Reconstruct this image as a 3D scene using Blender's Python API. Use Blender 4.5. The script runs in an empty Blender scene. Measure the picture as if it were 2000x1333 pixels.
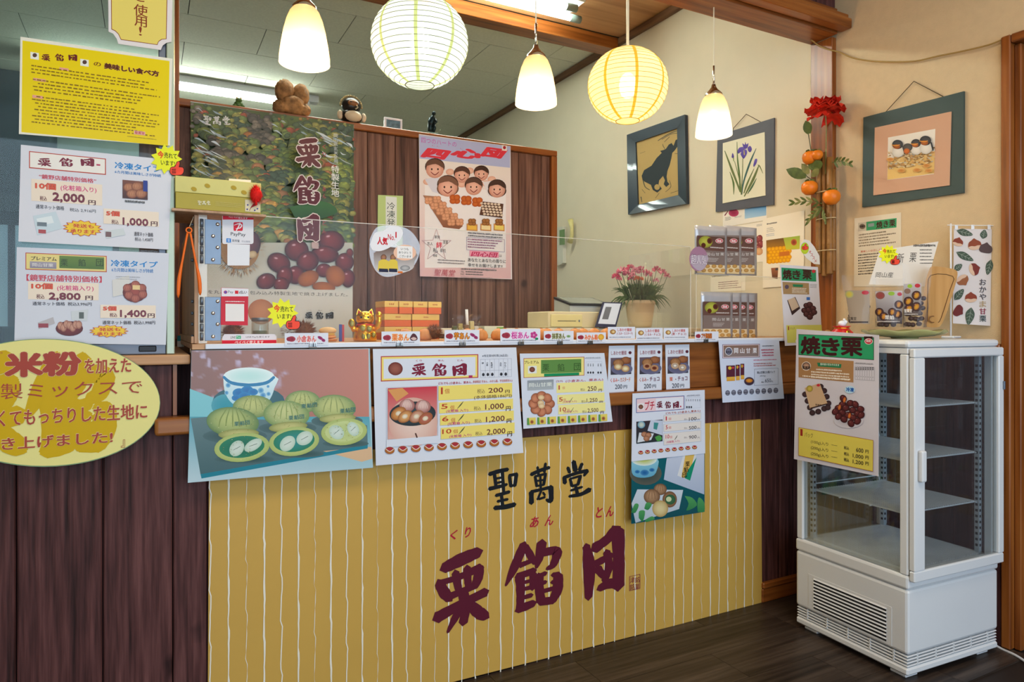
import bpy, bmesh, math, random
from mathutils import Vector, Matrix
from mathutils.geometry import tessellate_polygon
random.seed(7)
S = bpy.context.scene
C = S.collection
R = math.radians
PI = math.pi

# ------------------------------------------------------------------ camera
F, CX, HY, EYE, YAW = 1340.0, 1000.0, 638.0, 1.18, R(28)
cam = bpy.data.cameras.new('camera')
cam.sensor_width = 36.0
cam.lens = F / 2000 * 36
cam.shift_y = -(666.5 - HY) / 2000
cam.clip_start = 0.05
cam_o = bpy.data.objects.new('camera', cam)
cam_o.location = (0, 0, EYE)
cam_o.rotation_euler = (R(90), 0, -YAW)
C.objects.link(cam_o)
S.camera = cam_o

# ------------------------------------------------------------------ light
S.view_settings.view_transform = 'Standard'
S.view_settings.look = 'None'
S.view_settings.gamma = 1
S.view_settings.use_curve_mapping = False
S.view_settings.exposure = 0.0
S.cycles.use_denoising = True
S.cycles.max_bounces = 8
S.cycles.transparent_max_bounces = 16
world = bpy.data.worlds.new('world')
S.world = world
world.use_nodes = True
world.node_tree.nodes['Background'].inputs[0].default_value = (0.80, 0.90, 1.0, 1)
world.node_tree.nodes['Background'].inputs[1].default_value = 0.55


def area(name, loc, rot, sx, sy, power, col):
    l = bpy.data.lights.new(name, 'AREA')
    l.shape = 'RECTANGLE'
    l.size, l.size_y, l.energy, l.color = sx, sy, power, col
    o = bpy.data.objects.new(name, l)
    o.location, o.rotation_euler = loc, rot
    C.objects.link(o)
    return o


# daylight through the glazed shop front behind the customer's side
area('shop_front_daylight', (1.2, -2.6, 1.5), (R(90), 0, 0), 5.0, 2.4, 150, (0.62, 0.80, 1.0))
# unseen fill light added under the customer-side ceiling for room light
area('customer_side_fill', (1.0, 0.3, 3.0), (0, 0, 0), 1.6, 0.8, 36, (1.0, 0.84, 0.66))


# ------------------------------------------------------------------ helpers
def lin(c):
    if isinstance(c, str):
        c = c.lstrip('#')
        c = [int(c[i:i + 2], 16) / 255 for i in (0, 2, 4)]
    return [x / 12.92 if x <= 0.04045 else ((x + 0.055) / 1.055) ** 2.4 for x in c]


FW = Vector((math.sin(YAW), math.cos(YAW), 0))
RT = Vector((math.cos(YAW), -math.sin(YAW), 0))


def ray(px, py):
    return FW + RT * ((px - CX) / F) + Vector((0, 0, (HY - py) / F))


def onY(px, py, Y):
    d = ray(px, py)
    return Vector((0, 0, EYE)) + d * (Y / d.y)


def onX(px, py, X):
    d = ray(px, py)
    return Vector((0, 0, EYE)) + d * (X / d.x)


def onP(px, py, p0, n):
    """point of the picture on the upright plane through p0 with normal n"""
    d = ray(px, py)
    e = Vector((0, 0, EYE))
    return e + d * ((Vector(p0) - e).dot(n) / d.dot(n))


def tag(o, label=None, cat=None, group=None, kind=None):
    if label: o['label'] = label
    if cat: o['category'] = cat
    if group: o['group'] = group
    if kind: o['kind'] = kind
    return o


def empty(name, loc, rz=0, label=None, cat=None, group=None, kind=None):
    o = bpy.data.objects.new(name, None)
    o.empty_display_size = 0.05
    o.location = loc
    o.rotation_euler = (0, 0, rz)
    C.objects.link(o)
    return tag(o, label, cat, group, kind)


def copy_tree(o, parent=None):
    c = o.copy()
    C.objects.link(c)
    c.parent = parent
    for ch in list(o.children):
        copy_tree(ch, c)
    return c


def link(name, me, mat, parent=None, loc=None):
    o = bpy.data.objects.new(name, me)
    C.objects.link(o)
    if mat is not None and not me.materials:
        me.materials.append(mat)
    if parent: o.parent = parent
    if loc is not None: o.location = loc
    return o


class MB:
    """collects shapes, builds ONE mesh object"""
    def __init__(s, o=(0, 0, 0)):
        s.bm = bmesh.new()
        s.o = Vector(o)

    def vs(s, pts):
        return [s.bm.verts.new(Vector(p) - s.o) for p in pts]

    def box(s, x0, x1, y0, y1, z0, z1, b=0.0, seg=1):
        v = s.vs([(x, y, z) for z in (z0, z1) for y in (y0, y1) for x in (x0, x1)])
        fs = [s.bm.faces.new([v[i] for i in q]) for q in
              ((0, 2, 3, 1), (4, 5, 7, 6), (0, 1, 5, 4), (2, 6, 7, 3), (0, 4, 6, 2), (1, 3, 7, 5))]
        if b > 0:
            es = list({e for f in fs for e in f.edges})
            bmesh.ops.bevel(s.bm, geom=es, offset=b, segments=seg, affect='EDGES', profile=0.5)
        return s

    def obox(s, c, ax, ay, az, hx, hy, hz, b=0.0):
        """oriented box: centre, three unit axes, half sizes"""
        c, ax, ay, az = Vector(c), Vector(ax), Vector(ay), Vector(az)
        v = s.vs([c + ax * hx * i + ay * hy * j + az * hz * k for k in (-1, 1) for j in (-1, 1) for i in (-1, 1)])
        fs = [s.bm.faces.new([v[i] for i in q]) for q in
              ((0, 2, 3, 1), (4, 5, 7, 6), (0, 1, 5, 4), (2, 6, 7, 3), (0, 4, 6, 2), (1, 3, 7, 5))]
        if b > 0:
            es = list({e for f in fs for e in f.edges})
            bmesh.ops.bevel(s.bm, geom=es, offset=b, segments=2, affect='EDGES', profile=0.5)
        return s

    def tube(s, pts, r, n=8, closed=False, caps=True):
        pts = [Vector(p) for p in pts]
        m = len(pts)
        rs = r if isinstance(r, (list, tuple)) else [r] * m
        rings = []
        up = None
        for i, p in enumerate(pts):
            a = pts[(i - 1) % m] if (i > 0 or closed) else p
            b = pts[(i + 1) % m] if (i < m - 1 or closed) else p
            d = (b - a).normalized()
            if up is None:
                up = Vector((0, 0, 1)) if abs(d.z) < 0.9 else Vector((1, 0, 0))
            u = d.cross(up)
            if u.length < 1e-6: u = d.cross(Vector((0.3, 0.9, 0.1)))
            u.normalize()
            w = u.cross(d).normalized()
            up = w
            rings.append(s.vs([p + (u * math.cos(2 * PI * k / n) + w * math.sin(2 * PI * k / n)) * rs[i] for k in range(n)]))
        for i in range(m if closed else m - 1):
            A, B = rings[i], rings[(i + 1) % m]
            for k in range(n):
                s.bm.faces.new((A[k], A[(k + 1) % n], B[(k + 1) % n], B[k]))
        if caps and not closed:
            s.bm.faces.new(rings[0][::-1])
            s.bm.faces.new(rings[-1])
        return s

    def lathe(s, prof, c=(0, 0, 0), n=24, closed=False):
        c = Vector(c)
        rings = [s.vs([c + Vector((r * math.cos(2 * PI * k / n), r * math.sin(2 * PI * k / n), z)) for k in range(n)]) for r, z in prof]
        for A, B in zip(rings, rings[1:]):
            for k in range(n):
                s.bm.faces.new((A[k], A[(k + 1) % n], B[(k + 1) % n], B[k]))
        if closed:
            s.bm.faces.new(rings[0][::-1])
            s.bm.faces.new(rings[-1])
        return s

    def ell(s, c, rx, ry, rz, u=14, v=8, jit=0.0, rot=None):
        c = Vector(c)
        M = rot or Matrix.Identity(3)
        def P(a, b):
            j = 1 + (random.uniform(-jit, jit) if jit else 0)
            return c + M @ (Vector((rx * math.sin(b) * math.cos(a), ry * math.sin(b) * math.sin(a), rz * math.cos(b))) * j)
        top, bot = s.vs([P(0, 0)])[0], s.vs([P(0, PI)])[0]
        rings = [s.vs([P(2 * PI * i / u, PI * j / v) for i in range(u)]) for j in range(1, v)]
        for i in range(u):
            s.bm.faces.new((top, rings[0][i], rings[0][(i + 1) % u]))
            s.bm.faces.new((bot, rings[-1][(i + 1) % u], rings[-1][i]))
        for A, B in zip(rings, rings[1:]):
            for i in range(u):
                s.bm.faces.new((A[i], B[i], B[(i + 1) % u], A[(i + 1) % u]))
        return s

    def prism(s, pts, off):
        pts = [Vector(p) for p in pts]
        off = Vector(off)
        a = s.vs(pts)
        b = s.vs([p + off for p in pts])
        n = len(pts)
        s.bm.faces.new(a)
        s.bm.faces.new(b[::-1])
        for i in range(n):
            s.bm.faces.new((a[(i + 1) % n], a[i], b[i], b[(i + 1) % n]))
        return s

    def face(s, pts):
        s.bm.faces.new(s.vs(pts))
        return s

    def build(s, name, mat, parent=None, smooth=False, loc=None):
        bmesh.ops.recalc_face_normals(s.bm, faces=s.bm.faces)
        me = bpy.data.meshes.new(name)
        s.bm.to_mesh(me)
        s.bm.free()
        if smooth:
            for p in me.polygons: p.use_smooth = True
        o = link(name, me, mat, parent)
        o.location = loc if loc is not None else (tuple(s.o) if parent is None else (0, 0, 0))
        return o


# ------------------------------------------------------------------ materials
def nodes(name):
    m = bpy.data.materials.new(name)
    m.use_nodes = True
    nt = m.node_tree
    nt.nodes.clear()
    out = nt.nodes.new('ShaderNodeOutputMaterial')
    b = nt.nodes.new('ShaderNodeBsdfPrincipled')
    nt.links.new(b.outputs[0], out.inputs[0])
    return m, nt, b, out


def plain(name, c, rough=0.5, metal=0.0, var=0.06, scale=12, bump=0.0, bscale=80, spec=0.3, trans=0.0, coat=0.0):
    """one colour with a slight procedural variation and optional fine relief"""
    m, nt, b, out = nodes(name)
    tc = nt.nodes.new('ShaderNodeTexCoord')
    n = nt.nodes.new('ShaderNodeTexNoise')
    n.inputs['Scale'].default_value = scale
    n.inputs['Detail'].default_value = 4
    nt.links.new(tc.outputs['Object'], n.inputs['Vector'])
    r = nt.nodes.new('ShaderNodeValToRGB')
    l = lin(c)
    r.color_ramp.elements[0].position = 0.3
    r.color_ramp.elements[1].position = 0.7
    r.color_ramp.elements[0].color = [x * (1 - var) for x in l] + [1]
    r.color_ramp.elements[1].color = [min(1, x * (1 + var)) for x in l] + [1]
    nt.links.new(n.outputs['Fac'], r.inputs[0])
    nt.links.new(r.outputs[0], b.inputs['Base Color'])
    b.inputs['Roughness'].default_value = rough
    b.inputs['Metallic'].default_value = metal
    b.inputs['Specular IOR Level'].default_value = spec
    b.inputs['Coat Weight'].default_value = coat
    if trans: b.inputs['Transmission Weight'].default_value = trans
    if bump:
        n2 = nt.nodes.new('ShaderNodeTexNoise')
        n2.inputs['Scale'].default_value = bscale
        n2.inputs['Detail'].default_value = 6
        nt.links.new(tc.outputs['Object'], n2.inputs['Vector'])
        bp = nt.nodes.new('ShaderNodeBump')
        bp.inputs['Strength'].default_value = bump
        bp.inputs['Distance'].default_value = 0.004
        nt.links.new(n2.outputs['Fac'], bp.inputs['Height'])
        nt.links.new(bp.outputs[0], b.inputs['Normal'])
    return m


def wood(name, dark, mid, light, axis='z', rough=0.45, knots=True, fine=55.0, relief=0.25, coat=0.0, contrast=0.5, ramp=(0.34, 0.68)):
    """board grain running along `axis`, different for every object"""
    m, nt, b, out = nodes(name)
    L = nt.links.new
    tc = nt.nodes.new('ShaderNodeTexCoord')
    oi = nt.nodes.new('ShaderNodeObjectInfo')
    mul = nt.nodes.new('ShaderNodeVectorMath'); mul.operation = 'SCALE'
    mul.inputs[0].default_value = (13.0, 7.0, 19.0)
    L(oi.outputs['Random'], mul.inputs['Scale'])
    add = nt.nodes.new('ShaderNodeVectorMath'); add.operation = 'ADD'
    L(tc.outputs['Object'], add.inputs[0]); L(mul.outputs[0], add.inputs[1])
    mp = nt.nodes.new('ShaderNodeMapping')
    lo = 0.05
    mp.inputs['Scale'].default_value = {'x': (lo, 1, 1), 'y': (1, lo, 1), 'z': (1, 1, lo)}[axis]
    L(add.outputs[0], mp.inputs['Vector'])
    n1 = nt.nodes.new('ShaderNodeTexNoise')
    n1.inputs['Scale'].default_value = 14
    n1.inputs['Detail'].default_value = 5
    n1.inputs['Distortion'].default_value = 0.6
    L(mp.outputs[0], n1.inputs['Vector'])
    n2 = nt.nodes.new('ShaderNodeTexNoise')
    n2.inputs['Scale'].default_value = fine
    n2.inputs['Detail'].default_value = 3
    L(mp.outputs[0], n2.inputs['Vector'])
    mix = nt.nodes.new('ShaderNodeMix')
    mix.inputs[0].default_value = contrast
    L(n1.outputs['Fac'], mix.inputs[2]); L(n2.outputs['Fac'], mix.inputs[3])
    r = nt.nodes.new('ShaderNodeValToRGB')
    e = r.color_ramp.elements
    e[0].position, e[1].position = ramp
    e[0].color = lin(dark) + [1]
    e[1].color = lin(light) + [1]
    k = e.new(0.5); k.color = lin(mid) + [1]
    L(mix.outputs[0], r.inputs[0])
    col = r.outputs[0]
    if knots:
        mp2 = nt.nodes.new('ShaderNodeMapping')
        mp2.inputs['Scale'].default_value = {'x': (0.55, 1, 1), 'y': (1, 0.55, 1), 'z': (1, 1, 0.55)}[axis]
        L(add.outputs[0], mp2.inputs['Vector'])
        n3 = nt.nodes.new('ShaderNodeTexNoise'); n3.inputs['Scale'].default_value = 9
        L(add.outputs[0], n3.inputs['Vector'])
        a2 = nt.nodes.new('ShaderNodeMixRGB'); a2.blend_type = 'ADD'; a2.inputs[0].default_value = 0.05
        L(mp2.outputs[0], a2.inputs[1]); L(n3.outputs['Color'], a2.inputs[2])
        vo = nt.nodes.new('ShaderNodeTexVoronoi'); vo.inputs['Scale'].default_value = 5.0
        L(a2.outputs[0], vo.inputs['Vector'])
        r2 = nt.nodes.new('ShaderNodeValToRGB')
        r2.color_ramp.elements[0].position = 0.05
        r2.color_ramp.elements[1].position = 0.13
        r2.color_ramp.elements[0].color = (0.25, 0.22, 0.22, 1)
        r2.color_ramp.elements[1].color = (1, 1, 1, 1)
        L(vo.outputs['Distance'], r2.inputs[0])
        mm = nt.nodes.new('ShaderNodeMixRGB'); mm.blend_type = 'MULTIPLY'; mm.inputs[0].default_value = 0.85
        L(col, mm.inputs[1]); L(r2.outputs[0], mm.inputs[2])
        col = mm.outputs[0]
    L(col, b.inputs['Base Color'])
    b.inputs['Roughness'].default_value = rough
    b.inputs['Specular IOR Level'].default_value = 0.22
    b.inputs['Coat Weight'].default_value = coat
    b.inputs['Coat Roughness'].default_value = 0.25
    if relief:
        bp = nt.nodes.new('ShaderNodeBump')
        bp.inputs['Strength'].default_value = relief
        bp.inputs['Distance'].default_value = 0.003
        L(n2.outputs['Fac'], bp.inputs['Height'])
        L(bp.outputs[0], b.inputs['Normal'])
    return m


def clear(name, tint=(1, 1, 1), refl=0.08, rough=0.03, haze=0.0, hazec=(0.9, 0.9, 0.9), edge=0.4):
    """thin glass / acrylic / film: see-through with a fresnel reflection and a little haze"""
    m, nt, b, out = nodes(name)
    nt.nodes.remove(b)
    L = nt.links.new
    t = nt.nodes.new('ShaderNodeBsdfTransparent'); t.inputs[0].default_value = list(tint) + [1]
    g = nt.nodes.new('ShaderNodeBsdfGlossy'); g.inputs['Roughness'].default_value = rough
    fr = nt.nodes.new('ShaderNodeFresnel'); fr.inputs[0].default_value = 1.45
    mth = nt.nodes.new('ShaderNodeMath'); mth.operation = 'MULTIPLY'; mth.inputs[1].default_value = refl / 0.04
    L(fr.outputs[0], mth.inputs[0])
    cl = nt.nodes.new('ShaderNodeClamp'); cl.inputs['Max'].default_value = edge
    L(mth.outputs[0], cl.inputs[0])
    mx = nt.nodes.new('ShaderNodeMixShader')
    L(cl.outputs[0], mx.inputs[0]); L(t.outputs[0], mx.inputs[1]); L(g.outputs[0], mx.inputs[2])
    res = mx.outputs[0]
    if haze:
        d = nt.nodes.new('ShaderNodeBsdfDiffuse'); d.inputs[0].default_value = list(hazec) + [1]
        tc = nt.nodes.new('ShaderNodeTexCoord')
        no = nt.nodes.new('ShaderNodeTexNoise'); no.inputs['Scale'].default_value = 6
        L(tc.outputs['Object'], no.inputs['Vector'])
        mr = nt.nodes.new('ShaderNodeMapRange')
        mr.inputs['To Min'].default_value = haze * 0.5; mr.inputs['To Max'].default_value = haze * 1.5
        L(no.outputs['Fac'], mr.inputs[0])
        m2 = nt.nodes.new('ShaderNodeMixShader')
        L(mr.outputs[0], m2.inputs[0]); L(res, m2.inputs[1]); L(d.outputs[0], m2.inputs[2])
        res = m2.outputs[0]
    L(res, out.inputs[0])
    return m


def glow(name, c, strength):
    m, nt, b, out = nodes(name)
    b.inputs['Base Color'].default_value = lin(c) + [1]
    b.inputs['Emission Color'].default_value = lin(c) + [1]
    b.inputs['Emission Strength'].default_value = strength
    return m


def shade_mat(name, c, pass_through=0.35, trans_c=None, self_glow=0.0, rough=0.4):
    """lamp shade: lets the bulb's light through, scattered"""
    m, nt, b, out = nodes(name)
    nt.nodes.remove(b)
    L = nt.links.new
    tl = nt.nodes.new('ShaderNodeBsdfTranslucent'); tl.inputs[0].default_value = [x * 0.62 for x in lin(trans_c or c)] + [1]
    d = nt.nodes.new('ShaderNodeBsdfDiffuse'); d.inputs[0].default_value = lin(c) + [1]
    tp = nt.nodes.new('ShaderNodeBsdfTransparent'); tp.inputs[0].default_value = lin(trans_c or c) + [1]
    m1 = nt.nodes.new('ShaderNodeMixShader'); m1.inputs[0].default_value = 0.35
    L(tl.outputs[0], m1.inputs[1]); L(d.outputs[0], m1.inputs[2])
    m2 = nt.nodes.new('ShaderNodeMixShader'); m2.inputs[0].default_value = pass_through
    L(m1.outputs[0], m2.inputs[1]); L(tp.outputs[0], m2.inputs[2])
    res = m2.outputs[0]
    if self_glow:
        e = nt.nodes.new('ShaderNodeEmission'); e.inputs[0].default_value = lin(trans_c or c) + [1]
        e.inputs[1].default_value = self_glow
        ad = nt.nodes.new('ShaderNodeAddShader')
        L(res, ad.inputs[0]); L(e.outputs[0], ad.inputs[1])
        res = ad.outputs[0]
    L(res, out.inputs[0])
    return m


def print_mat(name, rough=0.35, spec=0.12, coat=0.0):
    m, nt, b, out = nodes(name)
    a = nt.nodes.new('ShaderNodeAttribute')
    a.attribute_name = 'Col'
    nt.links.new(a.outputs['Color'], b.inputs['Base Color'])
    b.inputs['Roughness'].default_value = rough
    b.inputs['Specular IOR Level'].default_value = spec
    b.inputs['Coat Weight'].default_value = coat
    b.inputs['Coat Roughness'].default_value = 0.12
    return m


INK = print_mat('printed_ink', 0.4)
INKG = print_mat('printed_ink_laminated', 0.25, 0.2, 0.03)
PAPERC = {}


def paper(c, rough=0.42, coat=0.0):
    k = (c, rough, coat)
    if k not in PAPERC:
        PAPERC[k] = plain('paper_' + c.lstrip('#'), c, rough, var=0.015, scale=5, coat=coat * .1, spec=.15)
    return PAPERC[k]


# ------------------------------------------------------------------ lettering (glyph outlines -> flat meshes)
GL = {}
_tc = bpy.data.curves.new('glyphs', 'FONT')
_to = bpy.data.objects.new('glyphs', _tc)
C.objects.link(_to)


def glyphs(t, bold=0.0, shear=0.0):
    k = (t, bold, shear)
    if k in GL: return GL[k]
    _tc.body = t
    _tc.offset = bold
    _tc.shear = shear
    _tc.resolution_u = 2
    _tc.space_line = 1.0
    dg = bpy.context.evaluated_depsgraph_get()
    dg.update()
    ev = _to.evaluated_get(dg)
    me = ev.to_mesh()
    vs = [(v.co.x, v.co.y) for v in me.vertices]
    fs = [tuple(p.vertices) for p in me.polygons]
    ev.to_mesh_clear()
    if not vs:
        GL[k] = ([], [])
        return GL[k]
    x0 = min(v[0] for v in vs); x1 = max(v[0] for v in vs)
    y0 = min(v[1] for v in vs); y1 = max(v[1] for v in vs)
    w, h = max(1e-6, x1 - x0), max(1e-6, y1 - y0)
    GL[k] = ([((x - x0) / w, 1 - (y - y0) / h) for x, y in vs], fs)
    return GL[k]


def smooth_path(pts, n=6):
    out = []
    m = len(pts)
    for i in range(m - 1):
        p0, p1, p2, p3 = pts[max(0, i - 1)], pts[i], pts[i + 1], pts[min(m - 1, i + 2)]
        for k in range(n):
            t = k / n
            out.append(tuple(0.5 * (2 * b + (c - a) * t + (2 * a - 5 * b + 4 * c - d) * t * t + (3 * b - a - 3 * c + d) * t ** 3)
                             for a, b, c, d in zip(p0, p1, p2, p3)))
    out.append(tuple(pts[-1]))
    return out


def brush(pts):
    """pts: (x, y, width) control points -> triangulated outline of one brush stroke"""
    p = smooth_path(pts, 5)
    n = len(p)
    L_, R_ = [], []
    for i in range(n):
        a, b = p[max(0, i - 1)], p[min(n - 1, i + 1)]
        dx, dy = b[0] - a[0], b[1] - a[1]
        l = math.hypot(dx, dy) or 1
        w = max(2.0, p[i][2]) / 2 * random.uniform(0.93, 1.05)
        L_.append((p[i][0] - dy / l * w, p[i][1] + dx / l * w))
        R_.append((p[i][0] + dy / l * w, p[i][1] - dx / l * w))
    def cap(q, r, w):
        dx, dy = q[0] - r[0], q[1] - r[1]
        l = math.hypot(dx, dy) or 1
        return (q[0] + dx / l * w * 0.42, q[1] + dy / l * w * 0.42)
    e, s = cap(p[-1], p[-2], p[-1][2]), cap(p[0], p[1], p[0][2])
    vs = L_ + R_ + [e, s]
    fs = [(i, i + 1, n + i + 1, n + i) for i in range(n - 1)] + [(n - 1, 2 * n - 1, 2 * n), (0, n, 2 * n + 1)]
    return vs, fs


# brush-written shop lettering, one stroke per list
_ST = {
 '栗': [[(575,800,50),(690,745,62),(800,700,52)], [(545,890,45),(575,950,50),(615,995,40)], [(560,890,28),(680,855,30),(810,800,40)],
        [(650,830,38),(665,910,36),(675,950,30)], [(725,800,36),(730,880,34),(735,930,30)], [(805,800,45),(795,870,45),(770,925,36)],
        [(600,985,35),(690,950,30),(770,920,30)], [(530,1110,55),(680,1035,45),(845,960,42)], [(700,960,50),(715,1060,46),(700,1150,40)],
        [(690,1045,40),(640,1130,34),(600,1205,14)], [(740,1030,40),(800,1090,55),(850,1120,40)]],
 '餡': [[(1100,630,40),(1040,780,45),(985,900,12)], [(1110,640,30),(1150,720,34),(1170,760,20)], [(1075,770,26),(1140,745,24)],
        [(1075,850,46),(1080,950,40),(1075,1060,36)], [(1060,845,34),(1165,810,34)], [(1160,830,34),(1155,930,28)], [(1085,890,18),(1150,875,18)],
        [(1085,935,20),(1150,920,22)], [(1090,990,20),(1150,975,22)], [(1060,1070,34),(1110,1050,40),(1165,1030,34)],
        [(1215,620,45),(1200,720,40),(1180,790,14)], [(1215,690,36),(1310,680,46),(1290,770,34),(1250,800,20)],
        [(1195,850,46),(1200,940,40),(1210,1020,46)], [(1190,850,24),(1240,830,22)], [(1320,850,44),(1315,950,48),(1280,1025,40)],
        [(1285,845,24),(1325,840,24)], [(1205,1025,38),(1290,1020,38)], [(1215,900,20),(1240,890,20)], [(1215,955,22),(1300,935,22)], [(1280,895,20),(1315,890,20)]],
 '団': [[(1490,655,34),(1510,800,58),(1505,980,38)], [(1545,670,50),(1620,620,44),(1690,555,60)], [(1700,560,60),(1705,750,56),(1700,920,60)],
        [(1575,928,32),(1640,900,46),(1700,905,44)], [(1550,770,36),(1620,735,32),(1660,715,28)], [(1625,695,34),(1640,790,40),(1610,880,30)],
        [(1565,800,40),(1605,850,30)]],
 '聖': [[(872,225,20),(930,205,22),(990,190,20)], [(905,225,18),(915,300,18)], [(955,205,20),(965,330,16)], [(910,250,12),(955,240,12)],
        [(912,277,12),(955,266,12)], [(872,312,20),(950,292,18),(985,280,14)], [(1002,230,18),(1010,290,18)], [(1000,226,16),(1050,214,16)],
        [(1047,218,20),(1036,285,20)], [(1010,290,14),(1040,280,14)], [(915,350,18),(1000,325,18)], [(950,345,18),(957,410,18)],
        [(925,385,14),(990,370,14)], [(907,425,22),(980,415,24),(1035,400,24)]],
 '萬': [[(1140,215,20),(1200,185,20),(1255,165,20)], [(1180,165,14),(1187,215,14)], [(1232,140,16),(1224,195,16)], [(1165,227,16),(1175,290,16)],
        [(1165,227,14),(1235,206,14)], [(1232,210,16),(1220,278,16)], [(1170,257,11),(1225,246,11)], [(1198,215,13),(1202,330,13)],
        [(1172,290,12),(1224,278,12)], [(1140,330,26),(1141,400,26)], [(1140,327,18),(1200,312,18),(1270,292,18)],
        [(1266,292,28),(1266,382,26),(1238,376,14)], [(1200,330,13),(1180,376,13)], [(1190,374,13),(1228,360,13)], [(1216,330,12),(1228,348,12)]],
 '堂': [[(1412,108,26),(1424,168,26)], [(1375,150,18),(1386,182,18)], [(1466,120,18),(1450,162,18)], [(1352,218,22),(1356,256,22)],
        [(1348,220,20),(1430,186,20),(1500,166,20)], [(1498,168,26),(1480,202,14)], [(1390,227,16),(1401,276,16)], [(1390,226,14),(1460,203,14)],
        [(1456,206,18),(1441,262,18)], [(1401,277,15),(1444,262,15)], [(1395,306,15),(1466,281,15)], [(1426,280,18),(1440,342,18)],
        [(1386,346,18),(1460,331,22),(1515,298,28)]],
}
LOGO = {}
for ch, st in _ST.items():
    vs, fs, sb = [], [], []
    sl = 0.16
    fat = 1.42 if ch in '栗餡団' else 1.22
    for s_ in st:
        v, f = brush([(x, y + sl * x, w * fat) for x, y, w in s_])
        n0 = len(vs)
        vs += v
        sb += [len(set(sb))] * len(v)
        fs += [tuple(i + n0 for i in q) for q in f]
    x0 = min(v[0] for v in vs); x1 = max(v[0] for v in vs); y0 = min(v[1] for v in vs); y1 = max(v[1] for v in vs)
    LOGO[ch] = ([((x - x0) / (x1 - x0), (y - y0) / (y1 - y0)) for x, y in vs], fs, sb)


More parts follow.
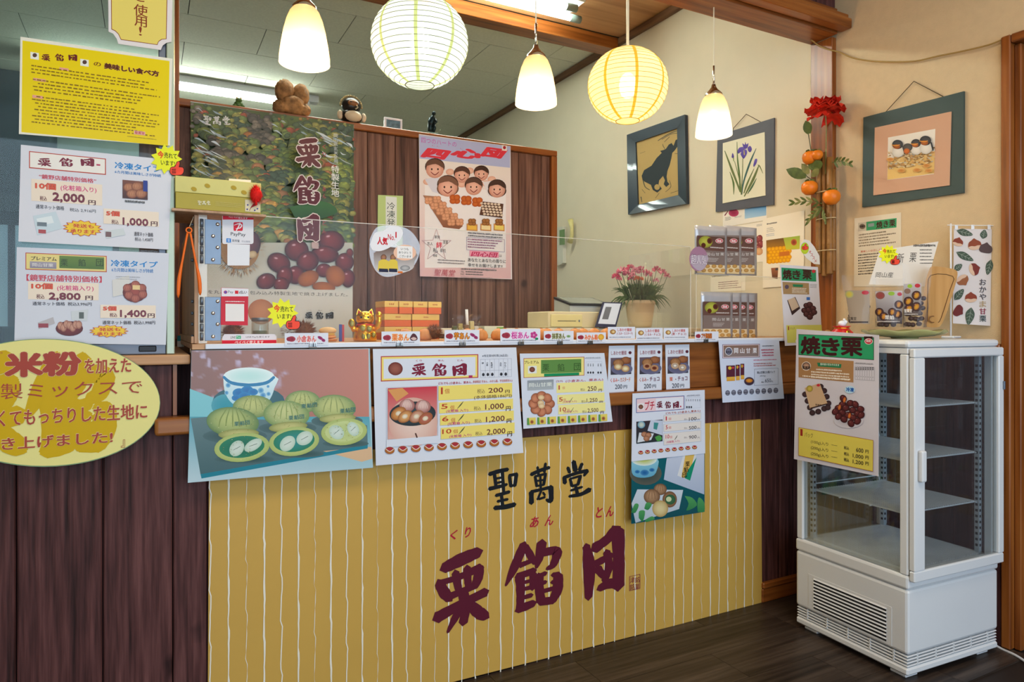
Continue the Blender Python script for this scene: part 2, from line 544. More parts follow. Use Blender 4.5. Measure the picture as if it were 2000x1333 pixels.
# ------------------------------------------------------------------ flat print
class Art:
    """flat print on a sheet that stands in a real plane (Y = val or X = val)"""
    def __init__(s, plane, val, crop=(0, 0, 1.0)):
        s.plane, s.val, s.crop = plane, val, crop
        s.k = 0
        s.d = {'lettering': [[], [], []], 'picture': [[], [], []]}

    def px(s, x, y):
        return s.crop[0] + x / s.crop[2], s.crop[1] + y / s.crop[2]

    def w(s, px, py, sub=0):
        off = 0.0012 + 0.00002 * s.k + 0.000005 * sub
        if s.plane == 'P': return onP(px, py, s.val[0] + s.val[1] * off, s.val[1])
        return onY(px, py, s.val - off) if s.plane == 'Y' else onX(px, py, s.val - off)

    def B(s, x0, y0, x1, y1):
        """box given by its left edge; its level lines run to the vanishing point of the plane"""
        X0, Y0 = s.px(x0, y0)
        X1, Y1 = s.px(x1, y1)
        vp = CX + F / math.tan(YAW) if s.plane == 'Y' else CX - F * math.tan(YAW)
        if s.plane == 'P': vp = 1e9
        def f(u, v):
            X = X0 + (X1 - X0) * u
            yl = Y0 + (Y1 - Y0) * v
            return X, yl + (HY - yl) / (vp - X0) * (X - X0)
        return f

    def put(s, kind, pts, faces, cols, sub=None):
        vs, fs, cs = s.d[kind]
        n = len(vs)
        vs += [s.w(p[0], p[1], sub[i] if sub else 0) for i, p in enumerate(pts)]
        if sub: s.k += max(sub) * .25
        fs += [tuple(i + n for i in f) for f in faces]
        if cols and not isinstance(cols[0], (list, tuple)):
            cols = [cols] * len(pts)
        cs += cols
        s.k += 1

    def poly(s, pts, c, c2=None, sm=0):
        if sm: pts = smooth_path(pts + [pts[0]], sm)[:-1]
        P = [s.px(*p) for p in pts]
        t = tessellate_polygon([[Vector((x, y, 0)) for x, y in P]])
        l = lin(c)
        cols = [l] * len(P)
        if c2:
            l2 = lin(c2)
            y0 = min(p[1] for p in P); y1 = max(p[1] for p in P)
            cols = [[a + (b - a) * (p[1] - y0) / (y1 - y0 + 1e-6) for a, b in zip(l, l2)] for p in P]
        s.put('picture', P, t, cols)

    def rect(s, x0, y0, x1, y1, c, c2=None):
        f = s.B(x0, y0, x1, y1)
        a, b = lin(c), lin(c2 or c)
        s.put('picture', [f(0, 0), f(1, 0), f(1, 1), f(0, 1)], [(0, 1, 2, 3)], [a, a, b, b])

    def frame(s, x0, y0, x1, y1, w, c):
        f = s.B(x0, y0, x1, y1)
        a, b = w / (x1 - x0), w / (y1 - y0)
        o = [f(0, 0), f(1, 0), f(1, 1), f(0, 1), f(a, b), f(1 - a, b), f(1 - a, 1 - b), f(a, 1 - b)]
        s.put('picture', o, [(0, 1, 5, 4), (1, 2, 6, 5), (2, 3, 7, 6), (3, 0, 4, 7)], lin(c))

    def ell(s, x0, y0, x1, y1, c, c2=None, rot=0.0, n=20, hx=0.0, hy=0.0):
        """ellipse in a box; optional second colour at the rim"""
        cx, cy, rx, ry = (x0 + x1) / 2, (y0 + y1) / 2, (x1 - x0) / 2, (y1 - y0) / 2
        ca, sa = math.cos(rot), math.sin(rot)
        def P(t, q, sh):
            x, y = rx * q * math.cos(t) + hx * rx * sh, ry * q * math.sin(t) + hy * ry * sh
            return s.px(cx + x * ca - y * sa, cy + x * sa + y * ca)
        a, b = lin(c), lin(c2 or c)
        pts, fs, cols = [P(0, 0, 1)], [], [a]
        rings = 3 if c2 else 1
        for r in range(1, rings + 1):
            q = r / rings
            pts += [P(2 * PI * k / n, q, 1 - q) for k in range(n)]
            cols += [[u + (v - u) * (q * q if c2 else 0) for u, v in zip(a, b)]] * n
        fs += [(0, 1 + k, 1 + (k + 1) % n) for k in range(n)]
        for r in range(1, rings):
            o = 1 + (r - 1) * n
            fs += [(o + k, o + (k + 1) % n, o + n + (k + 1) % n, o + n + k) for k in range(n)]
        s.put('picture', pts, fs, cols)

    def text(s, t, x0, y0, x1, y1, c, b=0.0, out=None, ow=0.05, shear=0.0):
        f = s.B(x0, y0, x1, y1)
        vs, fs = glyphs(t, 0.0, shear)
        if not vs: return
        n = max(1, len(t))
        for col, bb in (((out, max(b, 0) + ow), (c, b)) if out else ((c, b),)):
            if bb <= 0.004:
                sh = [(0, 0)]
            else:
                sh = [(0, 0)] + [(bb * math.cos(q * PI / 4), bb * math.sin(q * PI / 4)) for q in range(8 if bb > .04 else 4)]
            P, Q, SB = [], [], []
            m = len(vs)
            for i, (dx, dy) in enumerate(sh):
                P += [f(u + dx / n, v + dy) for u, v in vs]
                Q += [tuple(j + i * m for j in q) for q in fs]
                SB += [i] * m
            s.put('lettering', P, Q, lin(col), SB)

    def vtext(s, t, x0, y0, x1, y1, c, b=0.0, out=None, ow=0.05):
        n = len(t)
        for i, ch in enumerate(t):
            a, d = y0 + (y1 - y0) * i / n, y0 + (y1 - y0) * (i + 0.9) / n
            s.text(ch, x0, a, x1, d, c, b, out, ow)

    def logo(s, t, x0, y0, x1, y1, c, gap=0.18, out=None, ow=0.03, vertical=False):
        n = len(t)
        for i, ch in enumerate(t):
            vs, fs, sb = LOGO[ch]
            if vertical:
                h = (y1 - y0) / (n + gap * (n - 1))
                bx = (x0, y0 + i * h * (1 + gap), x1, y0 + i * h * (1 + gap) + h)
            else:
                w = (x1 - x0) / (n + gap * (n - 1))
                bx = (x0 + i * w * (1 + gap), y0, x0 + i * w * (1 + gap) + w, y1)
            f = s.B(*bx)
            if out:
                for du, dv in ((-1, 0), (1, 0), (0, -1), (0, 1), (-.7, -.7), (.7, .7), (-.7, .7), (.7, -.7)):
                    s.put('lettering', [f(u + du * ow, v + dv * ow) for u, v in vs], fs, lin(out), sb)
            s.put('lettering', [f(u, v) for u, v in vs], fs, lin(c), sb)

    def lines(s, x0, y0, x1, y1, n, c, h=0.5, ragged=0.25, seed=1, indent=0.0):
        """rows of print too small to read"""
        rnd = random.Random(seed)
        f = s.B(x0, y0, x1, y1)
        vs, fs = [], []
        for i in range(n):
            u, e = rnd.uniform(0, indent), 1 - rnd.uniform(0, ragged)
            while u < e:
                w = rnd.uniform(0.012, 0.035)
                v0 = (i + 0.5 - h / 2 * rnd.uniform(0.6, 1)) / n
                v1 = (i + 0.5 + h / 2 * rnd.uniform(0.6, 1)) / n
                k = len(vs)
                vs += [f(u, v0), f(min(u + w, e), v0), f(min(u + w, e), v1), f(u, v1)]
                fs.append((k, k + 1, k + 2, k + 3))
                u += w + rnd.uniform(0.004, 0.016)
        s.put('lettering', vs, fs, lin(c))

    def stroke(s, pts, c):
        v, f = brush(pts)
        s.put('picture', [s.px(*p) for p in v], f, lin(c))

    def burst(s, x0, y0, x1, y1, c, n=12, inner=0.72, edge=None):
        f = s.B(x0, y0, x1, y1)
        for k, (col, q) in enumerate(((edge, 1.0), (c, 0.92)) if edge else ((c, 1.0),)):
            pts = []
            for i in range(2 * n):
                r = 0.5 * q * (1 if i % 2 == 0 else inner)
                pts.append(f(0.5 + r * math.cos(PI * i / n), 0.5 + r * math.sin(PI * i / n)))
            s.put('picture', [f(.5, .5)] + pts, [(0, 1 + i, 1 + (i + 1) % (2 * n)) for i in range(2 * n)], lin(col))

    def finish(s, parent, mat=None, names=None):
        o, q_ = Vector(), parent
        while q_:
            o = o + Vector(q_.location)
            q_ = q_.parent
        for kind, (vs, fs, cs) in s.d.items():
            if not vs: continue
            me = bpy.data.meshes.new(kind)
            me.from_pydata([tuple(v - o) for v in vs], [], fs)
            at = me.color_attributes.new('Col', 'FLOAT_COLOR', 'POINT')
            flat = []
            for c in cs: flat += [c[0], c[1], c[2], 1.0]
            at.data.foreach_set('color', flat)
            o_ = link((names or {}).get(kind, kind), me, mat or INK, parent)
            if kind not in (names or {}): o_['kind'] = 'stuff'


def sheet(name, label, cat, corners, plane, val, color='#e9e9ee', group=None, th=0.0011, rough=0.4, coat=0.0, poly=None, mat=None):
    """flat sheet (paper, card, board): corners in the picture, standing in a real plane"""
    pts = poly or corners
    if plane == 'P':
        P = [onP(x, y, *val) for x, y in pts]
        off = val[1] * th
    else:
        P = [onY(x, y, val) if plane == 'Y' else onX(x, y, val) for x, y in pts]
        off = (0, -th, 0) if plane == 'Y' else (-th, 0, 0)
    c = sum(P, Vector()) / len(P)
    o = MB(c).prism(P, off).build(name, mat or paper(color, rough, coat))
    return tag(o, label, cat, group)

# ------------------------------------------------------------------ shared materials
W_DARK = wood('dark_stained_board', '#2a1614', '#502e2c', '#6b4340', 'z', 0.55, True, 95, 0.8, contrast=0.6, ramp=(0.34, 0.66))
W_PART = wood('brown_partition_board', '#3d251b', '#654436', '#84604e', 'z', 0.5, True, 60, 0.3, ramp=(0.36, 0.64))
W_POST = wood('orange_brown_timber', '#5a2c0e', '#8a4c1d', '#a5652e', 'z', 0.35, False, 50, 0.1, 0.3)
W_POSTX = wood('orange_brown_timber_lengthwise', '#5a2c0e', '#8a4c1d', '#a5652e', 'x', 0.35, False, 50, 0.1, 0.3)
W_POSTY = wood('orange_brown_timber_crosswise', '#5a2c0e', '#8a4c1d', '#a5652e', 'y', 0.35, False, 50, 0.1, 0.3)
W_FASC = wood('amber_counter_fascia', '#5c2f12', '#8a5124', '#a0652f', 'x', 0.35, False, 40, 0.15, 0.25)
W_TOP = wood('pale_counter_wood', '#a8764c', '#c4946a', '#d8ae84', 'x', 0.4, False, 40, 0.08)
W_SIDE = wood('tan_plywood', '#a88264', '#c09a7a', '#cfaa8a', 'z', 0.5, False, 60, 0.05)
W_TRIM = wood('dark_ceiling_trim', '#4a3120', '#6a4a32', '#7c5a3e', 'y', 0.5, False)
W_CEIL = wood('plywood_ceiling', '#a4754c', '#bd8c5e', '#c99a6c', 'x', 0.5, False, 20, 0.05)
W_FLOOR = wood('dark_floor_plank', '#241c17', '#3b3029', '#54473e', 'x', 0.38, False, 60, 0.25)
W_FLOOR2 = plain('floor_underlay', '#2a211c', 0.6)
PLASTER = plain('cream_plaster', '#d3ba95', 0.9, var=0.03, scale=30, bump=0.35, bscale=260)
PLASTER2 = plain('cream_smooth_wall', '#dccfb4', 0.85, var=0.02, scale=6, bump=0.08, bscale=120)
TILE = plain('ceiling_board', '#d8d8c6', 0.9, var=0.05, scale=60, bump=0.5, bscale=90)
WHITE_P = plain('white_plastic', '#e6e7ea', 0.35, var=0.02)
WHITE_EDGE = plain('white_edge_strip', '#dfe2ea', 0.3, var=0.03)
ALU = plain('pale_green_aluminium', '#a9b19a', 0.35, 0.3, var=0.03)
ALUD = plain('grey_aluminium', '#6d7078', 0.4, 0.4, var=0.03)
STEEL = plain('zinc_plated_steel', '#76818e', 0.42, 0.7, var=0.06, scale=30)
CHROME = plain('bright_chrome', '#d9d6cf', 0.15, 1.0, var=0.02)
DARKM = plain('dark_clip_metal', '#55565a', 0.35, 0.7)
GLASS = clear('window_glass', (0.82, 0.90, 0.90), 0.02, 0.02, 0.012, (0.75, 0.85, 0.9))
ACRYL = clear('clear_acrylic', (0.985, 0.99, 0.99), 0.005, 0.02, 0.008, (0.92, 0.9, 0.9))
ACRYL_E = clear('acrylic_edge', (0.9, 0.88, 0.8), 0.1, 0.1, 0.45, (0.95, 0.9, 0.8))
FILM = clear('clear_film', (0.98, 0.98, 0.98), 0.02, 0.10, 0.015, (0.95, 0.95, 0.95))
BLACK = plain('black_plastic', '#1d1d20', 0.4)

CEIL = 3.08
XW = 2.79          # plastered wall on the customer's side
XI = 2.765         # smooth wall behind the counter
YB = 2.095         # front face of the boarding under the counter

# ------------------------------------------------------------------ floor
fl = MB((1, 2, 0)).box(-2, XW + .15, -3, 7.2, -0.06, -0.006).build('floor', W_FLOOR2)
tag(fl, kind='structure')
pw = 0.182
k = 0
for r in range(-2, 3):
    y1 = 1.845 + pw * r
    y0 = y1 - pw
    x = 1.79 - 0.92 * 2 + {0: 0, 1: .46, -1: .31, 2: .15, -2: .6}.get(r, 0) - 0.5 * 0
    while x < XW:
        a, b_ = max(x, 0.2), min(x + 0.92, XW)
        if b_ - a > .02 and y0 < YB:
            MB(((a + b_) / 2, (y0 + y1) / 2, 0)).box(a + .0008, b_ - .0008, y0 + .0008, min(y1, YB) - .0008, -0.006, 0.0).build(
                'floor_plank', W_FLOOR, None)
            o = C.objects[-1]
            o.parent = fl
            o.location = Vector(((a + b_) / 2, (y0 + y1) / 2, 0)) - Vector(fl.location)
        x += 0.92


def struct(name, m, mat, parent=None, smooth=False):
    o = m.build(name, mat, None, smooth)
    if parent:
        o.parent = parent
        o.location = Vector(o.location) - Vector(parent.location)
    else:
        o['kind'] = 'structure'
    return o


# ------------------------------------------------------------------ boarding under counter and window
wf = empty('wall_front', (0.5, 2.1, 0), kind='structure')
xs = [-1.6, -1.41, -1.22, -1.03, -0.85, -0.66, -0.475, -0.289, -0.103, 0.062, 0.149, 0.34]
x = 0.34
while x < 2.3:
    xs.append(round(x + 0.19, 3)); x += 0.19
xs = [v for v in xs if v < 2.2] + [2.318, 2.437, 2.6, 2.76]
for a, b_ in zip(xs, xs[1:]):
    top = 1.076 if b_ < 0.07 else 0.9
    zz = 0.0
    struct('board', MB(((a + b_) / 2, YB + .01, top / 2)).box(a + .0015, b_ - .0015, YB, YB + .02, zz, top, 0.003), W_DARK, wf)
# back lining so that joints and the gap at the counter's end stay dark
struct('lining', MB((.5, 2.2, .5)).box(-1.6, 0.06, 2.12, 2.14, 0, 1.07).box(0.12, 2.76, 2.12, 2.14, 0, 1.1).box(0.06, .12, 2.3, 2.32, 0, 1.1), W_DARK, wf)
struct('batten', MB((.066, 2.1, 1)).box(.0622, .072, 2.088, 2.12, .937, 1.076), W_POST, wf)
bb = struct('baseboard_front', MB((2.5, 2.085, .04)).box(2.316, 2.76, 2.079, 2.0945, 0, .058, .003).box(2.316, 2.76, 2.074, 2.0945, .06, .085, .004), W_POSTX)

# ------------------------------------------------------------------ serving counter
ct = empty('serving_counter', (1.4, 2.4, 0), 0, 'long serving counter with amber wooden fascia and white front edge', 'counter')
def part(name, m, mat, root, smooth=False):
    o = m.build(name, mat, None, smooth)
    o.parent = root
    o.location = Vector(o.location) - Vector(root.location)
    return o
part('fascia', MB((1.4, 2.08, 1)).box(.106, 2.755, 2.068, 2.092, .937, 1.1165, .002), W_FASC, ct)
lg = MB((1.4, 2.06, .91))
lg.box(.017, 2.755, 2.04, 2.0935, .888, .936, .009, 3)
part('ledge', lg, W_FASC, ct, False)
part('worktop', MB((1.4, 2.4, 1.12)).box(.108, 2.76, 2.052, 2.95, 1.117, 1.131), W_TOP, ct)
part('edge_strip', MB((1.4, 2.05, 1.12)).box(.14, 2.5, 2.044, 2.0515, 1.1175, 1.132, .0015), WHITE_EDGE, ct)
part('back_panel', MB((1.4, 2.9, .5)).box(.15, 2.7, 2.9, 2.92, 0.02, 1.116), W_PART, ct)
sl_ = struct('window_sill', MB((-.6, 2.3, 1.09)).box(-1.6, .1035, 2.066, 2.95, 1.0765, 1.1035, .004, 2), W_TOP)
del sl_['kind']
tag(sl_, 'pale wooden sill board under the sliding window', 'sill', kind='structure')
po = MB((.1, 2.9, 2)).box(.080, .107, 2.87, 2.95, 1.132, CEIL, .002)
struct('trim_1', po, W_POST)
bs = empty('back_shelf', (1.9, 2.78, 1.15), 0, 'cream shelf board behind the counter under the cash drawer', 'shelf')
part('shelf_board', MB((1.9, 2.78, 1.15)).box(.9, 2.74, 2.62, 2.9, 1.148, 1.172, .003), plain('cream_melamine', '#d9d2bd', .4), bs)
for xx in (.95, 1.8, 2.68):
    part('bracket', MB((xx, 2.78, 1.14)).box(xx - .012, xx + .012, 2.66, 2.88, 1.132, 1.1475), WHITE_P, bs)

# ------------------------------------------------------------------ sliding window left of the counter
w1 = empty('window_1', (-.4, 2.1, 1.1), kind='structure')
struct('stile', MB((.055, 2.105, 2)).box(.046, .0665, 2.088, 2.122, 1.1045, CEIL, .002), ALU, w1)
struct('inner_stile', MB((.03, 2.105, 2)).box(.027, .0455, 2.096, 2.120, 1.135, CEIL, .002), ALUD, w1)
struct('bottom_rail', MB((-.4, 2.105, 1.12)).box(-1.2, .0455, 2.094, 2.122, 1.1045, 1.134, .002), ALUD, w1)
struct('catch', MB((.0, 2.09, 1.12)).box(-.02, .022, 2.0885, 2.0935, 1.112, 1.128, .002), BLACK, w1)
struct('pane', MB((-.4, 2.108, 2)).box(-1.2, .026, 2.106, 2.110, 1.1345, CEIL), GLASS, w1)

# ------------------------------------------------------------------ partition behind the counter
YP = 3.2
pt = empty('wall_partition', (1, YP, 0), kind='structure')
x = -0.03
while x < 1.885:
    b_ = min(x + .1365, 1.886)
    struct('board', MB(((x + b_) / 2, YP + .01, 1)).box(x + .0012, b_ - .0012, YP + .004, YP + .022, 0, 2.105, .002), W_PART, pt)
    x = b_
struct('backing', MB((1, YP + .03, 1)).box(-.03, 1.886, YP + .023, YP + .03, 0, 2.1), W_PART, pt)
struct('top_rail', MB((1, YP, 2.12)).box(-.04, 1.972, YP - .018, YP + .06, 2.106, 2.136, .003), W_POSTX, pt)
struct('end_post', MB((1.93, YP, 1)).box(1.9365, 1.972, YP - .018, YP + .06, 0, 2.1055, .003), W_POST, pt)
struct('end_board', MB((1.91, YP, 1)).box(1.887, 1.9360, YP + .004, YP + .03, 0, 2.105, .002), W_PART, pt)

struct('floor_kitchen_bounce', MB((0, 5, .002)).box(-2, 2.76, 2.96, 7.19, .0005, .004), plain('pale_bounce_floor', '#b9b6a8', .5))  # unseen pale floor slab, added to bounce the tubes' light upwards
# ------------------------------------------------------------------ walls and ceilings
struct('wall_right', MB((XI, 4.7, 1.5)).box(XI, XI + .12, 2.194, 7.2, 0, CEIL), PLASTER2)
wr = struct('wall_right_shop', MB((XW, 1.7, 1.5)).box(XW, XW + .12, 1.385, 2.194, 0, CEIL).box(XW, XW + .12, -3, 1.385, 2.245, CEIL).box(XW, XW + .12, -3, .4, 0, 2.245), PLASTER)
struct('wall_back', MB((0, 7.2, 1.5)).box(-2, XW, 7.2, 7.3, 0, CEIL), plain('grey_green_wall', '#8f9a94', .8))
struct('wall_left_kitchen', MB((-2, 4.6, 1.5)).box(-2.1, -2, 2.12, 7.3, 0, CEIL), plain('grey_green_wall_side', '#8f9a94', .8))
struct('wall_left', MB((-1.7, 0, 1.5)).box(-1.75, -1.6, -3, 2.12, 0, CEIL), PLASTER)
struct('ceiling_shop', MB((.5, -.5, CEIL)).box(-1.75, XW, -3, 2.06, CEIL, CEIL + .05), PLASTER2)
struct('ceiling_wood', MB((1, 2.9, CEIL)).box(-2, XI, 2.14, 3.65, CEIL + .001, CEIL + .05), W_CEIL)
ck = struct('ceiling', MB((0, 5.5, CEIL)).box(-2, XI, 3.65, 7.2, CEIL + .008, CEIL + .05), plain('ceiling_gap', '#4a4a42', .9))
tm = bpy.data.meshes.new('ceiling_board')
bm = bmesh.new(); bmesh.ops.create_cube(bm, size=1)
bmesh.ops.scale(bm, vec=(.905, .4545, .0075), verts=bm.verts)
bm.to_mesh(tm); bm.free(); tm.materials.append(TILE)
r = 0
y = 4.61 - .461 * 2
while y < 7.1:
    x = 0.674 + (.455 if r % 2 else 0) - .91 * 3
    while x < XI - .05:
        cx_, cy_ = x + .455, y + .2305
        o = link('ceiling_board', tm, None, ck, Vector((cx_, cy_, CEIL + .0038)) - Vector(ck.location))
        if cx_ + .455 > XI:
            o.scale.x = (XI - x) / .91; o.location.x = (x + XI) / 2 - ck.location.x
        x += .91
    r += 1; y += .461
struct('trim_2', MB((1, 3.7, 3.04)).box(-2, XI - .031, 3.655, 3.775, 3.0, CEIL - .001, .003), W_POSTX)
struct('trim_3', MB((XI, 4.8, 3.06)).box(XI - .03, XI - .0005, 2.2, 7.19, 3.035, CEIL - .0015, .003), W_TRIM)

# header beam with moulding, boards above, column
struct('trim_4', MB((1, 2.1, 2.5)).box(-1.6, 2.7595, 2.05, 2.192, 2.505, 2.62, .003), W_POSTX)
struct('trim_5', MB((1, 2.02, 2.53)).box(-1.6, 2.785, 1.995, 2.0495, 2.515, 2.56, .006, 2).box(-1.6, 2.785, 2.012, 2.0495, 2.561, 2.585, .004), W_POSTX)
ov = empty('wall_over_counter', (1, 2.1, 2.8), kind='structure')
x = -1.6
while x < 2.75:
    b_ = min(x + .19, 2.76)
    struct('board', MB(((x + b_) / 2, 2.07, 2.8)).box(x + .0012, b_ - .0012, 2.062, 2.08, 2.621, CEIL, .002), W_DARK, ov)
    x = b_
struct('lining', MB((.5, 2.1, 2.8)).box(-1.6, 2.76, 2.081, 2.139, 2.621, CEIL), W_DARK, ov)
struct('trim_6', MB((2.775, 2.13, 1.8)).box(2.76, 2.7895, 2.079, 2.1935, 1.1325, 2.504, .002).box(2.7605, 2.7895, 2.0795, 2.193, 0, 1.132), W_POST)
# dark wainscot with rail on the shop side, sliding door with frame
wn = empty('wall_right_wainscot', (XW, 1.7, 0), kind='structure')
y = 1.386
while y < 2.07:
    b_ = min(y + .17, 2.078)
    struct('board', MB((XW - .008, (y + b_) / 2, .5)).box(XW - .014, XW - .0005, y + .001, b_ - .001, 0, 1.085, .002), W_DARK, wn)
    y = b_
struct('rail', MB((XW - .01, 1.7, 1.1)).box(XW - .024, XW - .0005, 1.386, 2.078, 1.086, 1.115, .004), W_POSTY, wn)
d1 = empty('door_1', (XW, .9, 0), kind='structure')
struct('jamb', MB((XW, 1.35, 1.1)).box(XW - .02, XW + .1, 1.352, 1.3845, 0, 2.244, .004), W_POST, d1)
struct('inner_jamb', MB((XW + .02, 1.33, 1.1)).box(XW + .006, XW + .1, 1.329, 1.3515, 0, 2.21, .003), W_POST, d1)
struct('lintel', MB((XW, .9, 2.22)).box(XW - .02, XW + .1, .4, 1.351, 2.212, 2.244, .004), W_POSTY, d1)
struct('leaf', MB((XW + .06, .9, 1.1)).box(XW + .045, XW + .075, .42, 1.328, 0.01, 2.205, .003), W_DARK, d1)
struct('leaf_stile', MB((XW + .04, 1.29, 1.1)).box(XW + .03, XW + .0445, 1.25, 1.3285, 0.01, 2.205, .003), W_POST, d1)

# ------------------------------------------------------------------ lamps
PSH = shade_mat('opal_lamp_glass', '#fff1dd', 0.42, '#ffdcb0')
LW = shade_mat('white_lantern_paper', '#eef3ea', 0.34, '#eef5e6')
LY = shade_mat('yellow_lantern_paper', '#fbf0cc', 0.40, '#fff0c8')
WIRE = plain('lantern_wire', '#5b5a3c', 0.6)
WIREY = plain('lantern_wire_yellow', '#b89a3a', 0.6)
RIBW = shade_mat('pale_green_paper_strip', '#cfd39a', 0.12, '#d3d695')
RIBY = shade_mat('amber_paper_strip', '#e6bf55', 0.12, '#e8bd4a')
CORD = plain('ivory_cord', '#d8cfb4', 0.5)


def bulb(name, loc, power, col, rad=.03):
    l = bpy.data.lights.new(name, 'POINT')
    l.energy, l.color, l.shadow_soft_size = power, col, rad
    o = bpy.data.objects.new(name, l)
    o.location = loc
    C.objects.link(o)
    return o


YL = 2.12
for i, (x, lab) in enumerate(((.419, 'opal glass pendant lamp beside the white paper lantern, farther from the wall'),
                              (1.224, 'opal glass pendant lamp hanging between the two round paper lanterns'),
                              (2.075, 'opal glass pendant lamp hanging in front of the iris picture'))):
    zb = 1.972
    t = empty('pendant_lamp', (x, YL, zb), 0, lab, 'lamp', 'opal pendant lamps over the counter')
    prof = [(.0745, 0), (.0735, .02), (.069, .055), (.062, .095), (.053, .13), (.043, .155), (.034, .166)]
    MB().lathe(prof, n=32).build('glass_shade', PSH, t, True)
    MB().lathe([(.036, .165), (.0355, .172), (.022, .186), (.011, .2), (.008, .212), (.0001, .212)], n=20).build('chrome_cap', CHROME, t, True)
    MB().tube([(0, 0, .205), (0, 0, .29)], .0042, 10).build('chrome_stem', CHROME, t, True)
    MB().tube([(0, 0, .288), (0, 0, 2.505 - zb)], .0026, 6).build('cord', CORD, t)
    MB().ell((0, 0, .075), .02, .02, .03).build('bulb', glow('warm_bulb_%d' % i, '#ffe3b0', 6), t, True)
    bulb('pendant_bulb_light', (x, YL, zb + .03), 5.0, (1.0, .79, .50), .03)


def lantern(x, z, r, paper_m, strip_m, wire_m, label, pcol, pw_, nring, cordr):
    t = empty('paper_lantern', (x, YL, z), 0, label, 'lantern')
    zz = r * 0.93
    n = 24
    prof = []
    for k in range(nring * 4 + 1):
        b_ = -math.asin(.955) + (2 * math.asin(.955)) * k / (nring * 4)
        rr = r * math.cos(b_) * (1 - .008 * abs(math.sin(PI * k / 4)))
        prof.append((max(rr, .01), zz * math.sin(b_)))
    MB().lathe(prof, n=48).build('paper_globe', paper_m, t, True)
    wm = MB()
    for k in range(0, nring + 1):
        b_ = -math.asin(.955) + (2 * math.asin(.955)) * k / nring
        rr, z_ = r * math.cos(b_) * 1.002, zz * math.sin(b_)
        wm.tube([(rr * math.cos(2 * PI * q / 40), rr * math.sin(2 * PI * q / 40), z_) for q in range(40)], .0009 if k else .0016, 5, True)
    wm.build('wire_ribs', wire_m, t)
    for k in range(8):
        a = 2 * PI * k / 8 + .35
        sm = MB()
        L_, R_ = [], []
        for q in range(25):
            b_ = -math.asin(.955) + (2 * math.asin(.955)) * q / 24
            rr, z_ = r * math.cos(b_) * 1.006, zz * math.sin(b_) * 1.004
            hw = .0055 / max(rr, .03)
            L_.append((rr * math.cos(a - hw), rr * math.sin(a - hw), z_)); R_.append((rr * math.cos(a + hw), rr * math.sin(a + hw), z_))
        for q in range(24): sm.face((L_[q], R_[q], R_[q + 1], L_[q + 1]))
        sm.build('paper_strip', strip_m, t)
    MB().tube([(0, 0, r * .2), (0, 0, 2.505 - z)], cordr, 8).build('cord', CORD, t)
    MB().ell((0, 0, 0), .033, .033, .05).build('bulb', glow('bulb_' + label[:5], '#ffffff', 4), t, True)
    bulb('lantern_bulb_light', (x, YL, z - .0), pw_, pcol, .06)


lantern(.786, 2.108, .158, LW, RIBW, WIRE, 'round white paper lantern with pale green strips and dark wire rings', (.95, 1.0, .93), 6.0, 20, .004)
lantern(1.631, 2.106, .153, LY, RIBY, WIREY, 'round yellow glowing paper lantern with amber strips', (1.0, .86, .56), 6.0, 20, .0055)

# fluorescent fittings
TUBE = glow('fluorescent_tube', '#f2fff4', 60)
ft = empty('fluorescent_fitting', (.45, 5.78, CEIL), 0, 'white single-tube fluorescent fitting on the kitchen ceiling', 'ceiling light')
MB().box(-1.1, .80, -.05, .05, -.055, -.0005, .006).build('housing', WHITE_P, ft)
MB().tube([(-1.05, 0, -.085), (.66, 0, -.085)], .02, 12).build('tube', TUBE, ft, True)
for xx in (-1.09, .70):
    MB().box(xx - .03, xx + .03, -.025, .025, -.11, -.05, .005).build('lamp_holder', WHITE_P, ft)
ft = empty('fluorescent_fitting', (1.5, 3.36, CEIL), 0, 'twin-tube fluorescent fitting under the wooden ceiling boards', 'ceiling light')
MB().box(-1.0, .72, -.09, .09, -.04, .0005, .006).build('housing', WHITE_P, ft)
for yy in (-.055, .055):
    MB().tube([(-1.0, yy, -.075), (.66 + yy * .9, yy, -.075)], .018, 12).build('tube', TUBE, ft, True)
    xx = .69 + yy * .9
    MB().tube([(xx - .035, yy, -.075), (xx + .035, yy, -.075)], .022, 12).build('lamp_holder', plain('grey_green_holder', '#8a9a92', .4), ft, True)

# ------------------------------------------------------------------ refrigerated display cabinet
FRW = plain('white_enamel', '#dcdee0', 0.28, var=0.015, scale=4, coat=.2)
FRG = plain('cabinet_inner_grey', '#b9c2c8', 0.35, 0.2)
SLOT = plain('dark_slot', '#26282b', 0.7)
FGL = clear('cabinet_glass', (0.90, 0.93, 0.94), 0.025, 0.015, 0.01, (.6, .65, .7))
WW, DD, HH = .485, .462, 1.134
fr = empty('display_refrigerator', (2.222, 1.39, 0), R(-3.2), 'tall white glass-sided refrigerated display cabinet with wire shelves', 'refrigerator')
zb, zg, zt = .305, .352, 1.092
body = MB().box(-.002, WW + .002, -.002, DD + .002, .089, zb, .010, 2)
body.build('lower_body', FRW, fr)
MB().box(-.003, WW + .003, -.003, DD + .003, zb + .001, zg, .008, 2).build('glass_sill', FRW, fr)
MB().box(-.006, WW + .006, -.006, DD + .006, zt + .016, HH, .012, 2).build('top_cover', FRW, fr)
MB().box(0, WW, 0, DD, zt - .004, zt + .0155, .002).build('top_frame', FRW, fr)
for (a, c_) in ((0, 0), (WW - .03, 0), (0, DD - .03), (WW - .03, DD - .03)):
    MB().box(a, a + .03, c_, c_ + .03, zg + .0005, zt - .0045, .004).build('corner_post', FRW, fr)
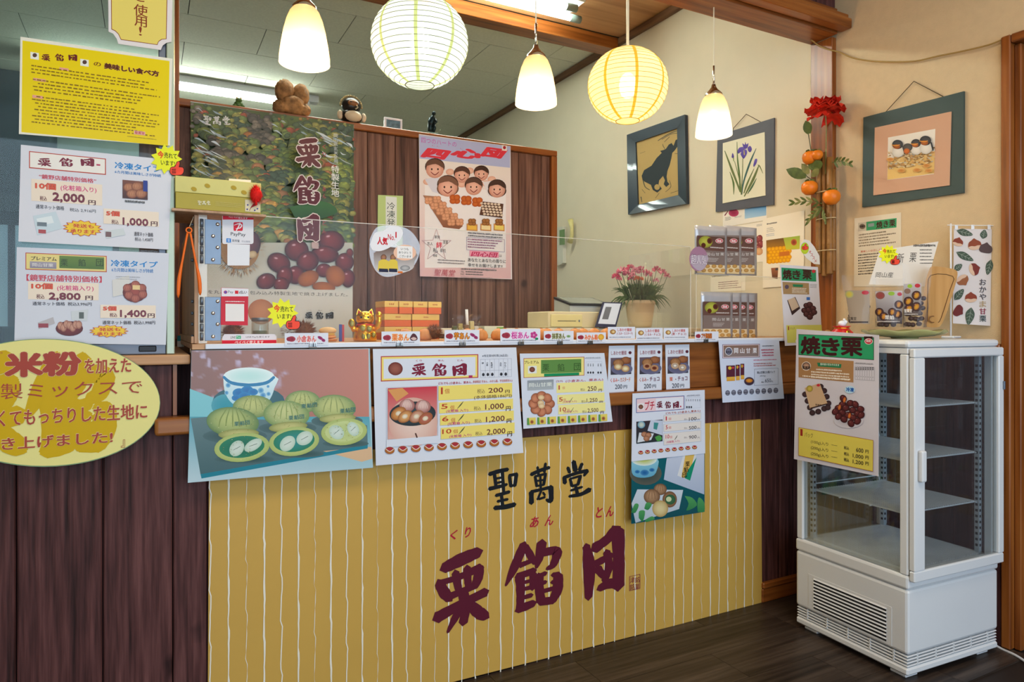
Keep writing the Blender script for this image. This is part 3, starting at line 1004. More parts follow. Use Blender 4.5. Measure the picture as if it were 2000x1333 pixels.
# glass sides
for (a, b_, c_, d_) in ((.008, .012, .031, DD - .031), (WW - .012, WW - .008, .031, DD - .031)):
    MB().box(a, b_, c_, d_, zg + .0005, zt - .0045).build('glass_side', FGL, fr)
MB().box(.031, WW - .031, DD - .012, DD - .008, zg + .0005, zt - .0045).build('glass_back', FGL, fr)
# door
dr = MB().box(.001, WW - .001, -.024, -.0035, zg - .016, zg + .02, .004).box(.001, WW - .001, -.024, -.0035, zt - .016, zt + .014, .004) \
    .box(.001, .054, -.024, -.0035, zg + .0205, zt - .0165, .003).box(WW - .030, WW - .001, -.024, -.0035, zg + .0205, zt - .0165, .003).build('door', FRW, fr)
MB().box(.0545, WW - .0305, -.015, -.011, zg + .0205, zt - .0165).build('door_glass', FGL, dr)
MB().box(.014, .040, -.041, -.0245, .668, .772, .006, 2).build('door_handle', FRW, dr)
MB().box(WW - .010, WW - .002, -.030, -.0245, .955, .985, .001).build('hinge', STEEL, dr)
# slotted uprights
for (a, c_) in ((.034, .034), (WW - .05, .034), (.034, DD - .05), (WW - .05, DD - .05)):
    u = MB().box(a, a + .016, c_, c_ + .016, zg + .001, zt - .005).build('shelf_upright', FRG, fr)
    sm = MB()
    z = zg + .03
    while z < zt - .04:
        sm.box(a + .004, a + .012, c_ - .0006, c_ + .001, z, z + .009)
        sm.box(a - .0006, a + .001, c_ + .004, c_ + .012, z, z + .009)
        z += .021
    tag(sm.build('slots', SLOT, u), kind='stuff')
# wire shelves
WIREW = plain('white_coated_wire', '#e2e6ea', 0.3)
sw = MB()
x0, x1, y0, y1 = .052, WW - .052, .05, DD - .04
for k in range(30):
    xx = x0 + (x1 - x0) * k / 29
    sw.tube([(xx, y0, 0), (xx, y1, 0)], .0019, 5)
for yy in (y0, y0 + (y1 - y0) * .33, y0 + (y1 - y0) * .67, y1):
    sw.tube([(x0 - .012, yy, -.0035), (x1 + .012, yy, -.0035)], .0026, 6)
for xx in (x0, x1):
    sw.tube([(xx, y0 - .008, -.003), (xx, y1 + .01, -.003)], .0026, 6)
sw.tube([(x0, y1 + .008, .0), (x0, y1 + .012, .018), (x1, y1 + .012, .018), (x1, y1 + .008, 0)], .0024, 6)
s0 = sw.build('wire_shelf', WIREW, fr)
s0.location = (0, 0, .545)
for z in (.725, .905):
    s1 = s0.copy(); C.objects.link(s1); s1.parent = fr; s1.location = (0, 0, z)
fg = MB()
for k in range(40):
    xx = .04 + (WW - .08) * k / 39
    fg.box(xx - .002, xx + .002, .036, DD - .036, zg + .004, zg + .009)
fg.box(.036, WW - .036, .036, DD - .036, zg + .0005, zg + .0042)
fg.build('floor_grille', WIREW, fr)
# vent louvres on the side facing the customer
MB().box(-.0032, -.0021, .055, DD - .06, .098, .230, .0004).build('vent_plate', FRW, fr)
for k in range(9):
    z = .106 + .0128 * k
    v_ = MB().box(-.0038, -.0033, .075, DD - .085, z, z + .007).build('vent_slot', SLOT, fr)
    MB().prism([(-.0033, .075, z + .0128), (-.0075, .075, z + .0085), (-.0033, .075, z + .0072)], (0, DD - .16, 0)).build('louvre', FRW, fr)
# plinth with slats on both visible sides, feet
MB().box(.012, WW - .012, .012, DD - .012, .046, .0885).build('plinth_core', SLOT, fr)
for k in range(4):
    z = .048 + .0105 * k
    MB().box(.001, WW - .001, .001, DD - .001, z, z + .0055, .002).build('plinth_slat', FRW, fr)
for q in range(5):
    MB().box(.001, .006, .05 + q * .09, .055 + q * .09, .048, .088).build('slat_rib', FRW, fr)
for q in range(5):
    MB().box(.05 + q * .095, .055 + q * .095, .001, .006, .048, .088).build('slat_rib', FRW, fr)
MB().box(-.002, WW + .002, -.002, DD + .002, .02, .0455, .006).build('base_frame', FRW, fr)
for (a, c_) in ((.02, .02), (WW - .08, .02), (.02, DD - .08), (WW - .08, DD - .08)):
    MB().box(a, a + .06, c_, c_ + .06, 0.0005, .0195, .003).build('foot', FRW, fr)
pc = smooth_path([(2.765, 1.60, .3), (2.768, 1.50, .06), (2.762, 1.40, .005), (2.74, 1.32, .004), (2.70, 1.22, .004), (2.72, 1.05, .004), (2.76, .9, .004)], 6)
tag(MB(pc[0]).tube(pc, .0045, 8).build('power_cable', WHITE_P, None, True), 'white power cable lying on the floor by the door jamb', 'cable')

# ------------------------------------------------------------------ small drawing helpers for printed pictures
def vnoise(seed):
    rnd = random.Random(seed)
    T = [rnd.random() for _ in range(4096)]
    def h(i, j): return T[(i * 73 + j * 179 + (i * j) % 37) & 4095]
    def n(x, y):
        i, j = math.floor(x), math.floor(y)
        u, v = x - i, y - j
        u, v = u * u * (3 - 2 * u), v * v * (3 - 2 * v)
        return (h(i, j) * (1 - u) + h(i + 1, j) * u) * (1 - v) + (h(i, j + 1) * (1 - u) + h(i + 1, j + 1) * u) * v
    return n


def grid(a, q, nu, nv, fn):
    """photo-like print: colour fn(u, v) on a fine grid over the quad q (TL, TR, BR, BL, crop coordinates)"""
    P = [a.px(*p) for p in q]
    pts, cols = [], []
    for j in range(nv + 1):
        for i in range(nu + 1):
            u, v = i / nu, j / nv
            pts.append(tuple((P[0][k] * (1 - u) + P[1][k] * u) * (1 - v) + (P[3][k] * (1 - u) + P[2][k] * u) * v for k in (0, 1)))
            cols.append(fn(u, v))
    w = nu + 1
    a.put('picture', pts, [(j * w + i, j * w + i + 1, (j + 1) * w + i + 1, (j + 1) * w + i) for j in range(nv) for i in range(nu)], cols)


def mixc(a, b, t):
    t = max(0, min(1, t))
    return [x + (y - x) * t for x, y in zip(a, b)]


def bun(a, cx, cy, rx, ry, c, d, rot=0.0, ridges=4, rc=None):
    a.ell(cx - rx, cy - ry, cx + rx, cy + ry, c, d, rot, 24, -.15, -.3)
    for k in range(ridges):
        q = (k + 1) / (ridges + 1) * 1.5 - .75
        a.stroke([(cx + q * rx * .45, cy - ry * .92 * math.sqrt(max(.05, 1 - q * q * .3)), rx * .02), (cx + q * rx * .9, cy - ry * .25, rx * .05), (cx + q * rx * 1.05, cy + ry * .3, rx * .03)], rc or d)


def nut(a, cx, cy, rx, ry, rot=0, c='#8a3b34', d='#3a1414', hi='#d79a90'):
    a.ell(cx - rx, cy - ry, cx + rx, cy + ry, c, d, rot, 22, -.2, -.3)
    a.ell(cx - rx * .45, cy - ry * .6, cx - rx * .05, cy - ry * .35, hi, c, rot - .3, 12)


def burr_icon(a, cx, cy, r):
    """small printed picture of an open chestnut burr"""
    a.ell(cx - r, cy - r * .72, cx + r, cy + r * .8, '#c07a3a', '#9a5522')
    a.poly([(cx - r * .75, cy - r * .2), (cx - r * .3, cy - r * .7), (cx, cy - r * .55), (cx + r * .3, cy - r * .7), (cx + r * .75, cy - r * .2), (cx, cy + r * .25)], '#a8323a')
    a.stroke([(cx - r * .8, cy - r * .25, r * .12), (cx, cy + r * .25, r * .12), (cx + r * .8, cy - r * .25, r * .12)], '#f2e6d8')


def thumb(a, x, y, s):
    """printed thumbs-up hand"""
    for c, g in (('#201010', .05), ('#f0503a', 0.0)):
        a.stroke([(x + s * .42, y + s * .62, s * (.34 + g * 2)), (x + s * .50, y + s * .36, s * (.26 + g * 2)), (x + s * .60, y + s * .06, s * (.20 + g * 2))], c)
        a.poly([(x + s * u, y + s * v) for u, v in ((.02 - g, .50), (.12, .42 - g), (.80, .42 - g), (.96 + g, .50), (.98 + g, .74), (.86 + g, .94), (.60, 1.0 + g), (.16, .98 + g), (.0 - g, .84), (-.02 - g, .66))], c, sm=3)
    for k in range(3):
        a.stroke([(x + s * .1, y + s * (.58 + .13 * k), s * .04), (x + s * .4, y + s * (.57 + .13 * k), s * .05)], '#6a1510')


def selling(plane, val, x, y, s, label, parent_note=None):
    """yellow starburst sticker with a thumbs-up"""
    pts = []
    for i in range(22):
        r = .5 if i % 2 == 0 else .36
        pts.append((x + s * (.45 + r * math.cos(PI * i / 11)), y + s * (.42 + r * .95 * math.sin(PI * i / 11))))
    o = sheet('star_sticker', label, 'sticker', None, plane, val, '#eef02a', 'yellow starburst stickers', poly=pts)
    a = Art(plane, val, (0, 0, 1))
    a.text('今', x + s * .18, y + s * .16, x + s * .36, y + s * .38, '#e8542a', .05)
    a.text('売れて', x + s * .38, y + s * .2, x + s * .78, y + s * .38, '#1c1c14', .02)
    a.text('います!', x + s * .28, y + s * .44, x + s * .72, y + s * .6, '#1c1c14', .02)
    thumb(a, x + s * .58, y + s * .50, s * .42)
    a.finish(o)
    return o


# ------------------------------------------------------------------ sheets on the sliding window
YG = 2.0855
o = sheet('notice_plaque', 'cream yellow vertical plaque with notched corners hung on the sliding window', 'plaque', None, 'Y', YG, '#e6dcd8',
          poly=[(211, -50), (212, 62), (221, 66), (228, 76), (231, 86), (314, 98), (318, 89), (325, 84), (335, 82), (338, -50)])
a = Art('Y', YG, (0, 0, 3.92))
a.poly([(848, -190), (852, 225), (880, 238), (905, 262), (925, 305), (1205, 345), (1215, 320), (1240, 303), (1275, 300), (1285, -190)], '#8a3a20')
a.poly([(854, -190), (857, 221), (884, 234), (909, 259), (928, 300), (1202, 340), (1212, 316), (1236, 299), (1270, 296), (1279, -190)], '#e8d26a')
a.text('ご', 1040, -75, 1120, 5, '#8a3a22', .01)
a.text('使', 1024, 25, 1130, 115, '#8a3a22', .012)
a.text('用', 1030, 118, 1124, 195, '#8a3a22', .012)
a.text('!', 1064, 202, 1086, 270, '#8a3a22', .01)
a.finish(o)

o = sheet('instruction_poster', 'bright yellow laminated instruction poster taped on the sliding window', 'poster', [(40, 72), (337, 115), (332, 285), (37, 262)], 'Y', YG, '#ece6d2', coat=.3)
a = Art('Y', YG, (0, 0, 3.92))
a.poly([(172, 310), (1298, 468), (1286, 1118), (164, 1012)], '#ecd000')
for x, y in ((233, 397), (615, 450)):
    a.rect(x, y, x + 64, y + 52, '#eceadc')
    a.ell(x + 16, y + 10, x + 50, y + 42, '#5a4038')
a.logo('栗餡団', 316, 408, 592, 462, '#6a2020', .5)
a.text('の', 718, 472, 772, 502, '#7a3a10', .03)
a.text('美味しい食べ方', 800, 482, 1215, 524, '#5a2a10', .05, '#d8a050', .03)
a.rect(455, 515, 525, 535, '#e8a08a'); a.rect(255, 596, 350, 616, '#e8a08a'); a.rect(248, 726, 330, 748, '#e8a08a')
a.lines(240, 488, 1262, 565, 3, '#8a6a10', .42, .2, 3)
a.lines(240, 592, 1262, 698, 4, '#8a6a10', .42, .35, 4, .05)
a.lines(240, 722, 1262, 945, 9, '#8a6a10', .42, .3, 5, .06)
a.rect(1026, 1000, 1112, 1028, '#eab0a0')
a.text('聖萬堂', 1032, 1004, 1106, 1024, '#b03a3a', .02)
a.lines(975, 1035, 1220, 1052, 1, '#a08a20', .4, .1, 6)
a.finish(o, INKG)


def price_common(a, frozen, six, y5):
    a.text('冷凍タイプ', *frozen, '#1580c4', .04)
    a.text('6カ月間は美味しさが持続', *six, '#1f6fb0', .02)


o = sheet('price_poster', 'white laminated frozen-type price poster with red-framed title at 2,000 yen', 'poster', [(41, 283), (336, 313), (329, 488), (36, 472)], 'Y', YG, '#dedde2', coat=.3)
a = Art('Y', YG, (0, 270, 3.175))
a.rect(180, 80, 657, 186, '#b8402a'); a.rect(186, 86, 651, 180, '#efe8dc')
a.logo('栗餡団', 232, 118, 585, 172, '#7c1f34', .55)
a.rect(598, 200 - 40, 622, 210 - 40, '#c04060')
price_common(a, (712, 146, 1000, 186), (712, 198, 998, 217), 0)
a.text('“鏡野店舗特別価格”', 242, 222, 596, 250, '#c8384a', .03)
a.rect(194, 252, 634, 388, '#efdcc4')
a.text('10個', 220, 274, 345, 312, '#e0552f', .04, '#a02a20', .03)
a.text('(化粧箱入り)', 376, 288, 598, 326, '#d2447a', .03)
a.text('税込', 247, 358, 290, 386, '#6a2a2a', .03)
a.text('2,000', 328, 338, 524, 394, '#7a2c3a', .05, '#2c1a1a', .02)
a.text('円', 548, 384, 592, 412, '#5a2a2a', .04)
a.text('通常ネット価格', 222, 410, 398, 436, '#4a4444', .01)
a.text('税込 2,916円', 432, 432, 594, 454, '#5a5454', .01)
a.poly([(205, 482), (345, 455), (388, 560), (232, 602)], '#c9d6da')
a.poly([(225, 500), (320, 482), (335, 525), (240, 545)], '#e2e8e6'); a.rect(238, 566, 285, 590, '#b04a4a'); a.rect(230, 520, 290, 545, '#6f7a80')
a.burst(386, 500, 640, 604, '#f0c818', 15, .8, '#c03a20')
a.text('発送も', 452, 530, 580, 553, '#c8301c', .04); a.text('承ります', 436, 562, 590, 586, '#c8301c', .04)
a.rect(642, 436, 985, 530, '#efdcc4')
a.text('5個', 660, 450, 740, 480, '#e0552f', .04, '#a02a20', .03)
a.text('税込', 692, 505, 735, 532, '#6a2a2a', .03)
a.text('1,000', 762, 494, 918, 542, '#7a2c3a', .05, '#2c1a1a', .02)
a.text('円', 936, 516, 976, 544, '#5a2a2a', .04)
a.poly([(650, 575), (765, 560), (780, 600), (660, 622)], '#cfd4d2'); a.rect(655, 580, 690, 612, '#7a5a58')
a.text('通常ネット価格', 832, 580, 950, 606, '#4a4040', .02); a.text('税込 1,458円', 836, 614, 948, 638, '#4a4040', .01)
a.rect(760, 258, 916, 372, '#7a4a38', '#4a2a24')
for cx, cy in ((800, 305), (850, 300), (820, 345), (875, 345)): bun(a, cx, cy, 36, 28, '#c88a60', '#7a4028')
a.rect(888, 262, 915, 330, '#2a3a8a')
a.lines(775, 380, 905, 400, 1, '#555555', .8, .1, 3)
a.finish(o, INKG)

o = sheet('price_poster', 'white laminated premium price poster with green title bar at 2,800 yen', 'poster', [(33, 483), (330, 495), (324, 674), (28, 670)], 'Y', YG, '#d6d8e0', coat=.3)
a = Art('Y', YG, (0, 270, 3.175))
a.rect(158, 710, 662, 816, '#b8402a'); a.rect(163, 715, 657, 811, '#e6d27e')
a.text('プレミアム', 192, 732, 350, 756, '#3a2618', .04)
a.rect(185, 764, 350, 806, '#a49aa4', '#8a8290'); a.text('岡山甘栗', 200, 774, 330, 796, '#e6e0d8', .01)
a.rect(368, 729, 646, 806, '#6a8432', '#50702a')
for i, ch in enumerate('栗餡団'): a.text(ch, 376 + 110 * i, 750, 420 + 110 * i, 794, '#26340f', 0)
price_common(a, (688, 754, 976, 794), (692, 804, 950, 828), 0)
a.text('【鏡野店舗特別価格】', 165, 844, 630, 884, '#c8384a', .03)
a.rect(174, 890, 612, 1000, '#efdcc4')
a.text('10個', 196, 900, 325, 934, '#e0552f', .04, '#a02a20', .03)
a.text('(化粧箱入り)', 354, 912, 580, 948, '#d2447a', .03)
a.text('税込', 226, 968, 275, 996, '#6a2a2a', .03); a.text('2,800', 305, 960, 498, 1006, '#7a2c3a', .05, '#2c1a1a', .02); a.text('円', 530, 978, 575, 1004, '#5a2a2a', .04)
a.text('通常ネット価格  税込3,996円', 202, 1014, 568, 1038, '#4a4040', .02)
a.poly([(235, 1145), (330, 1110), (340, 1150), (240, 1185)], '#b9b2b2'); a.rect(238, 1150, 300, 1176, '#9a4048')
a.poly([(440, 1075), (548, 1062), (540, 1135), (445, 1130)], '#cdd0d0'); a.rect(490, 1080, 520, 1120, '#5a605a')
a.ell(345, 1135, 515, 1228, '#7a2a24', '#5a1a18')
for k in range(7): bun(a, 375 + 19 * k, 1165 + 12 * math.sin(k * 2), 20, 26, '#d8a488', '#8a4a38', 0, 2)
a.rect(622, 1034, 966, 1116, '#efdcc4')
a.text('5個', 640, 1043, 720, 1070, '#e0552f', .04, '#a02a20', .03); a.text('税込', 680, 1084, 726, 1110, '#6a2a2a', .03)
a.text('1,400', 746, 1068, 906, 1114, '#7a2c3a', .05, '#2c1a1a', .02); a.text('円', 916, 1088, 958, 1114, '#5a2a2a', .04)
a.text('通常ネット価格  税込1,998円', 636, 1132, 962, 1156, '#4a4040', .02)
a.burst(550, 1158, 800, 1238, '#f0c818', 15, .8, '#c03a20')
a.text('発送も', 615, 1176, 745, 1198, '#c8301c', .04); a.text('承ります', 600, 1204, 755, 1226, '#c8301c', .04)
a.poly([(696, 880), (800, 850), (815, 960), (700, 985)], '#d8d4cc'); a.lines(720, 852, 880, 880, 2, '#8a8a8a', .3, .2, 9)
a.ell(760, 895, 910, 1018, '#a04a3a', '#5a201c')
for cx, cy in ((790, 930), (880, 930), (800, 975), (840, 995), (885, 970), (840, 910)): bun(a, cx, cy, 28, 26, '#c07058', '#7a3428', 0, 3)
a.rect(822, 912, 868, 940, '#e8c88a')
a.finish(o, INKG)
selling('Y', YG - .004, 297, 285, 62, 'yellow starburst sticker on the corner of the window price poster')

# oval sign in front of the sill
EL = [(85 + 228 * math.cos(t), 787 + 125 * math.sin(t)) for t in [2 * PI * k / 56 for k in range(56)]]
o = sheet('oval_sign', 'large oval cream yellow sign board with red lettering in front of the sill', 'sign', None, 'Y', 2.056, '#7f9a72', th=.004, poly=EL)
a = Art('Y', 2.053, (0, 640, 4.443))
a.ell(378 - 1008, 653 - 549, 378 + 1008, 653 + 549, '#e9df8e', None, 0, 64)
G = '#cfa90c'
a.logo('餡', 235, 240, 990, 1120, G, out=G, ow=.035); a.logo('栗', -560, 240, 215, 1190, G, out=G, ow=.035)
RD = '#a8483a'
a.text('『', -30, 215, 20, 270, RD, .0)
a.text('米粉', 55, 225, 690, 425, RD, .06, '#e6c9a0', .012)
a.text('を加えた', 735, 270, 1135, 400, RD, .035, '#e6d090', .02)
a.text('製ミックスで', 5, 490, 1235, 625, RD, .0)
a.text('くてもっちりした生地に', -20, 720, 1275, 860, RD, .03, '#e6d090', .012)
a.text('き上げました!', 15, 960, 975, 1065, RD, .035, '#e6d090', .012)
a.text('』', 1050, 975, 1085, 1045, RD, 0)
a.finish(o)

# ------------------------------------------------------------------ yellow counter panel
YPN = 2.087
o = sheet('counter_panel', 'large mustard yellow striped panel with brush lettering on the counter front', 'sign board', None, 'Y', YB - .0005, '#c79a3e', th=.0075,
          poly=[(408, 903), (1483, 819), (1486, 1178), (405, 1452)], mat=plain('mustard_panel', '#c9a04c', .5, var=.03, scale=3))
a = Art('Y', YPN, (0, 0, 1))
rs = random.Random(3)
XL, XR = .1525, 2.308
vs, fs, cs = [], [], []
x = .155
kk = 0
while x < XR:
    kind = kk % 4
    n = 44
    base = len(vs)
    for j in range(n + 1):
        z = .782 * j / n
        ph = (z * 7 + kk * 1.7) % 1.0
        dx = (ph - .5) * (.005 if kind in (0, 2) else .002) + rs.uniform(-.0007, .0007)
        w = {0: .0016, 1: .0012 + .0016 * ph, 2: .0009, 3: .0018 + .0022 * abs(ph - .5)}[kind]
        if kind == 2 and rs.random() < .3: w *= .3
        vs += [Vector((x + dx - w, YPN - .0012, z)), Vector((x + dx + w, YPN - .0012, z))]
    fs += [(base + 2 * j, base + 2 * j + 1, base + 2 * j + 3, base + 2 * j + 2) for j in range(n)]
    x += .0479; kk += 1
cs = [lin('#ece6d6')] * len(vs)
a.d['picture'] = [vs, fs, cs]
a.k = 3
a.crop = (690, 860, 3.279)
DK = '#1c1f24'
MR = '#5c1f30'
big = []
for ch, x0, y0, x1, y1, c in (('聖', 862, 190, 1058, 460, DK), ('萬', 1124, 155, 1284, 425, DK), ('堂', 1338, 135, 1526, 380, DK),
                              ('栗', 505, 735, 872, 1262, MR), ('餡', 970, 670, 1346, 1130, MR), ('団', 1468, 580, 1740, 1040, MR)):
    b2 = Art('Y', YPN, (690, 860, 3.279))
    b2.k = 6
    b2.logo(ch, x0, y0, x1, y1, c)
    b2.finish(o, None, {'lettering': 'brush_character'})
RDD = '#b01c3a'
for t, x0, y0, x1, y1 in (('く', 622, 582, 668, 640), ('り', 715, 560, 752, 625), ('あ', 1132, 497, 1186, 562), ('ん', 1226, 486, 1280, 550), ('と', 1555, 432, 1596, 498), ('ん', 1618, 428, 1666, 492)):
    a.text(t, x0, y0, x1, y1, RDD, .035, shear=.25)
a.frame(1768, 874, 1838, 968, 3, '#8a3440')
for t, x0, y0 in (('銘', 1804, 880), ('菓', 1804, 924), ('津', 1772, 882), ('銘', 1772, 926)):
    a.text(t, x0, y0, x0 + 30, y0 + 38, '#8a3440', -.005)
a.finish(o)

# ------------------------------------------------------------------ sheets hanging from the counter edge
YC = 2.036
o = sheet('bun_photo_poster', 'laminated photo poster of green matcha buns and a blue-white tea bowl', 'poster', [(374, 685), (722, 681), (728, 914), (367, 943)], 'Y', YC, '#a9c6cf', coat=.5, rough=.25)
a = Art('Y', YC, (360, 680, 4.76))
n1 = vnoise(5)
def bgf(u, v):
    c = mixc(lin('#8f6a62'), lin('#c07a66'), u * 1.1 - .1)
    gl = max(0, .5 - u * 1.5) * max(0, 1 - abs(v - .5) * 1.6)
    s = n1(u * 30, v * 14 + u * 10)
    if u < .55 and s > .68: c = mixc(c, lin('#c2b4cc'), (s - .68) * 6 * (1 - u))
    return c
grid(a, [(68, 25), (1712, 10), (1718, 700), (52, 640)], 70, 30, bgf)
a.poly([(52, 380), (290, 470), (430, 640), (50, 650)], '#7fc4cc')
a.poly([(50, 640), (1720, 640), (1755, 1110), (32, 1255)], '#4f9fae', '#bcd3da')
a.ell(262, 350, 935, 640, '#3f6a72', '#35606a')
a.ell(250, 430, 520, 640, '#2f94a4', '#4f9fae')
a.poly([(60, 655), (240, 640), (1700, 720), (1705, 905), (150, 1175)], '#5f7a7c', '#49686c')
a.poly([(1290, 960), (1740, 920), (1750, 1030), (1650, 1060)], '#d9b48c')
a.poly([(150, 1175), (1705, 900), (1705, 935), (160, 1215)], '#1f7f92')
# tea bowl
a.poly([(362, 260), (840, 260), (838, 370), (800, 470), (740, 530), (620, 560), (500, 545), (420, 490), (372, 390)], '#dfeef0', '#a9d6e0', sm=3)
a.ell(364, 182, 836, 345, '#bfe6e0', '#e6f4f2', 0, 30)
a.stroke([(366, 270, 26), (440, 325, 30), (600, 345, 30), (760, 325, 30), (834, 272, 26)], '#2f7fae')
for cx, cy, r in ((510, 420, 62), (585, 395, 58), (640, 410, 45), (560, 455, 60), (480, 465, 40)): a.ell(cx - r, cy - r * .72, cx + r, cy + r * .72, '#2a6fae', '#2f86bd')
for cx, cy, r in ((715, 400, 32), (735, 445, 32), (410, 350, 26), (395, 420, 22), (780, 360, 16), (785, 430, 22)): a.ell(cx - r, cy - r, cx + r * .8, cy + r * .8, '#3a86be', '#9acbe0')
# shadows and tray edge under the buns
for cx, cy, rx, ry in ((470, 820, 300, 70), (960, 745, 270, 60), (1420, 680, 240, 60), (560, 1035, 280, 40), (1050, 985, 250, 36), (1500, 890, 215, 34)):
    a.ell(cx - rx, cy - ry, cx + rx, cy + ry, '#33504e', '#4d696a')
# buns
GB, GD = '#c2c67a', '#6f8a4e'
for cx, cy, rx, ry, tx in ((640, 545, 190, 105, 0), (1100, 500, 165, 105, 1), (1390, 560, 205, 125, 1)):
    bun(a, cx, cy, rx, ry, GB, GD, 0, 4, '#8f9a56')
bun(a, 450, 690, 245, 140, '#b9c274', '#5f8048', .08, 5, '#7f9048')
bun(a, 950, 620, 215, 130, '#c6ca86', '#72904f', .05, 5, '#90a058')
for cx, cy, rx, ry, rt_ in ((505, 800, 190, 48, -.05), (965, 735, 180, 48, -.08), (1425, 655, 170, 42, -.06)):
    a.ell(cx - rx, cy - ry, cx + rx, cy + ry, '#c4c078', '#8a9048', rt_, 24)
for x0, y0 in ((465, 670), (970, 615), (1090, 505), (1448, 550)):
    for i, ch in enumerate('栗餡団'):
        a.text(ch, x0 + i * 50, y0 + 18 - 7 * i, x0 + i * 50 + 42, y0 + 58 - 7 * i, '#3f6f62', .04)
def cut(cx, cy, rx, ry, rot, fill):
    a.ell(cx - rx, cy - ry, cx + rx, cy + ry, '#c9d48c', '#a9b866', rot, 28)
    a.ell(cx - rx * .82, cy - ry * .78, cx + rx * .82, cy + ry * .72, fill, '#2a7f5c' if fill != '#b9c880' else '#c4d08c', rot, 28)
cut(535, 925, 258, 135, -.10, '#1f6f58'); cut(1020, 870, 235, 135, -.12, '#2f8a86'); cut(1485, 780, 215, 125, -.1, '#b9c880')
for cx, cy, rx, ry, rot in ((488, 935, 80, 62, -.9), (640, 905, 92, 48, -.55), (960, 890, 82, 62, -.8), (1118, 840, 80, 62, -.5), (1415, 785, 62, 75, -.9), (1570, 755, 52, 70, -.5)):
    a.ell(cx - rx, cy - ry, cx + rx, cy + ry, '#d3ded2', '#b6cdb8', rot, 22)
    a.stroke([(cx - rx * .4, cy + ry * .25, 4), (cx + rx * .4, cy - ry * .3, 5)], '#5f7a6a')
rz = random.Random(31)
for (bx0, by0, brx, bry) in ((450, 690, 225, 120), (950, 620, 195, 110), (640, 545, 170, 85), (1390, 560, 185, 105), (1100, 500, 145, 85), (1485, 780, 190, 110), (535, 925, 240, 120)):
    for _ in range(46):
        t_, q_ = rz.uniform(0, 2 * PI), math.sqrt(rz.random())
        x_, y_, r_ = bx0 + brx * q_ * math.cos(t_), by0 + bry * q_ * math.sin(t_), rz.uniform(2, 6)
        a.ell(x_ - r_, y_ - r_ * .6, x_ + r_, y_ + r_ * .6, rz.choice(['#7f8c48', '#a8a860', '#6f7f44', '#d2d49a', '#8f8a4a']), None, 0, 6)
a.finish(o, print_mat('glossy_photo_print', .25, .25, .05))

o = sheet('menu_poster', 'large white menu poster with chestnut bun photo, 200 to 2,000 yen rows', 'poster', [(728, 682), (1008, 679), (1022, 885), (734, 910)], 'Y', YC, '#d8dce6')
a = Art('Y', YC, (720, 660, 5.128))
a.rect(122, 186, 1098, 440, '#b02c3c'); a.rect(131, 195, 1089, 431, '#ecd672'); a.rect(150, 214, 1070, 412, '#d8dce6')
a.ell(195, 245, 342, 378, '#9a5a4a', '#6a2a24')       # plain chestnut motif
a.logo('栗餡団', 428, 258, 985, 388, '#7c1f38', .38); a.rect(1002, 378, 1040, 402, '#b0305a')
for t, x, y in (('くり', 472, 222), ('あん', 694, 220), ('とん', 888, 218)): a.text(t, x, y, x + 62, y + 18, '#b02040', .02)
a.text('※特定原材料等(28品目)', 1138, 170, 1394, 200, '#3a3a42', 0)
a.frame(1120, 216, 1432, 402, 2, '#9a9aa6')
for k in range(6): a.rect(1168 + k * 45, 216 - k * 1.2, 1170 + k * 45, 400 - k * 1.5, '#9a9aa6')
a.rect(1120, 330, 1432, 332, '#9a9aa6')
for k, t in ((0, '卵'), (1, '小麦'), (2, '乳成分'), (4, '大豆'), (5, 'りんご')):
    a.vtext(t, 1134 + k * 45, 246, 1152 + k * 45, 246 + 20 * len(t), '#3a3a42', .02); a.ell(1136 + k * 45, 354 - k, 1162 + k * 45, 386 - k, '#33333a')
a.text('どれでも (小倉あん、栗あん、', 700, 446, 1038, 476, '#b02c3c', .02); a.text('季節限定 芋あん、みかん餡、宇治抹茶あん)', 1045, 430, 1440, 460, '#c0584a', .01)
Y_ = '#ecd872'
rows = ((485, 630, '1個', None, '200', '(本体価格186円)'), (652, 760, '5個', 1, '1,000', None), (778, 880, '6個', 1, '1,200', None), (905, 1018, '10個', 1, '2,000', None))
for i, (y0, y1, n_, box_, p, sub) in enumerate(rows):
    x0 = 700 + i * 8
    a.rect(x0, y0, x0 + 738, y1, Y_)
    if len(n_) == 2: a.text(n_[0], x0 + (24 if i == 0 else 20), y0 + 14, x0 + (42 if i == 0 else 82), y0 + (80 if i == 0 else 62), '#b8402a', .04); a.text('個', x0 + (62 if i == 0 else 108), y0 + 28, x0 + (108 if i == 0 else 150), y0 + 76, '#b8402a', .0)
    else: a.text('10', x0 + 14, y0 + 14, x0 + 104, y0 + 60, '#b8402a', .04); a.text('個', x0 + 122, y0 + 16, x0 + 168, y0 + 56, '#b8402a', 0)
    if box_:
        a.text('(化粧箱 入り)', x0 + 60 + 8 * i, y0 + 72, x0 + 280 + 8 * i, y0 + 104, '#b8287a', .03)
        a.stroke([(x0 + 180, y0 + 60, 4), (x0 + 215, y0 + 20, 12), (x0 + 240, y0 - 12, 4)], '#5a5a3a')
    a.text('税込', x0 + (388 if i == 0 else 345), y0 + (30 if i == 0 else 38), x0 + (464 if i == 0 else 415), y0 + (76 if i == 0 else 78), '#5a3a34', .0)
    a.text(p, x0 + (500 if i == 0 else 460), y0 + (20 if i == 0 else 14), x0 + 645, y0 + (68 if i == 0 else 76), '#6a3038', .02, '#2a1a1a', .015)
    a.text('円', x0 + 668, y0 + (40 if i == 0 else 36), x0 + 712, y0 + (70 if i == 0 else 84), '#4a2a2a', .03)
    if sub: a.text(sub, x0 + 356, y0 + 96, x0 + 735, y0 + 136, '#5a3a34', .01)
a.frame(178, 502, 695, 1032, 2, '#8a8a96')
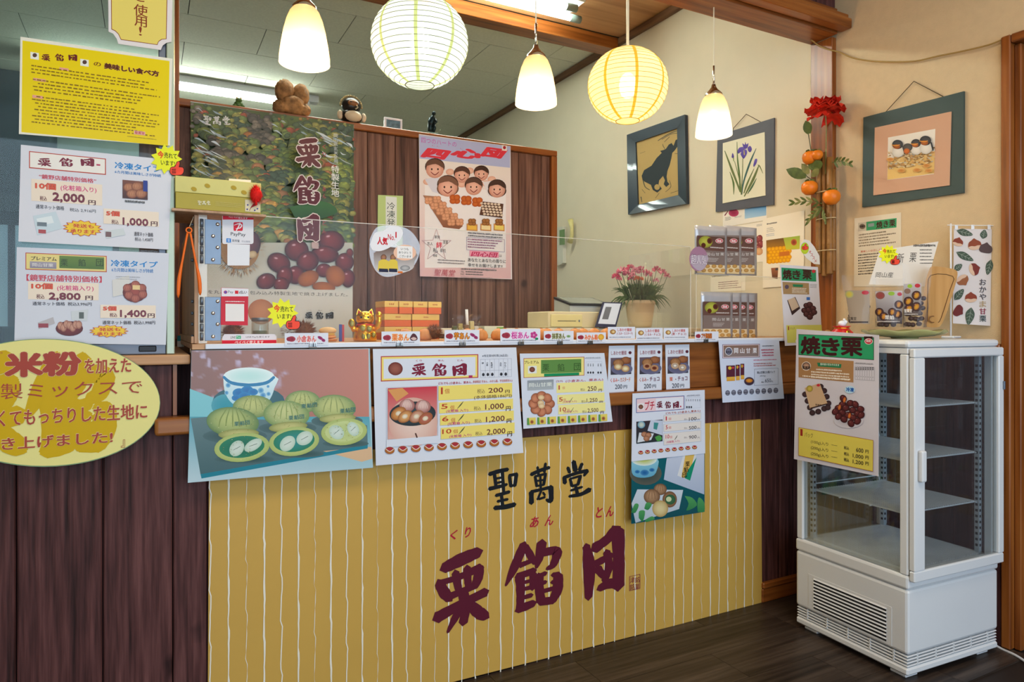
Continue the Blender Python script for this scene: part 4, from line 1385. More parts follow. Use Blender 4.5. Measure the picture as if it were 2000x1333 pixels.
a.rect(192, 508, 686, 1020, '#c83a4a', '#d8a89a')
a.poly([(192, 520), (340, 505), (400, 560), (280, 640)], '#d8985a'); 
a.ell(200, 600, 690, 1090, '#e6cabc', '#d6a898', 0, 40)
a.rect(178, 1024, 700, 1100, '#d8dce6')
a.ell(208, 640, 672, 885, '#3c4a4e', '#2c3438', -.05, 36)
for cx, cy in ((385, 680), (545, 690)): bun(a, cx, cy, 78, 66, '#d8b0a6', '#9a5a54', 0, 6, '#f0dcd2')
for cx, cy, r_, c_ in ((300, 760, 85, '#d89a58'), (365, 790, 80, '#e0a868'), (480, 790, 80, '#d8a890'), (570, 810, 78, '#b8685a')):
    a.ell(cx - r_, cy - r_ * .7, cx + r_, cy + r_ * .7, c_, '#9a5a30', -.6); a.ell(cx - 32, cy - 24, cx + 28, cy + 22, '#e8dcc8', '#d0b890', -.4)
a.stroke([(470, 960, 14), (485, 1000, 14)], '#5a3a30')
for k in range(10): burr_icon(a, 212 + 131 * k, 1128 - 9.5 * k, 48)
a.finish(o)

o = sheet('menu_poster', 'white premium menu sheet with green title bar, 250 to 2,500 yen rows', 'poster', [(1015, 691), (1180, 690), (1196, 824), (1022, 838)], 'Y', YC, '#d4dae6')
a = Art('Y', YC, (1000, 660, 6.667))
a.rect(150, 268, 942, 525, '#a83a3a'); a.rect(157, 275, 935, 518, '#e9dc86')
a.text('プレミアム', 162, 302, 348, 340, '#3a2618', .04)
a.rect(208, 370, 322, 468, '#dfe0dc'); a.ell(225, 380, 300, 450, '#8a5244', '#5a2a22')
a.rect(378, 292, 902, 468, '#5f8a48')
for t, x in (('栗', 398), ('餡', 594), ('団', 806)): a.text(t, x, 346 - (x - 398) * .03, x + 86, 440 - (x - 398) * .03, '#34502a', -.008)
a.rect(418, 470, 874, 508, '#1c8a5a')
a.text('※特定原材料(28品目)', 950, 255, 1155, 282, '#6a6a76', 0)
a.frame(965, 315, 1172, 488, 2, '#b0b6c2')
for k in (0, 1, 2, 4, 5):
    a.ell(980 + 33 * k, 440, 1002 + 33 * k, 470, '#3a3a42'); a.lines(985 + 33 * k, 338, 997 + 33 * k, 375, 3, '#3a3a42', .8, 0, k)
a.rect(200, 558, 542, 690, '#8f979e', '#a9b0b4'); a.text('岡山甘栗', 222, 592, 520, 645, '#e4e8e0', .01)
a.text('どれでも', 575, 556, 662, 582, '#b0483a', .02); a.text('(小倉あん、栗あん)', 700, 548, 1186, 588, '#b8383a', .01)
for i, (y0, y1, n_, p) in enumerate(((592, 722, '1', '250'), (748, 868, '5', '1,250'), (880, 1002, '10', '2,500'))):
    x0 = 580 + 12 * i
    a.rect(x0, y0, x0 + 612, y1, '#ece294')
    a.text(n_, x0 + (26 if n_ == '1' else 20), y0 + 30, x0 + (42 if n_ == '1' else 68 if n_ == '5' else 100), y0 + 84, '#b8483a', .04); a.text('個', x0 + (74 if i < 2 else 112), y0 + 46, x0 + (108 if i < 2 else 146), y0 + 80, '#c8685a', 0)
    a.text('税込', x0 + 312, y0 + 68, x0 + 370, y0 + 104, '#5a4a44', 0); a.text(p, x0 + (404 if i == 0 else 380), y0 + 44, x0 + 520, y0 + 104, '#5a3038', .02)
    a.text('円', x0 + 548, y0 + 76, x0 + 590, y0 + 110, '#5a3038', .03)
    if i: a.text('(化粧箱 入り)', x0 + 70, y0 + 76, x0 + 250, y0 + 106, '#c0487a', .02); a.stroke([(x0 + 160, y0 + 100, 3), (x0 + 180, y0 + 60, 7), (x0 + 200, y0 + 30, 3)], '#5a5a4a')
a.ell(228, 700, 545, 1010, '#b9c4cc', '#c4ccd2')
for k in range(8): bun(a, 385 + 108 * math.cos(k * .785), 862 + 105 * math.sin(k * .785), 66, 60, '#d08a68', '#8a4a34', k, 4, '#b06a4a')
for cx, cy in ((380, 780), (375, 850), (385, 890)): a.ell(cx - 42, cy - 34, cx + 42, cy + 34, '#e8cfa6', '#c8a070')
for k in range(8):
    x = 198 + 133 * k
    y = 1046 - 6.5 * k
    a.rect(x, y, x + 112, y + 92, '#e3d06a', '#d8c050'); a.poly([(x, y), (x + 22, y), (x + 30, y + 92), (x, y + 92)], '#5f9a4a'); a.ell(x + 38, y + 26, x + 86, y + 78, '#8a3a2a', '#c89a5a')
a.finish(o)

# three small cards on the fascia
for i, (cs_, t, pc_, c1) in enumerate(((((1189, 676), (1239, 675), (1238, 767), (1186, 769)), ('くるみ', 'カスタード'), '#d8c098', '#d0481c'),
                                       (((1245, 675), (1293, 674), (1292, 764), (1244, 766)), ('くるみ', 'チョコ'), '#c49a7c', '#b84a24'),
                                       (((1299, 674), (1346, 673), (1347, 761), (1301, 764)), ('栗', 'チョコ'), '#d8c8b4', '#d0581c'))):
    o = sheet('product_card', 'small white card for %s filled bun at 200 yen on the amber fascia' % ('walnut and custard', 'walnut and chocolate', 'chestnut and chocolate')[i], 'card', list(cs_), 'Y', 2.066, '#d6dce8', 'bun cards on the fascia')
    a = Art('Y', 2.066, (1180, 660, 5.5545))
    x0 = (46, 360, 664)[i]; y0 = (92, 86, 80)[i]
    a.text('しあわせ饅頭', x0 + 30, y0 + 52, x0 + 196, y0 + 98, '#8a2a3a', .02); a.ell(x0 + 218, y0 + 54, x0 + 252, y0 + 88, '#5a2a3a')
    a.rect(x0 + 24, y0 + 128, x0 + 248, y0 + 312, '#6a5a66', '#3a3a46')
    a.ell(x0 + 30, y0 + 180, x0 + 262, y0 + 312, '#5a5a78', '#6a6a86')
    bun(a, x0 + 190, y0 + 155, 56, 40, '#a8704c', '#6a3a24'); bun(a, x0 + 110, y0 + 185, 60, 45, '#b8865c', '#6a4024')
    for cx, cy in ((x0 + 105, y0 + 225), (x0 + 185, y0 + 245)):
        a.ell(cx - 45, cy - 38, cx + 45, cy + 36, pc_, '#a87a4c'); a.ell(cx - 26, cy - 20, cx + 26, cy + 18, ('#e6d8b0', '#5a2a1c', '#efe8dc')[i], ('#d8c490', '#8a4a34', '#7a5a4a')[i])
    a.text(t[0], x0 + (24 if i < 2 else 45), y0 + 350, x0 + (100 if i < 2 else 80), y0 + 392, c1, .03); a.ell(x0 + 108, y0 + 366, x0 + 118, y0 + 376, '#5a3a3a')
    a.text(t[1], x0 + (130 if i == 0 else 134), y0 + 340, x0 + 238, y0 + 388, '#c8681c' if i == 0 else '#6a1f3a', .03)
    a.text('200', x0 + 72, y0 + 416, x0 + 150, y0 + 466, '#3a3a4a', .02); a.text('円', x0 + 164, y0 + 424, x0 + 202, y0 + 460, '#3a3a4a', .02)
    a.finish(o)

o = sheet('tea_photo_card', 'photo card of bite-size buns and green tea hung below the mini menu', 'card', [(1233, 880), (1376, 868), (1376, 1000), (1233, 1024)], 'Y', YC + .003, '#0f5a64')
a = Art('Y', YC + .003, (1220, 860, 2.818))
a.poly([(38, 60), (438, 30), (438, 396), (36, 460)], '#12606a', '#0c4a54')
a.poly([(232, 100), (438, 60), (438, 300), (216, 218)], '#c4cbdc', '#aab6cc')
a.poly([(322, 85), (396, 78), (360, 224), (290, 196)], '#d6d8da'); a.poly([(334, 84), (384, 80), (350, 216), (312, 204)], '#d9b25a'); a.poly([(352, 160), (396, 95), (360, 224), (330, 210)], '#1a8a6a')
for i, ch in enumerate('栗餡団'): a.text(ch, 334 - 8 * i, 120 + 30 * i, 358 - 8 * i, 148 + 30 * i, '#2a1c14', .03)
a.ell(28, 120, 204, 248, '#3a4a48', '#5a5a50')
a.poly([(38, 110), (178, 96), (172, 180), (130, 205), (70, 205), (40, 180)], '#8fc6d4', '#5aa0c0', sm=3)
a.ell(36, 70, 178, 142, '#b8c058', '#d8e4e2')
for cx, cy, r_ in ((110, 180, 24), (70, 175, 14), (150, 165, 15)): a.ell(cx - r_, cy - r_ * .7, cx + r_, cy + r_ * .7, '#1f5f9a', '#4a8ab8')
a.poly([(70, 272), (322, 275), (300, 380), (60, 456), (38, 350)], '#c6cfda', '#b0bcc8')
for cx, cy, rx, ry in ((196, 272, 36, 32), (150, 312, 45, 42)): bun(a, cx, cy, rx, ry, '#b08a68', '#6a4a34', 0, 3)
a.ell(208, 282, 288, 372, '#a87a58', '#6a4a34'); a.ell(222, 300, 280, 356, '#3f6a4a', '#2f5a3a'); a.ell(228, 312, 258, 340, '#c8cfa0')
a.ell(152, 332, 240, 424, '#d8c894', '#b09258')
for p_ in ([(36, 400), (56, 352), (78, 358), (60, 400)], [(78, 430), (80, 392), (112, 392), (100, 448)], [(108, 378), (120, 345), (150, 352), (130, 385)], [(112, 440), (150, 420), (165, 436), (120, 452)], [(330, 308), (372, 318), (398, 360), (340, 390), (352, 350)], [(402, 396), (400, 350), (410, 316), (438, 345), (438, 395)]):
    a.poly(p_, '#4f9a5a', '#2f7a4a', sm=3)
a.finish(o, INKG)

o = sheet('menu_poster', 'white mini bun menu sheet with pink title, 100 to 900 yen rows', 'poster', [(1235, 769), (1376, 762), (1377, 886), (1233, 902)], 'Y', YC, '#d6dbe8')
a = Art('Y', YC, (1180, 660, 5.5545))
a.rect(346, 660, 870, 818, '#3f5f9a'); a.rect(353, 667, 863, 811, '#e3c6cc'); a.rect(560, 662, 858, 790, '#dfe0ea')
a.rect(360, 716, 432, 782, '#e6e2e2'); a.ell(372, 726, 424, 776, '#8a5a4a', '#5a3028')
a.text('プチ', 442, 690, 545, 788, '#b81f3a', .03); a.logo('栗餡団', 568, 692, 812, 770, '#6a2034', .35); a.ell(822, 738, 838, 756, '#c02a4a')
a.text('※特定原材料(28品目)', 895, 622, 1040, 645, '#7a7a88', 0); a.frame(880, 655, 1046, 772, 2, '#b4b8c6')
for k in range(7): a.lines(888 + 24 * k, 668, 898 + 24 * k, 690, 2, '#5a5a6a', .8, 0, k)
for k in range(3): a.ell(890 + 24 * k, 742, 906 + 24 * k, 766, '#3a3a46')
a.text('どれでも (小倉あん,栗あん)', 668, 808, 1045, 838, '#b0502a', .015)
for i, (y0, y1, n_, p) in enumerate(((842, 918, '1', '100'), (938, 1024, '5', '500'), (1040, 1168, '10', '900'))):
    a.rect(645, y0, 1052, y1, '#a8b2c4'); a.rect(648, y0 + 3, 1049, y1 - 3, '#e0d8d2')
    a.text(n_, 668, y0 + 14, (680 if i == 0 else 690) if i < 2 else 706, y0 + 56, '#c02a3a', .04); a.text('個', 698 if i < 2 else 710, y0 + 26, 726 if i < 2 else 738, y0 + 54, '#c84a4a', 0)
    a.text('税込', 868, y0 + 36, 902, y0 + 54, '#5a5060', 0); a.text(p, 920, y0 + 24, 1002, y0 + 60, '#3a3440', .02); a.text('円', 1012, y0 + 38, 1034, y0 + 56, '#5a5060', 0)
a.text('(化粧箱 入り)', 676, 1122, 818, 1150, '#c0306a', .02); a.stroke([(765, 1110, 3), (780, 1085, 8), (795, 1060, 3)], '#5a5a4a')
a.rect(350, 912, 634, 1152, '#3a3038', '#2c3438')
a.ell(362, 905, 445, 985, '#c8d0c0', '#3f86a8'); a.poly([(505, 895), (632, 900), (632, 1060), (470, 1010)], '#c0c8da'); a.poly([(540, 920), (590, 925), (572, 1000), (535, 990)], '#3f8a8a')
a.poly([(380, 1030), (540, 1040), (510, 1110), (360, 1140)], '#d0d4da')
for cx, cy in ((435, 1050), (480, 1060), (460, 1095)): bun(a, cx, cy, 34, 30, '#c08a6a', '#7a4a34', 0, 2)
a.poly([(550, 1080), (600, 1060), (628, 1100), (580, 1125)], '#4f9a4a', sm=3)
for k in range(9): burr_icon(a, 398 + 73 * k, 1246 - 7.2 * k, 27)
a.finish(o)

o = sheet('menu_poster', 'white sheet with brown title bar for shelled sweet chestnuts at 650 yen', 'poster', [(1403, 665), (1521, 664), (1531, 779), (1411, 787)], 'Y', YC, '#cfd6e8')
a = Art('Y', YC, (1380, 640, 8.333))
a.rect(258, 276, 866, 504, '#6a5a74'); a.rect(266, 284, 858, 496, '#dcc8cc'); a.rect(276, 296, 846, 484, '#8a6a5a', '#8a7a78')
a.ell(300, 320, 422, 456, '#e2e2e6'); a.ell(308, 330, 414, 448, '#7a7a8e', '#5a5a6e'); a.text('聖萬堂', 316, 384, 408, 416, '#26262e', .03)
for t, x in (('岡', 448), ('山', 548), ('甘', 645), ('栗', 752)): a.text(t, x, 336, x + 66, 420, '#e9e6ea', .03)
a.lines(905, 292, 1105, 312, 1, '#33384a', .8, .05, 2); a.lines(885, 345, 1120, 480, 3, '#b84a6a', .6, .2, 3, .1)
a.lines(762, 520, 1140, 548, 1, '#c0587a', .6, .05, 4); a.lines(768, 575, 1155, 645, 2, '#a85a5a', .6, .3, 5)
a.frame(778, 676, 1168, 948, 4, '#6a7086')
a.text('岡山甘栗むき栗パック', 824, 716, 1112, 756, '#2c3040', .02); a.text('(約70g)', 868, 780, 962, 806, '#2c3040', .0); a.text('税込', 892, 880, 936, 902, '#2c3040', .02); a.text('650', 952, 836, 1048, 896, '#262a38', .0); a.text('円', 1052, 870, 1078, 896, '#262a38', 0)
for x, y, w in ((322, 622, 142), (474, 608, 66), (552, 592, 62)):
    a.rect(x, y, x + w, y + 200, '#5a2a3a'); a.ell(x + w * .2, y + 12, x + w * .6, y + 66, '#d8b83a'); a.rect(x + 6, y + 186, x + w, y + 254, '#e0b04a', '#d89a3a'); a.ell(x + w * .62, y + 20, x + w * .9, y + 50, '#c83a4a')
a.ell(612, 808, 776, 944, '#3a2a3a', '#4a3a4a'); a.ell(636, 832, 752, 900, '#e09a3a', '#b0642a')
for k in range(9):
    cx, cy = 344 + 98 * k, 1064 - 5.2 * k
    a.ell(cx - 38, cy - 42, cx + 38, cy + 46, '#8a8a9a', '#5a5a6a'); a.lines(cx - 32, cy, cx + 32, cy + 22, 1, '#2a2a34', .8, 0, k)
a.finish(o)

# poster taped to the side of the display cabinet
XF = 2.208
o = sheet('roast_chestnut_poster', 'roast chestnut price poster with green title taped to the display cabinet', 'poster', [(1556, 643), (1717, 655), (1716, 931), (1551, 897)], 'X', XF, '#d2ccd4')
a = Art('X', XF, (1540, 630, 4.30))
a.poly([(83, 99), (718, 126), (718, 318), (83, 274)], '#3a1c1c'); a.poly([(86, 103), (714, 130), (714, 313), (86, 270)], '#2f9a66')
a.text('焼', 108, 122, 262, 262, '#3f1a1c', .045); a.text('き', 282, 136, 424, 272, '#3f1a1c', .05); a.text('栗', 446, 132, 614, 275, '#3f1a1c', .045)
a.rect(634, 118, 706, 172, '#3a1c1c'); a.ell(638, 134, 708, 186, '#e6dcd8'); a.ell(643, 138, 703, 182, '#c02a3a'); a.text('国産', 652, 144, 692, 166, '#f0e6e6', .03)
a.poly([(84, 293), (547, 325), (545, 506), (84, 462)], '#a87c50')
a.ell(110, 330, 188, 406, '#e6dcd0'); a.ell(115, 335, 183, 400, '#c49a80', '#3a2a26'); a.text('聖萬堂', 116, 366, 184, 390, '#1c1614', .04)
a.poly([(240, 338), (445, 352), (440, 384), (248, 370)], '#2a7a50'); a.text('国内産の甘みそのまま', 268, 342, 425, 360, '#eef0ea', .01)
a.lines(232, 384, 460, 405, 1, '#efe6d8', .6, .05, 2); a.lines(190, 404, 520, 470, 3, '#efe6d8', .6, .06, 3); a.lines(118, 440, 520, 460, 1, '#efe6d8', .6, .04, 4)
a.text('※特定原材料(28品目)', 556, 336, 712, 352, '#4a4a52', 0); a.frame(558, 368, 722, 480, 1.6, '#6a6a72')
for k in range(7): a.rect(579 + 20 * k, 369 + k, 580.5 + 20 * k, 480 + k, '#6a6a72')
for k in range(8): a.lines(563 + 20 * k, 376, 574 + 20 * k, 402, 2, '#33333a', .9, 0, k); a.ell(566 + 20 * k, 450 + k * 1.4, 571 + 20 * k, 455 + k * 1.4, '#33333a')
for cx, cy in ((140, 605), (160, 660), (180, 715), (200, 760), (250, 750), (300, 725), (335, 680), (320, 625), (300, 575), (330, 715), (270, 540)): a.ell(cx - 25, cy - 24, cx + 25, cy + 24, '#4a3436', '#2c1c20')
a.poly([(136, 552), (262, 512), (328, 684), (180, 726)], '#caa884'); a.poly([(182, 718), (326, 680), (328, 688), (184, 728)], '#3a2420')
a.ell(150, 530, 205, 585, '#c8b04a', '#8a7a34'); a.ell(236, 518, 266, 540, '#c02a3a')
a.text('聖萬堂', 226, 684, 276, 698, '#2a1a16', .02)
a.ell(470, 534, 560, 598, '#a9d4ee', '#c4dcea'); a.text('冷凍', 484, 546, 548, 580, '#2a5fae', .05)
rn = random.Random(11)
a.ell(380, 760, 630, 890, '#bdb6bd', '#d2ccd4')
for cx, cy in ((455, 690), (520, 680), (560, 690), (420, 720), (480, 720), (605, 730), (395, 750), (450, 760), (540, 740), (580, 770), (420, 790), (500, 780), (610, 780), (465, 815), (540, 800), (580, 830), (525, 850), (460, 640)): nut(a, cx, cy, 33, 28, rn.uniform(-1, 1), '#6a3030', '#2a1014', '#a87068')
for cx, cy in ((428, 714), (512, 784), (470, 652)): a.ell(cx - 12, cy - 24, cx + 12, cy + 24, '#d8803a', '#a84a24', .2)
a.poly([(85, 882), (713, 990), (710, 1256), (83, 1120)], '#a8602a'); a.poly([(88, 886), (710, 994), (707, 1251), (86, 1117)], '#ddcb58')
a.text('1', 100, 898, 118, 950, '#a02a24', .05); a.text('パック', 134, 922, 205, 962, '#4a3a2c', -.005)
for i, (g, p) in enumerate((('(100g)入り', '600'), ('(200g)入り', '1,000'), ('(250g)入り', '1,200'))):
    y = 986 + 50 * i
    a.text(g, 188, y, 334, y + 34, '#3a3028', 0); a.lines(360, y + 40, 410, y + 46, 1, '#5a5040', .8, 0, i)
    a.text('税込', 466, y + 52, 508, y + 80, '#2a2426', .03); a.text(p, 568 if i == 0 else 540, y + 66, 628, y + 102, '#2a2426', .04); a.text('円', 646, y + 84, 672, y + 112, '#2a2426', .03)
a.finish(o)

# ------------------------------------------------------------------ sheets on the partition
YQ = YP - .0205
o = sheet('autumn_hill_poster', 'tall shop poster of autumn hills and glossy chestnuts on the partition', 'poster', [(372, 198), (691, 245), (688, 668), (384, 676)], 'Y', YQ, '#cdd2cc', coat=.6, rough=.3)
a = Art('Y', YQ, (340, 180, 4.76))
na, nb, nc, nd = vnoise(21), vnoise(22), vnoise(23), vnoise(24)
PAL = [lin(c) for c in ('#2f4a2e', '#4f6f34', '#7d9440', '#b0b04c', '#5f7a58', '#c9a24a', '#b5653c', '#44594c')]
def under(u, v):
    c = mixc(lin('#3a4c34'), lin('#66783e'), nb(u * 6, v * 7))
    if v > .82: c = mixc(c, lin('#c3cbc6'), (v - .82) / .16)
    return c
grid(a, [(152, 92), (1670, 300), (1668, 1640), (168, 1690)], 40, 40, under)
rt = random.Random(17)
trees = sorted([(rt.random(), rt.random()) for _ in range(1700)], key=lambda q: q[1])
for u, v in trees:
    if v > .86: continue
    x = 158 + 1508 * u
    y = 100 + 205 * u + v * 1360
    hill = nb(u * 4 + 3, v * 5)
    rocky = u < .5 and v < .34 and nd(u * 7, v * 8) > .40 - .25 * (.34 - v)
    if rocky:
        c = rt.choice(['#7a7068', '#5a5652', '#8f8476', '#4a4a48', '#686058'])
        d = None
    else:
        q = nd(u * 6 + 9, v * 7) + rt.uniform(-.22, .22)
        c = ('#5f7a4c', '#6f8a3e', '#8fa048', '#55704a', '#7d9650', '#b5b45a', '#4a6450')[int(max(0, min(.99, q)) * 7)]
        if rt.random() < .07: c = rt.choice(['#c0793c', '#b5583a', '#cfa24c', '#c98a5a'])
        d = None
    sh = (.62 + .6 * nb(u * 3.3 + v * 2.2, v * 3.4 - u)) * (.85 + .3 * hill)
    lc = [x * sh for x in lin(c)]
    hx_ = lambda l: '#%02x%02x%02x' % tuple(int(255 * min(1, max(0, x)) ** (1 / 2.2)) for x in l)
    c, d = hx_(mixc(lc, lin('#8a9a86'), .10)), hx_(mixc([x * .42 for x in lc], lin('#8a9a86'), .06))
    c_hi = hx_([x * 1.25 for x in lc])
    r_ = rt.uniform(30, 74) * (.7 + .6 * v)
    if y + r_ > 1560 or x - r_ < 160 or x + r_ > 1664 or y - r_ * .75 < 108 + 205 * u: r_ *= .45
    a.ell(x - r_, y - r_ * .75, x + r_, y + r_ * .75, c, d, rt.uniform(-.3, .3), 9, -.1, -.45)
    for _ in range(3):
        xx, yy, q = x + rt.uniform(-.5, .5) * r_, y + rt.uniform(-.55, .2) * r_, r_ * rt.uniform(.14, .28)
        a.ell(xx - q, yy - q * .7, xx + q, yy + q * .7, c_hi, c, 0, 7)
# glare painted as pale strokes, as off a wrinkled clear cover
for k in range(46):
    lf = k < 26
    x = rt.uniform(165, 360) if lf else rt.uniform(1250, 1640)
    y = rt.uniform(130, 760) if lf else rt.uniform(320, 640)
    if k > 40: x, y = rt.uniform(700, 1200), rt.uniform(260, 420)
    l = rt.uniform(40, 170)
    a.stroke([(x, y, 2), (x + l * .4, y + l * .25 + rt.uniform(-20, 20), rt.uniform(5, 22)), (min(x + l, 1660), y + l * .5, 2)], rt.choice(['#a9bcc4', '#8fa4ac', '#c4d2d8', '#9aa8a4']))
a.crop = (340, 400, 4.442)
grid(a, [(130, 330), (1550, 330), (1545, 1330), (140, 1330)], 30, 24, lambda u, v: mixc(lin('#b8beb4'), lin('#cfd4d0'), v * 1.3 + .4 * (nb(u * 6, v * 8) - .5)))
# large open burr
rn = random.Random(5)
for k in range(420):
    t = rn.uniform(0, 2 * PI); r_ = rn.uniform(.55, 1.0)
    x, y = 570 + 210 * r_ * math.cos(t), 395 + 215 * r_ * math.sin(t)
    l = rn.uniform(24, 52)
    c = rn.choice(['#b08a52', '#8a6436', '#c8a468', '#6f4a28', '#a0763e'])
    a.poly([(x - 3, y), (x + 3, y + 2), (x + l * math.cos(t), y + l * math.sin(t))], c)
a.ell(400, 230, 740, 560, '#8a6034', '#a07a46')
nut(a, 640, 350, 110, 130, .3, '#6f3f4a', '#3a1c28'); a.ell(640, 400, 720, 465, '#d8c49a', '#a08860', -.3)
a.poly([(1000, 20), (1290, -30), (1420, 60), (1250, 130), (1080, 140)], '#3f6f3a', '#2c5030', sm=3)
for cx, cy, rx, ry, rt in ((1365, 320, 115, 95, .1), (1065, 395, 105, 95, .2), (1310, 430, 120, 75, .1), (1480, 500, 80, 82, .4), (1160, 490, 98, 88, -.3), (910, 505, 105, 85, .5), (1055, 610, 80, 80, .3), (960, 620, 70, 90, .1), (800, 665, 85, 70, -.3), (930, 690, 70, 60, 0), (1300, 570, 70, 60, 0), (1510, 640, 60, 80, 0), (1525, 420, 30, 40, 0)):
    nut(a, cx, cy, rx, ry, rt, '#7c2f34', '#34121a', '#c79aa0')
for cx, cy, rx, ry, rt in ((1165, 640, 95, 65, -.4), (1400, 620, 80, 95, -.5), (1300, 715, 100, 45, .1)):
    a.ell(cx - rx, cy - ry, cx + rx, cy + ry, '#a8622c', '#7a4420', rt)
a.poly([(120, 725), (1550, 742), (1548, 1330), (140, 1330)], '#c9cdca', '#d2d6d2')
a.text('栗を丸ごとあんに包み込み特製生地で焼き上げました。', 240, 738, 1508, 772, '#34383a', 0)
a.ell(640, 820, 870, 1040, '#c48a5c', '#a86a3c')
for k in range(260):
    t = rn.uniform(0, 2 * PI); r_ = rn.uniform(.2, 1.0)
    x, y = 1045 + 118 * r_ * math.cos(t), 1085 + 88 * r_ * math.sin(t)
    a.poly([(x - 2, y), (x + 2, y + 2), (x + 26 * math.cos(t), y + 26 * math.sin(t))], rn.choice(['#6a4a34', '#8a6040', '#543826']))
a.logo('栗餡団', 1136, 930, 1384, 992, '#2c2c2c', .3)
for t, x in (('くり', 1155), ('あん', 1250), ('とん', 1350)): a.text(t, x, 912, x + 36, 922, '#4a4a4a', 0)
a.crop = (340, 180, 4.76)
a.logo('栗', 1128, 405, 1362, 692, '#5f1f28', out='#ded4d0', ow=.035); a.logo('餡', 1108, 765, 1356, 1035, '#5f1f28', out='#ded4d0', ow=.035); a.logo('団', 1142, 1120, 1352, 1392, '#5f1f28', out='#ded4d0', ow=.035)
a.logo('聖萬堂', 272, 215, 525, 300, '#d6d8d6', .18)
for t, y in (('く', 485), ('り', 555), ('あ', 880), ('ん', 945), ('と', 1195), ('ん', 1270)): a.text(t, 1380, y, 1412, y + 42, '#b04a50', .02)
a.vtext('岡山県玄米使用', 1484, 385, 1522, 665, '#c9d2d4', .0); a.vtext('特製生地', 1462, 680, 1534, 975, '#e4e6e2', .015)
a.rect(1280, 1395, 1345, 1455, '#b9a0a0')
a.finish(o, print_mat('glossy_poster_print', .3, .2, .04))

o = sheet('family_poster', 'pink and white poster with smiling cartoon faces and clover cakes on the partition', 'poster', [(818, 262), (997, 286), (1000, 546), (820, 540)], 'Y', YQ, '#e4dcdc')
a = Art('Y', YQ, (700, 240, 4.165))
a.poly([(492, 95), (1236, 190), (1240, 1270), (500, 1250)], '#ecebe0', '#ddb4b6')
a.poly([(540, 500), (1200, 560), (1200, 1180), (540, 1180)], '#ebe6e4')
a.poly([(494, 98), (1236, 192), (1233, 366), (497, 290)], '#b0b8dc')
a.text('四つのハートの', 512, 118, 798, 160, '#c050b0', .0)
for t, x, w in (('四', 518, 225), ('心', 760, 220), ('団', 1002, 200)): a.text(t, x, 202 + (x - 518) * -.015, x + w, 268 + (x - 518) * -.015 + 8, '#d83a48', .07, shear=.35)
for x, y in ((600, 180), (640, 186), (830, 205), (885, 210), (1100, 228), (1145, 232)): a.text('し', x, y, x + 22, y + 10, '#c84a5a', 0)
a.rect(1168, 180, 1208, 225, '#eae4da'); a.ell(1176, 188, 1200, 216, '#a02a34')
def face(x, y, r, hair, style):
    a.ell(x - r * 1.12, y - r * 1.22, x + r * 1.12, y + r * .75, hair, '#3a2620')
    if style: a.ell(x - r * 1.15, y - r * .6, x + r * 1.15, y + r * 1.02, hair, hair)
    a.ell(x - r, y - r * .85, x + r, y + r * 1.05, '#e6b6a0', '#c88a74')
    a.poly([(x - r, y - r * .3), (x - r * .8, y - r * .95), (x + r * .2, y - r * 1.1), (x + r * .95, y - r * .6), (x + r * .95, y - r * .1), (x + r * .1, y - r * .55)], hair, sm=3)
    for q in (-.35, .35): a.ell(x + r * q - r * .09, y - r * .08, x + r * q + r * .09, y + r * .16, '#2a1a14')
    a.stroke([(x - r * .45, y + r * .35, r * .08), (x, y + r * .68, r * .1), (x + r * .45, y + r * .35, r * .08)], '#7a2a24')
for x, y in ((560, 480), (745, 400), (905, 390), (1085, 460), (1040, 495), (840, 500)): a.ell(x - 34, y - 26, x + 34, y + 26, '#e8bca4', '#d8a088')
a.poly([(540, 460), (620, 440), (700, 470), (660, 580), (600, 560)], '#d6d4dc'); a.poly([(1010, 480), (1100, 470), (1130, 560), (1060, 600)], '#e2dcdc')
face(622, 375, 72, '#6a4a3a', 0); face(842, 425, 60, '#5a3c30', 0); face(1000, 415, 56, '#4a3228', 0); face(727, 520, 78, '#7a5644', 1); face(938, 520, 66, '#5a4034', 0); face(1128, 540, 66, '#4a342c', 1)
def clover(x, y, r, c, d):
    for q in range(4): a.ell(x + r * .5 * math.cos(q * PI / 2 + .78) - r * .6, y + r * .45 * math.sin(q * PI / 2 + .78) - r * .52, x + r * .5 * math.cos(q * PI / 2 + .78) + r * .6, y + r * .45 * math.sin(q * PI / 2 + .78) + r * .52, c, d)
for x, y in ((785, 622), (878, 632), (968, 645)): clover(x, y, 46, '#c8682c', '#a84a1c')
a.poly([(525, 590), (650, 600), (850, 840), (820, 866), (690, 850)], '#a8785c', '#8a5840')
for k in range(5):
    clover(572 + 46 * k, 634 + 44 * k, 34, '#dca27c', '#b87c58'); clover(640 + 46 * k, 624 + 46 * k, 34, '#dca27c', '#b87c58')
a.poly([(1010, 640), (1180, 660), (1170, 775), (985, 750)], '#5a3a2c')
for r_ in range(5):
    for c_ in range(6): a.ell(1000 + 28 * c_ + 6 * r_ - 10, 655 + 22 * r_ + 2 * c_ - 9, 1000 + 28 * c_ + 6 * r_ + 14, 655 + 22 * r_ + 2 * c_ + 9, '#dcc8b0')
for x, f_ in ((925, '#e2b44a'), (1037, '#ecd8a0'), (1145, '#e8cf6a')):
    a.rect(x - 44, 820, x + 44, 876, '#c88a4a'); a.rect(x - 36, 834, x + 36, 868, f_); clover(x, 808, 34, '#a8703c', '#7a4a24')
st = [(635 + (125 if i % 2 == 0 else 50) * math.cos(-PI / 2 + i * PI / 5) * 1.0, 1000 + (135 if i % 2 == 0 else 54) * math.sin(-PI / 2 + i * PI / 5)) for i in range(10)]
for p_, q_ in zip(st, st[1:] + st[:1]): a.stroke([(p_[0], p_[1], 3), (q_[0], q_[1], 3)], '#b88a90')
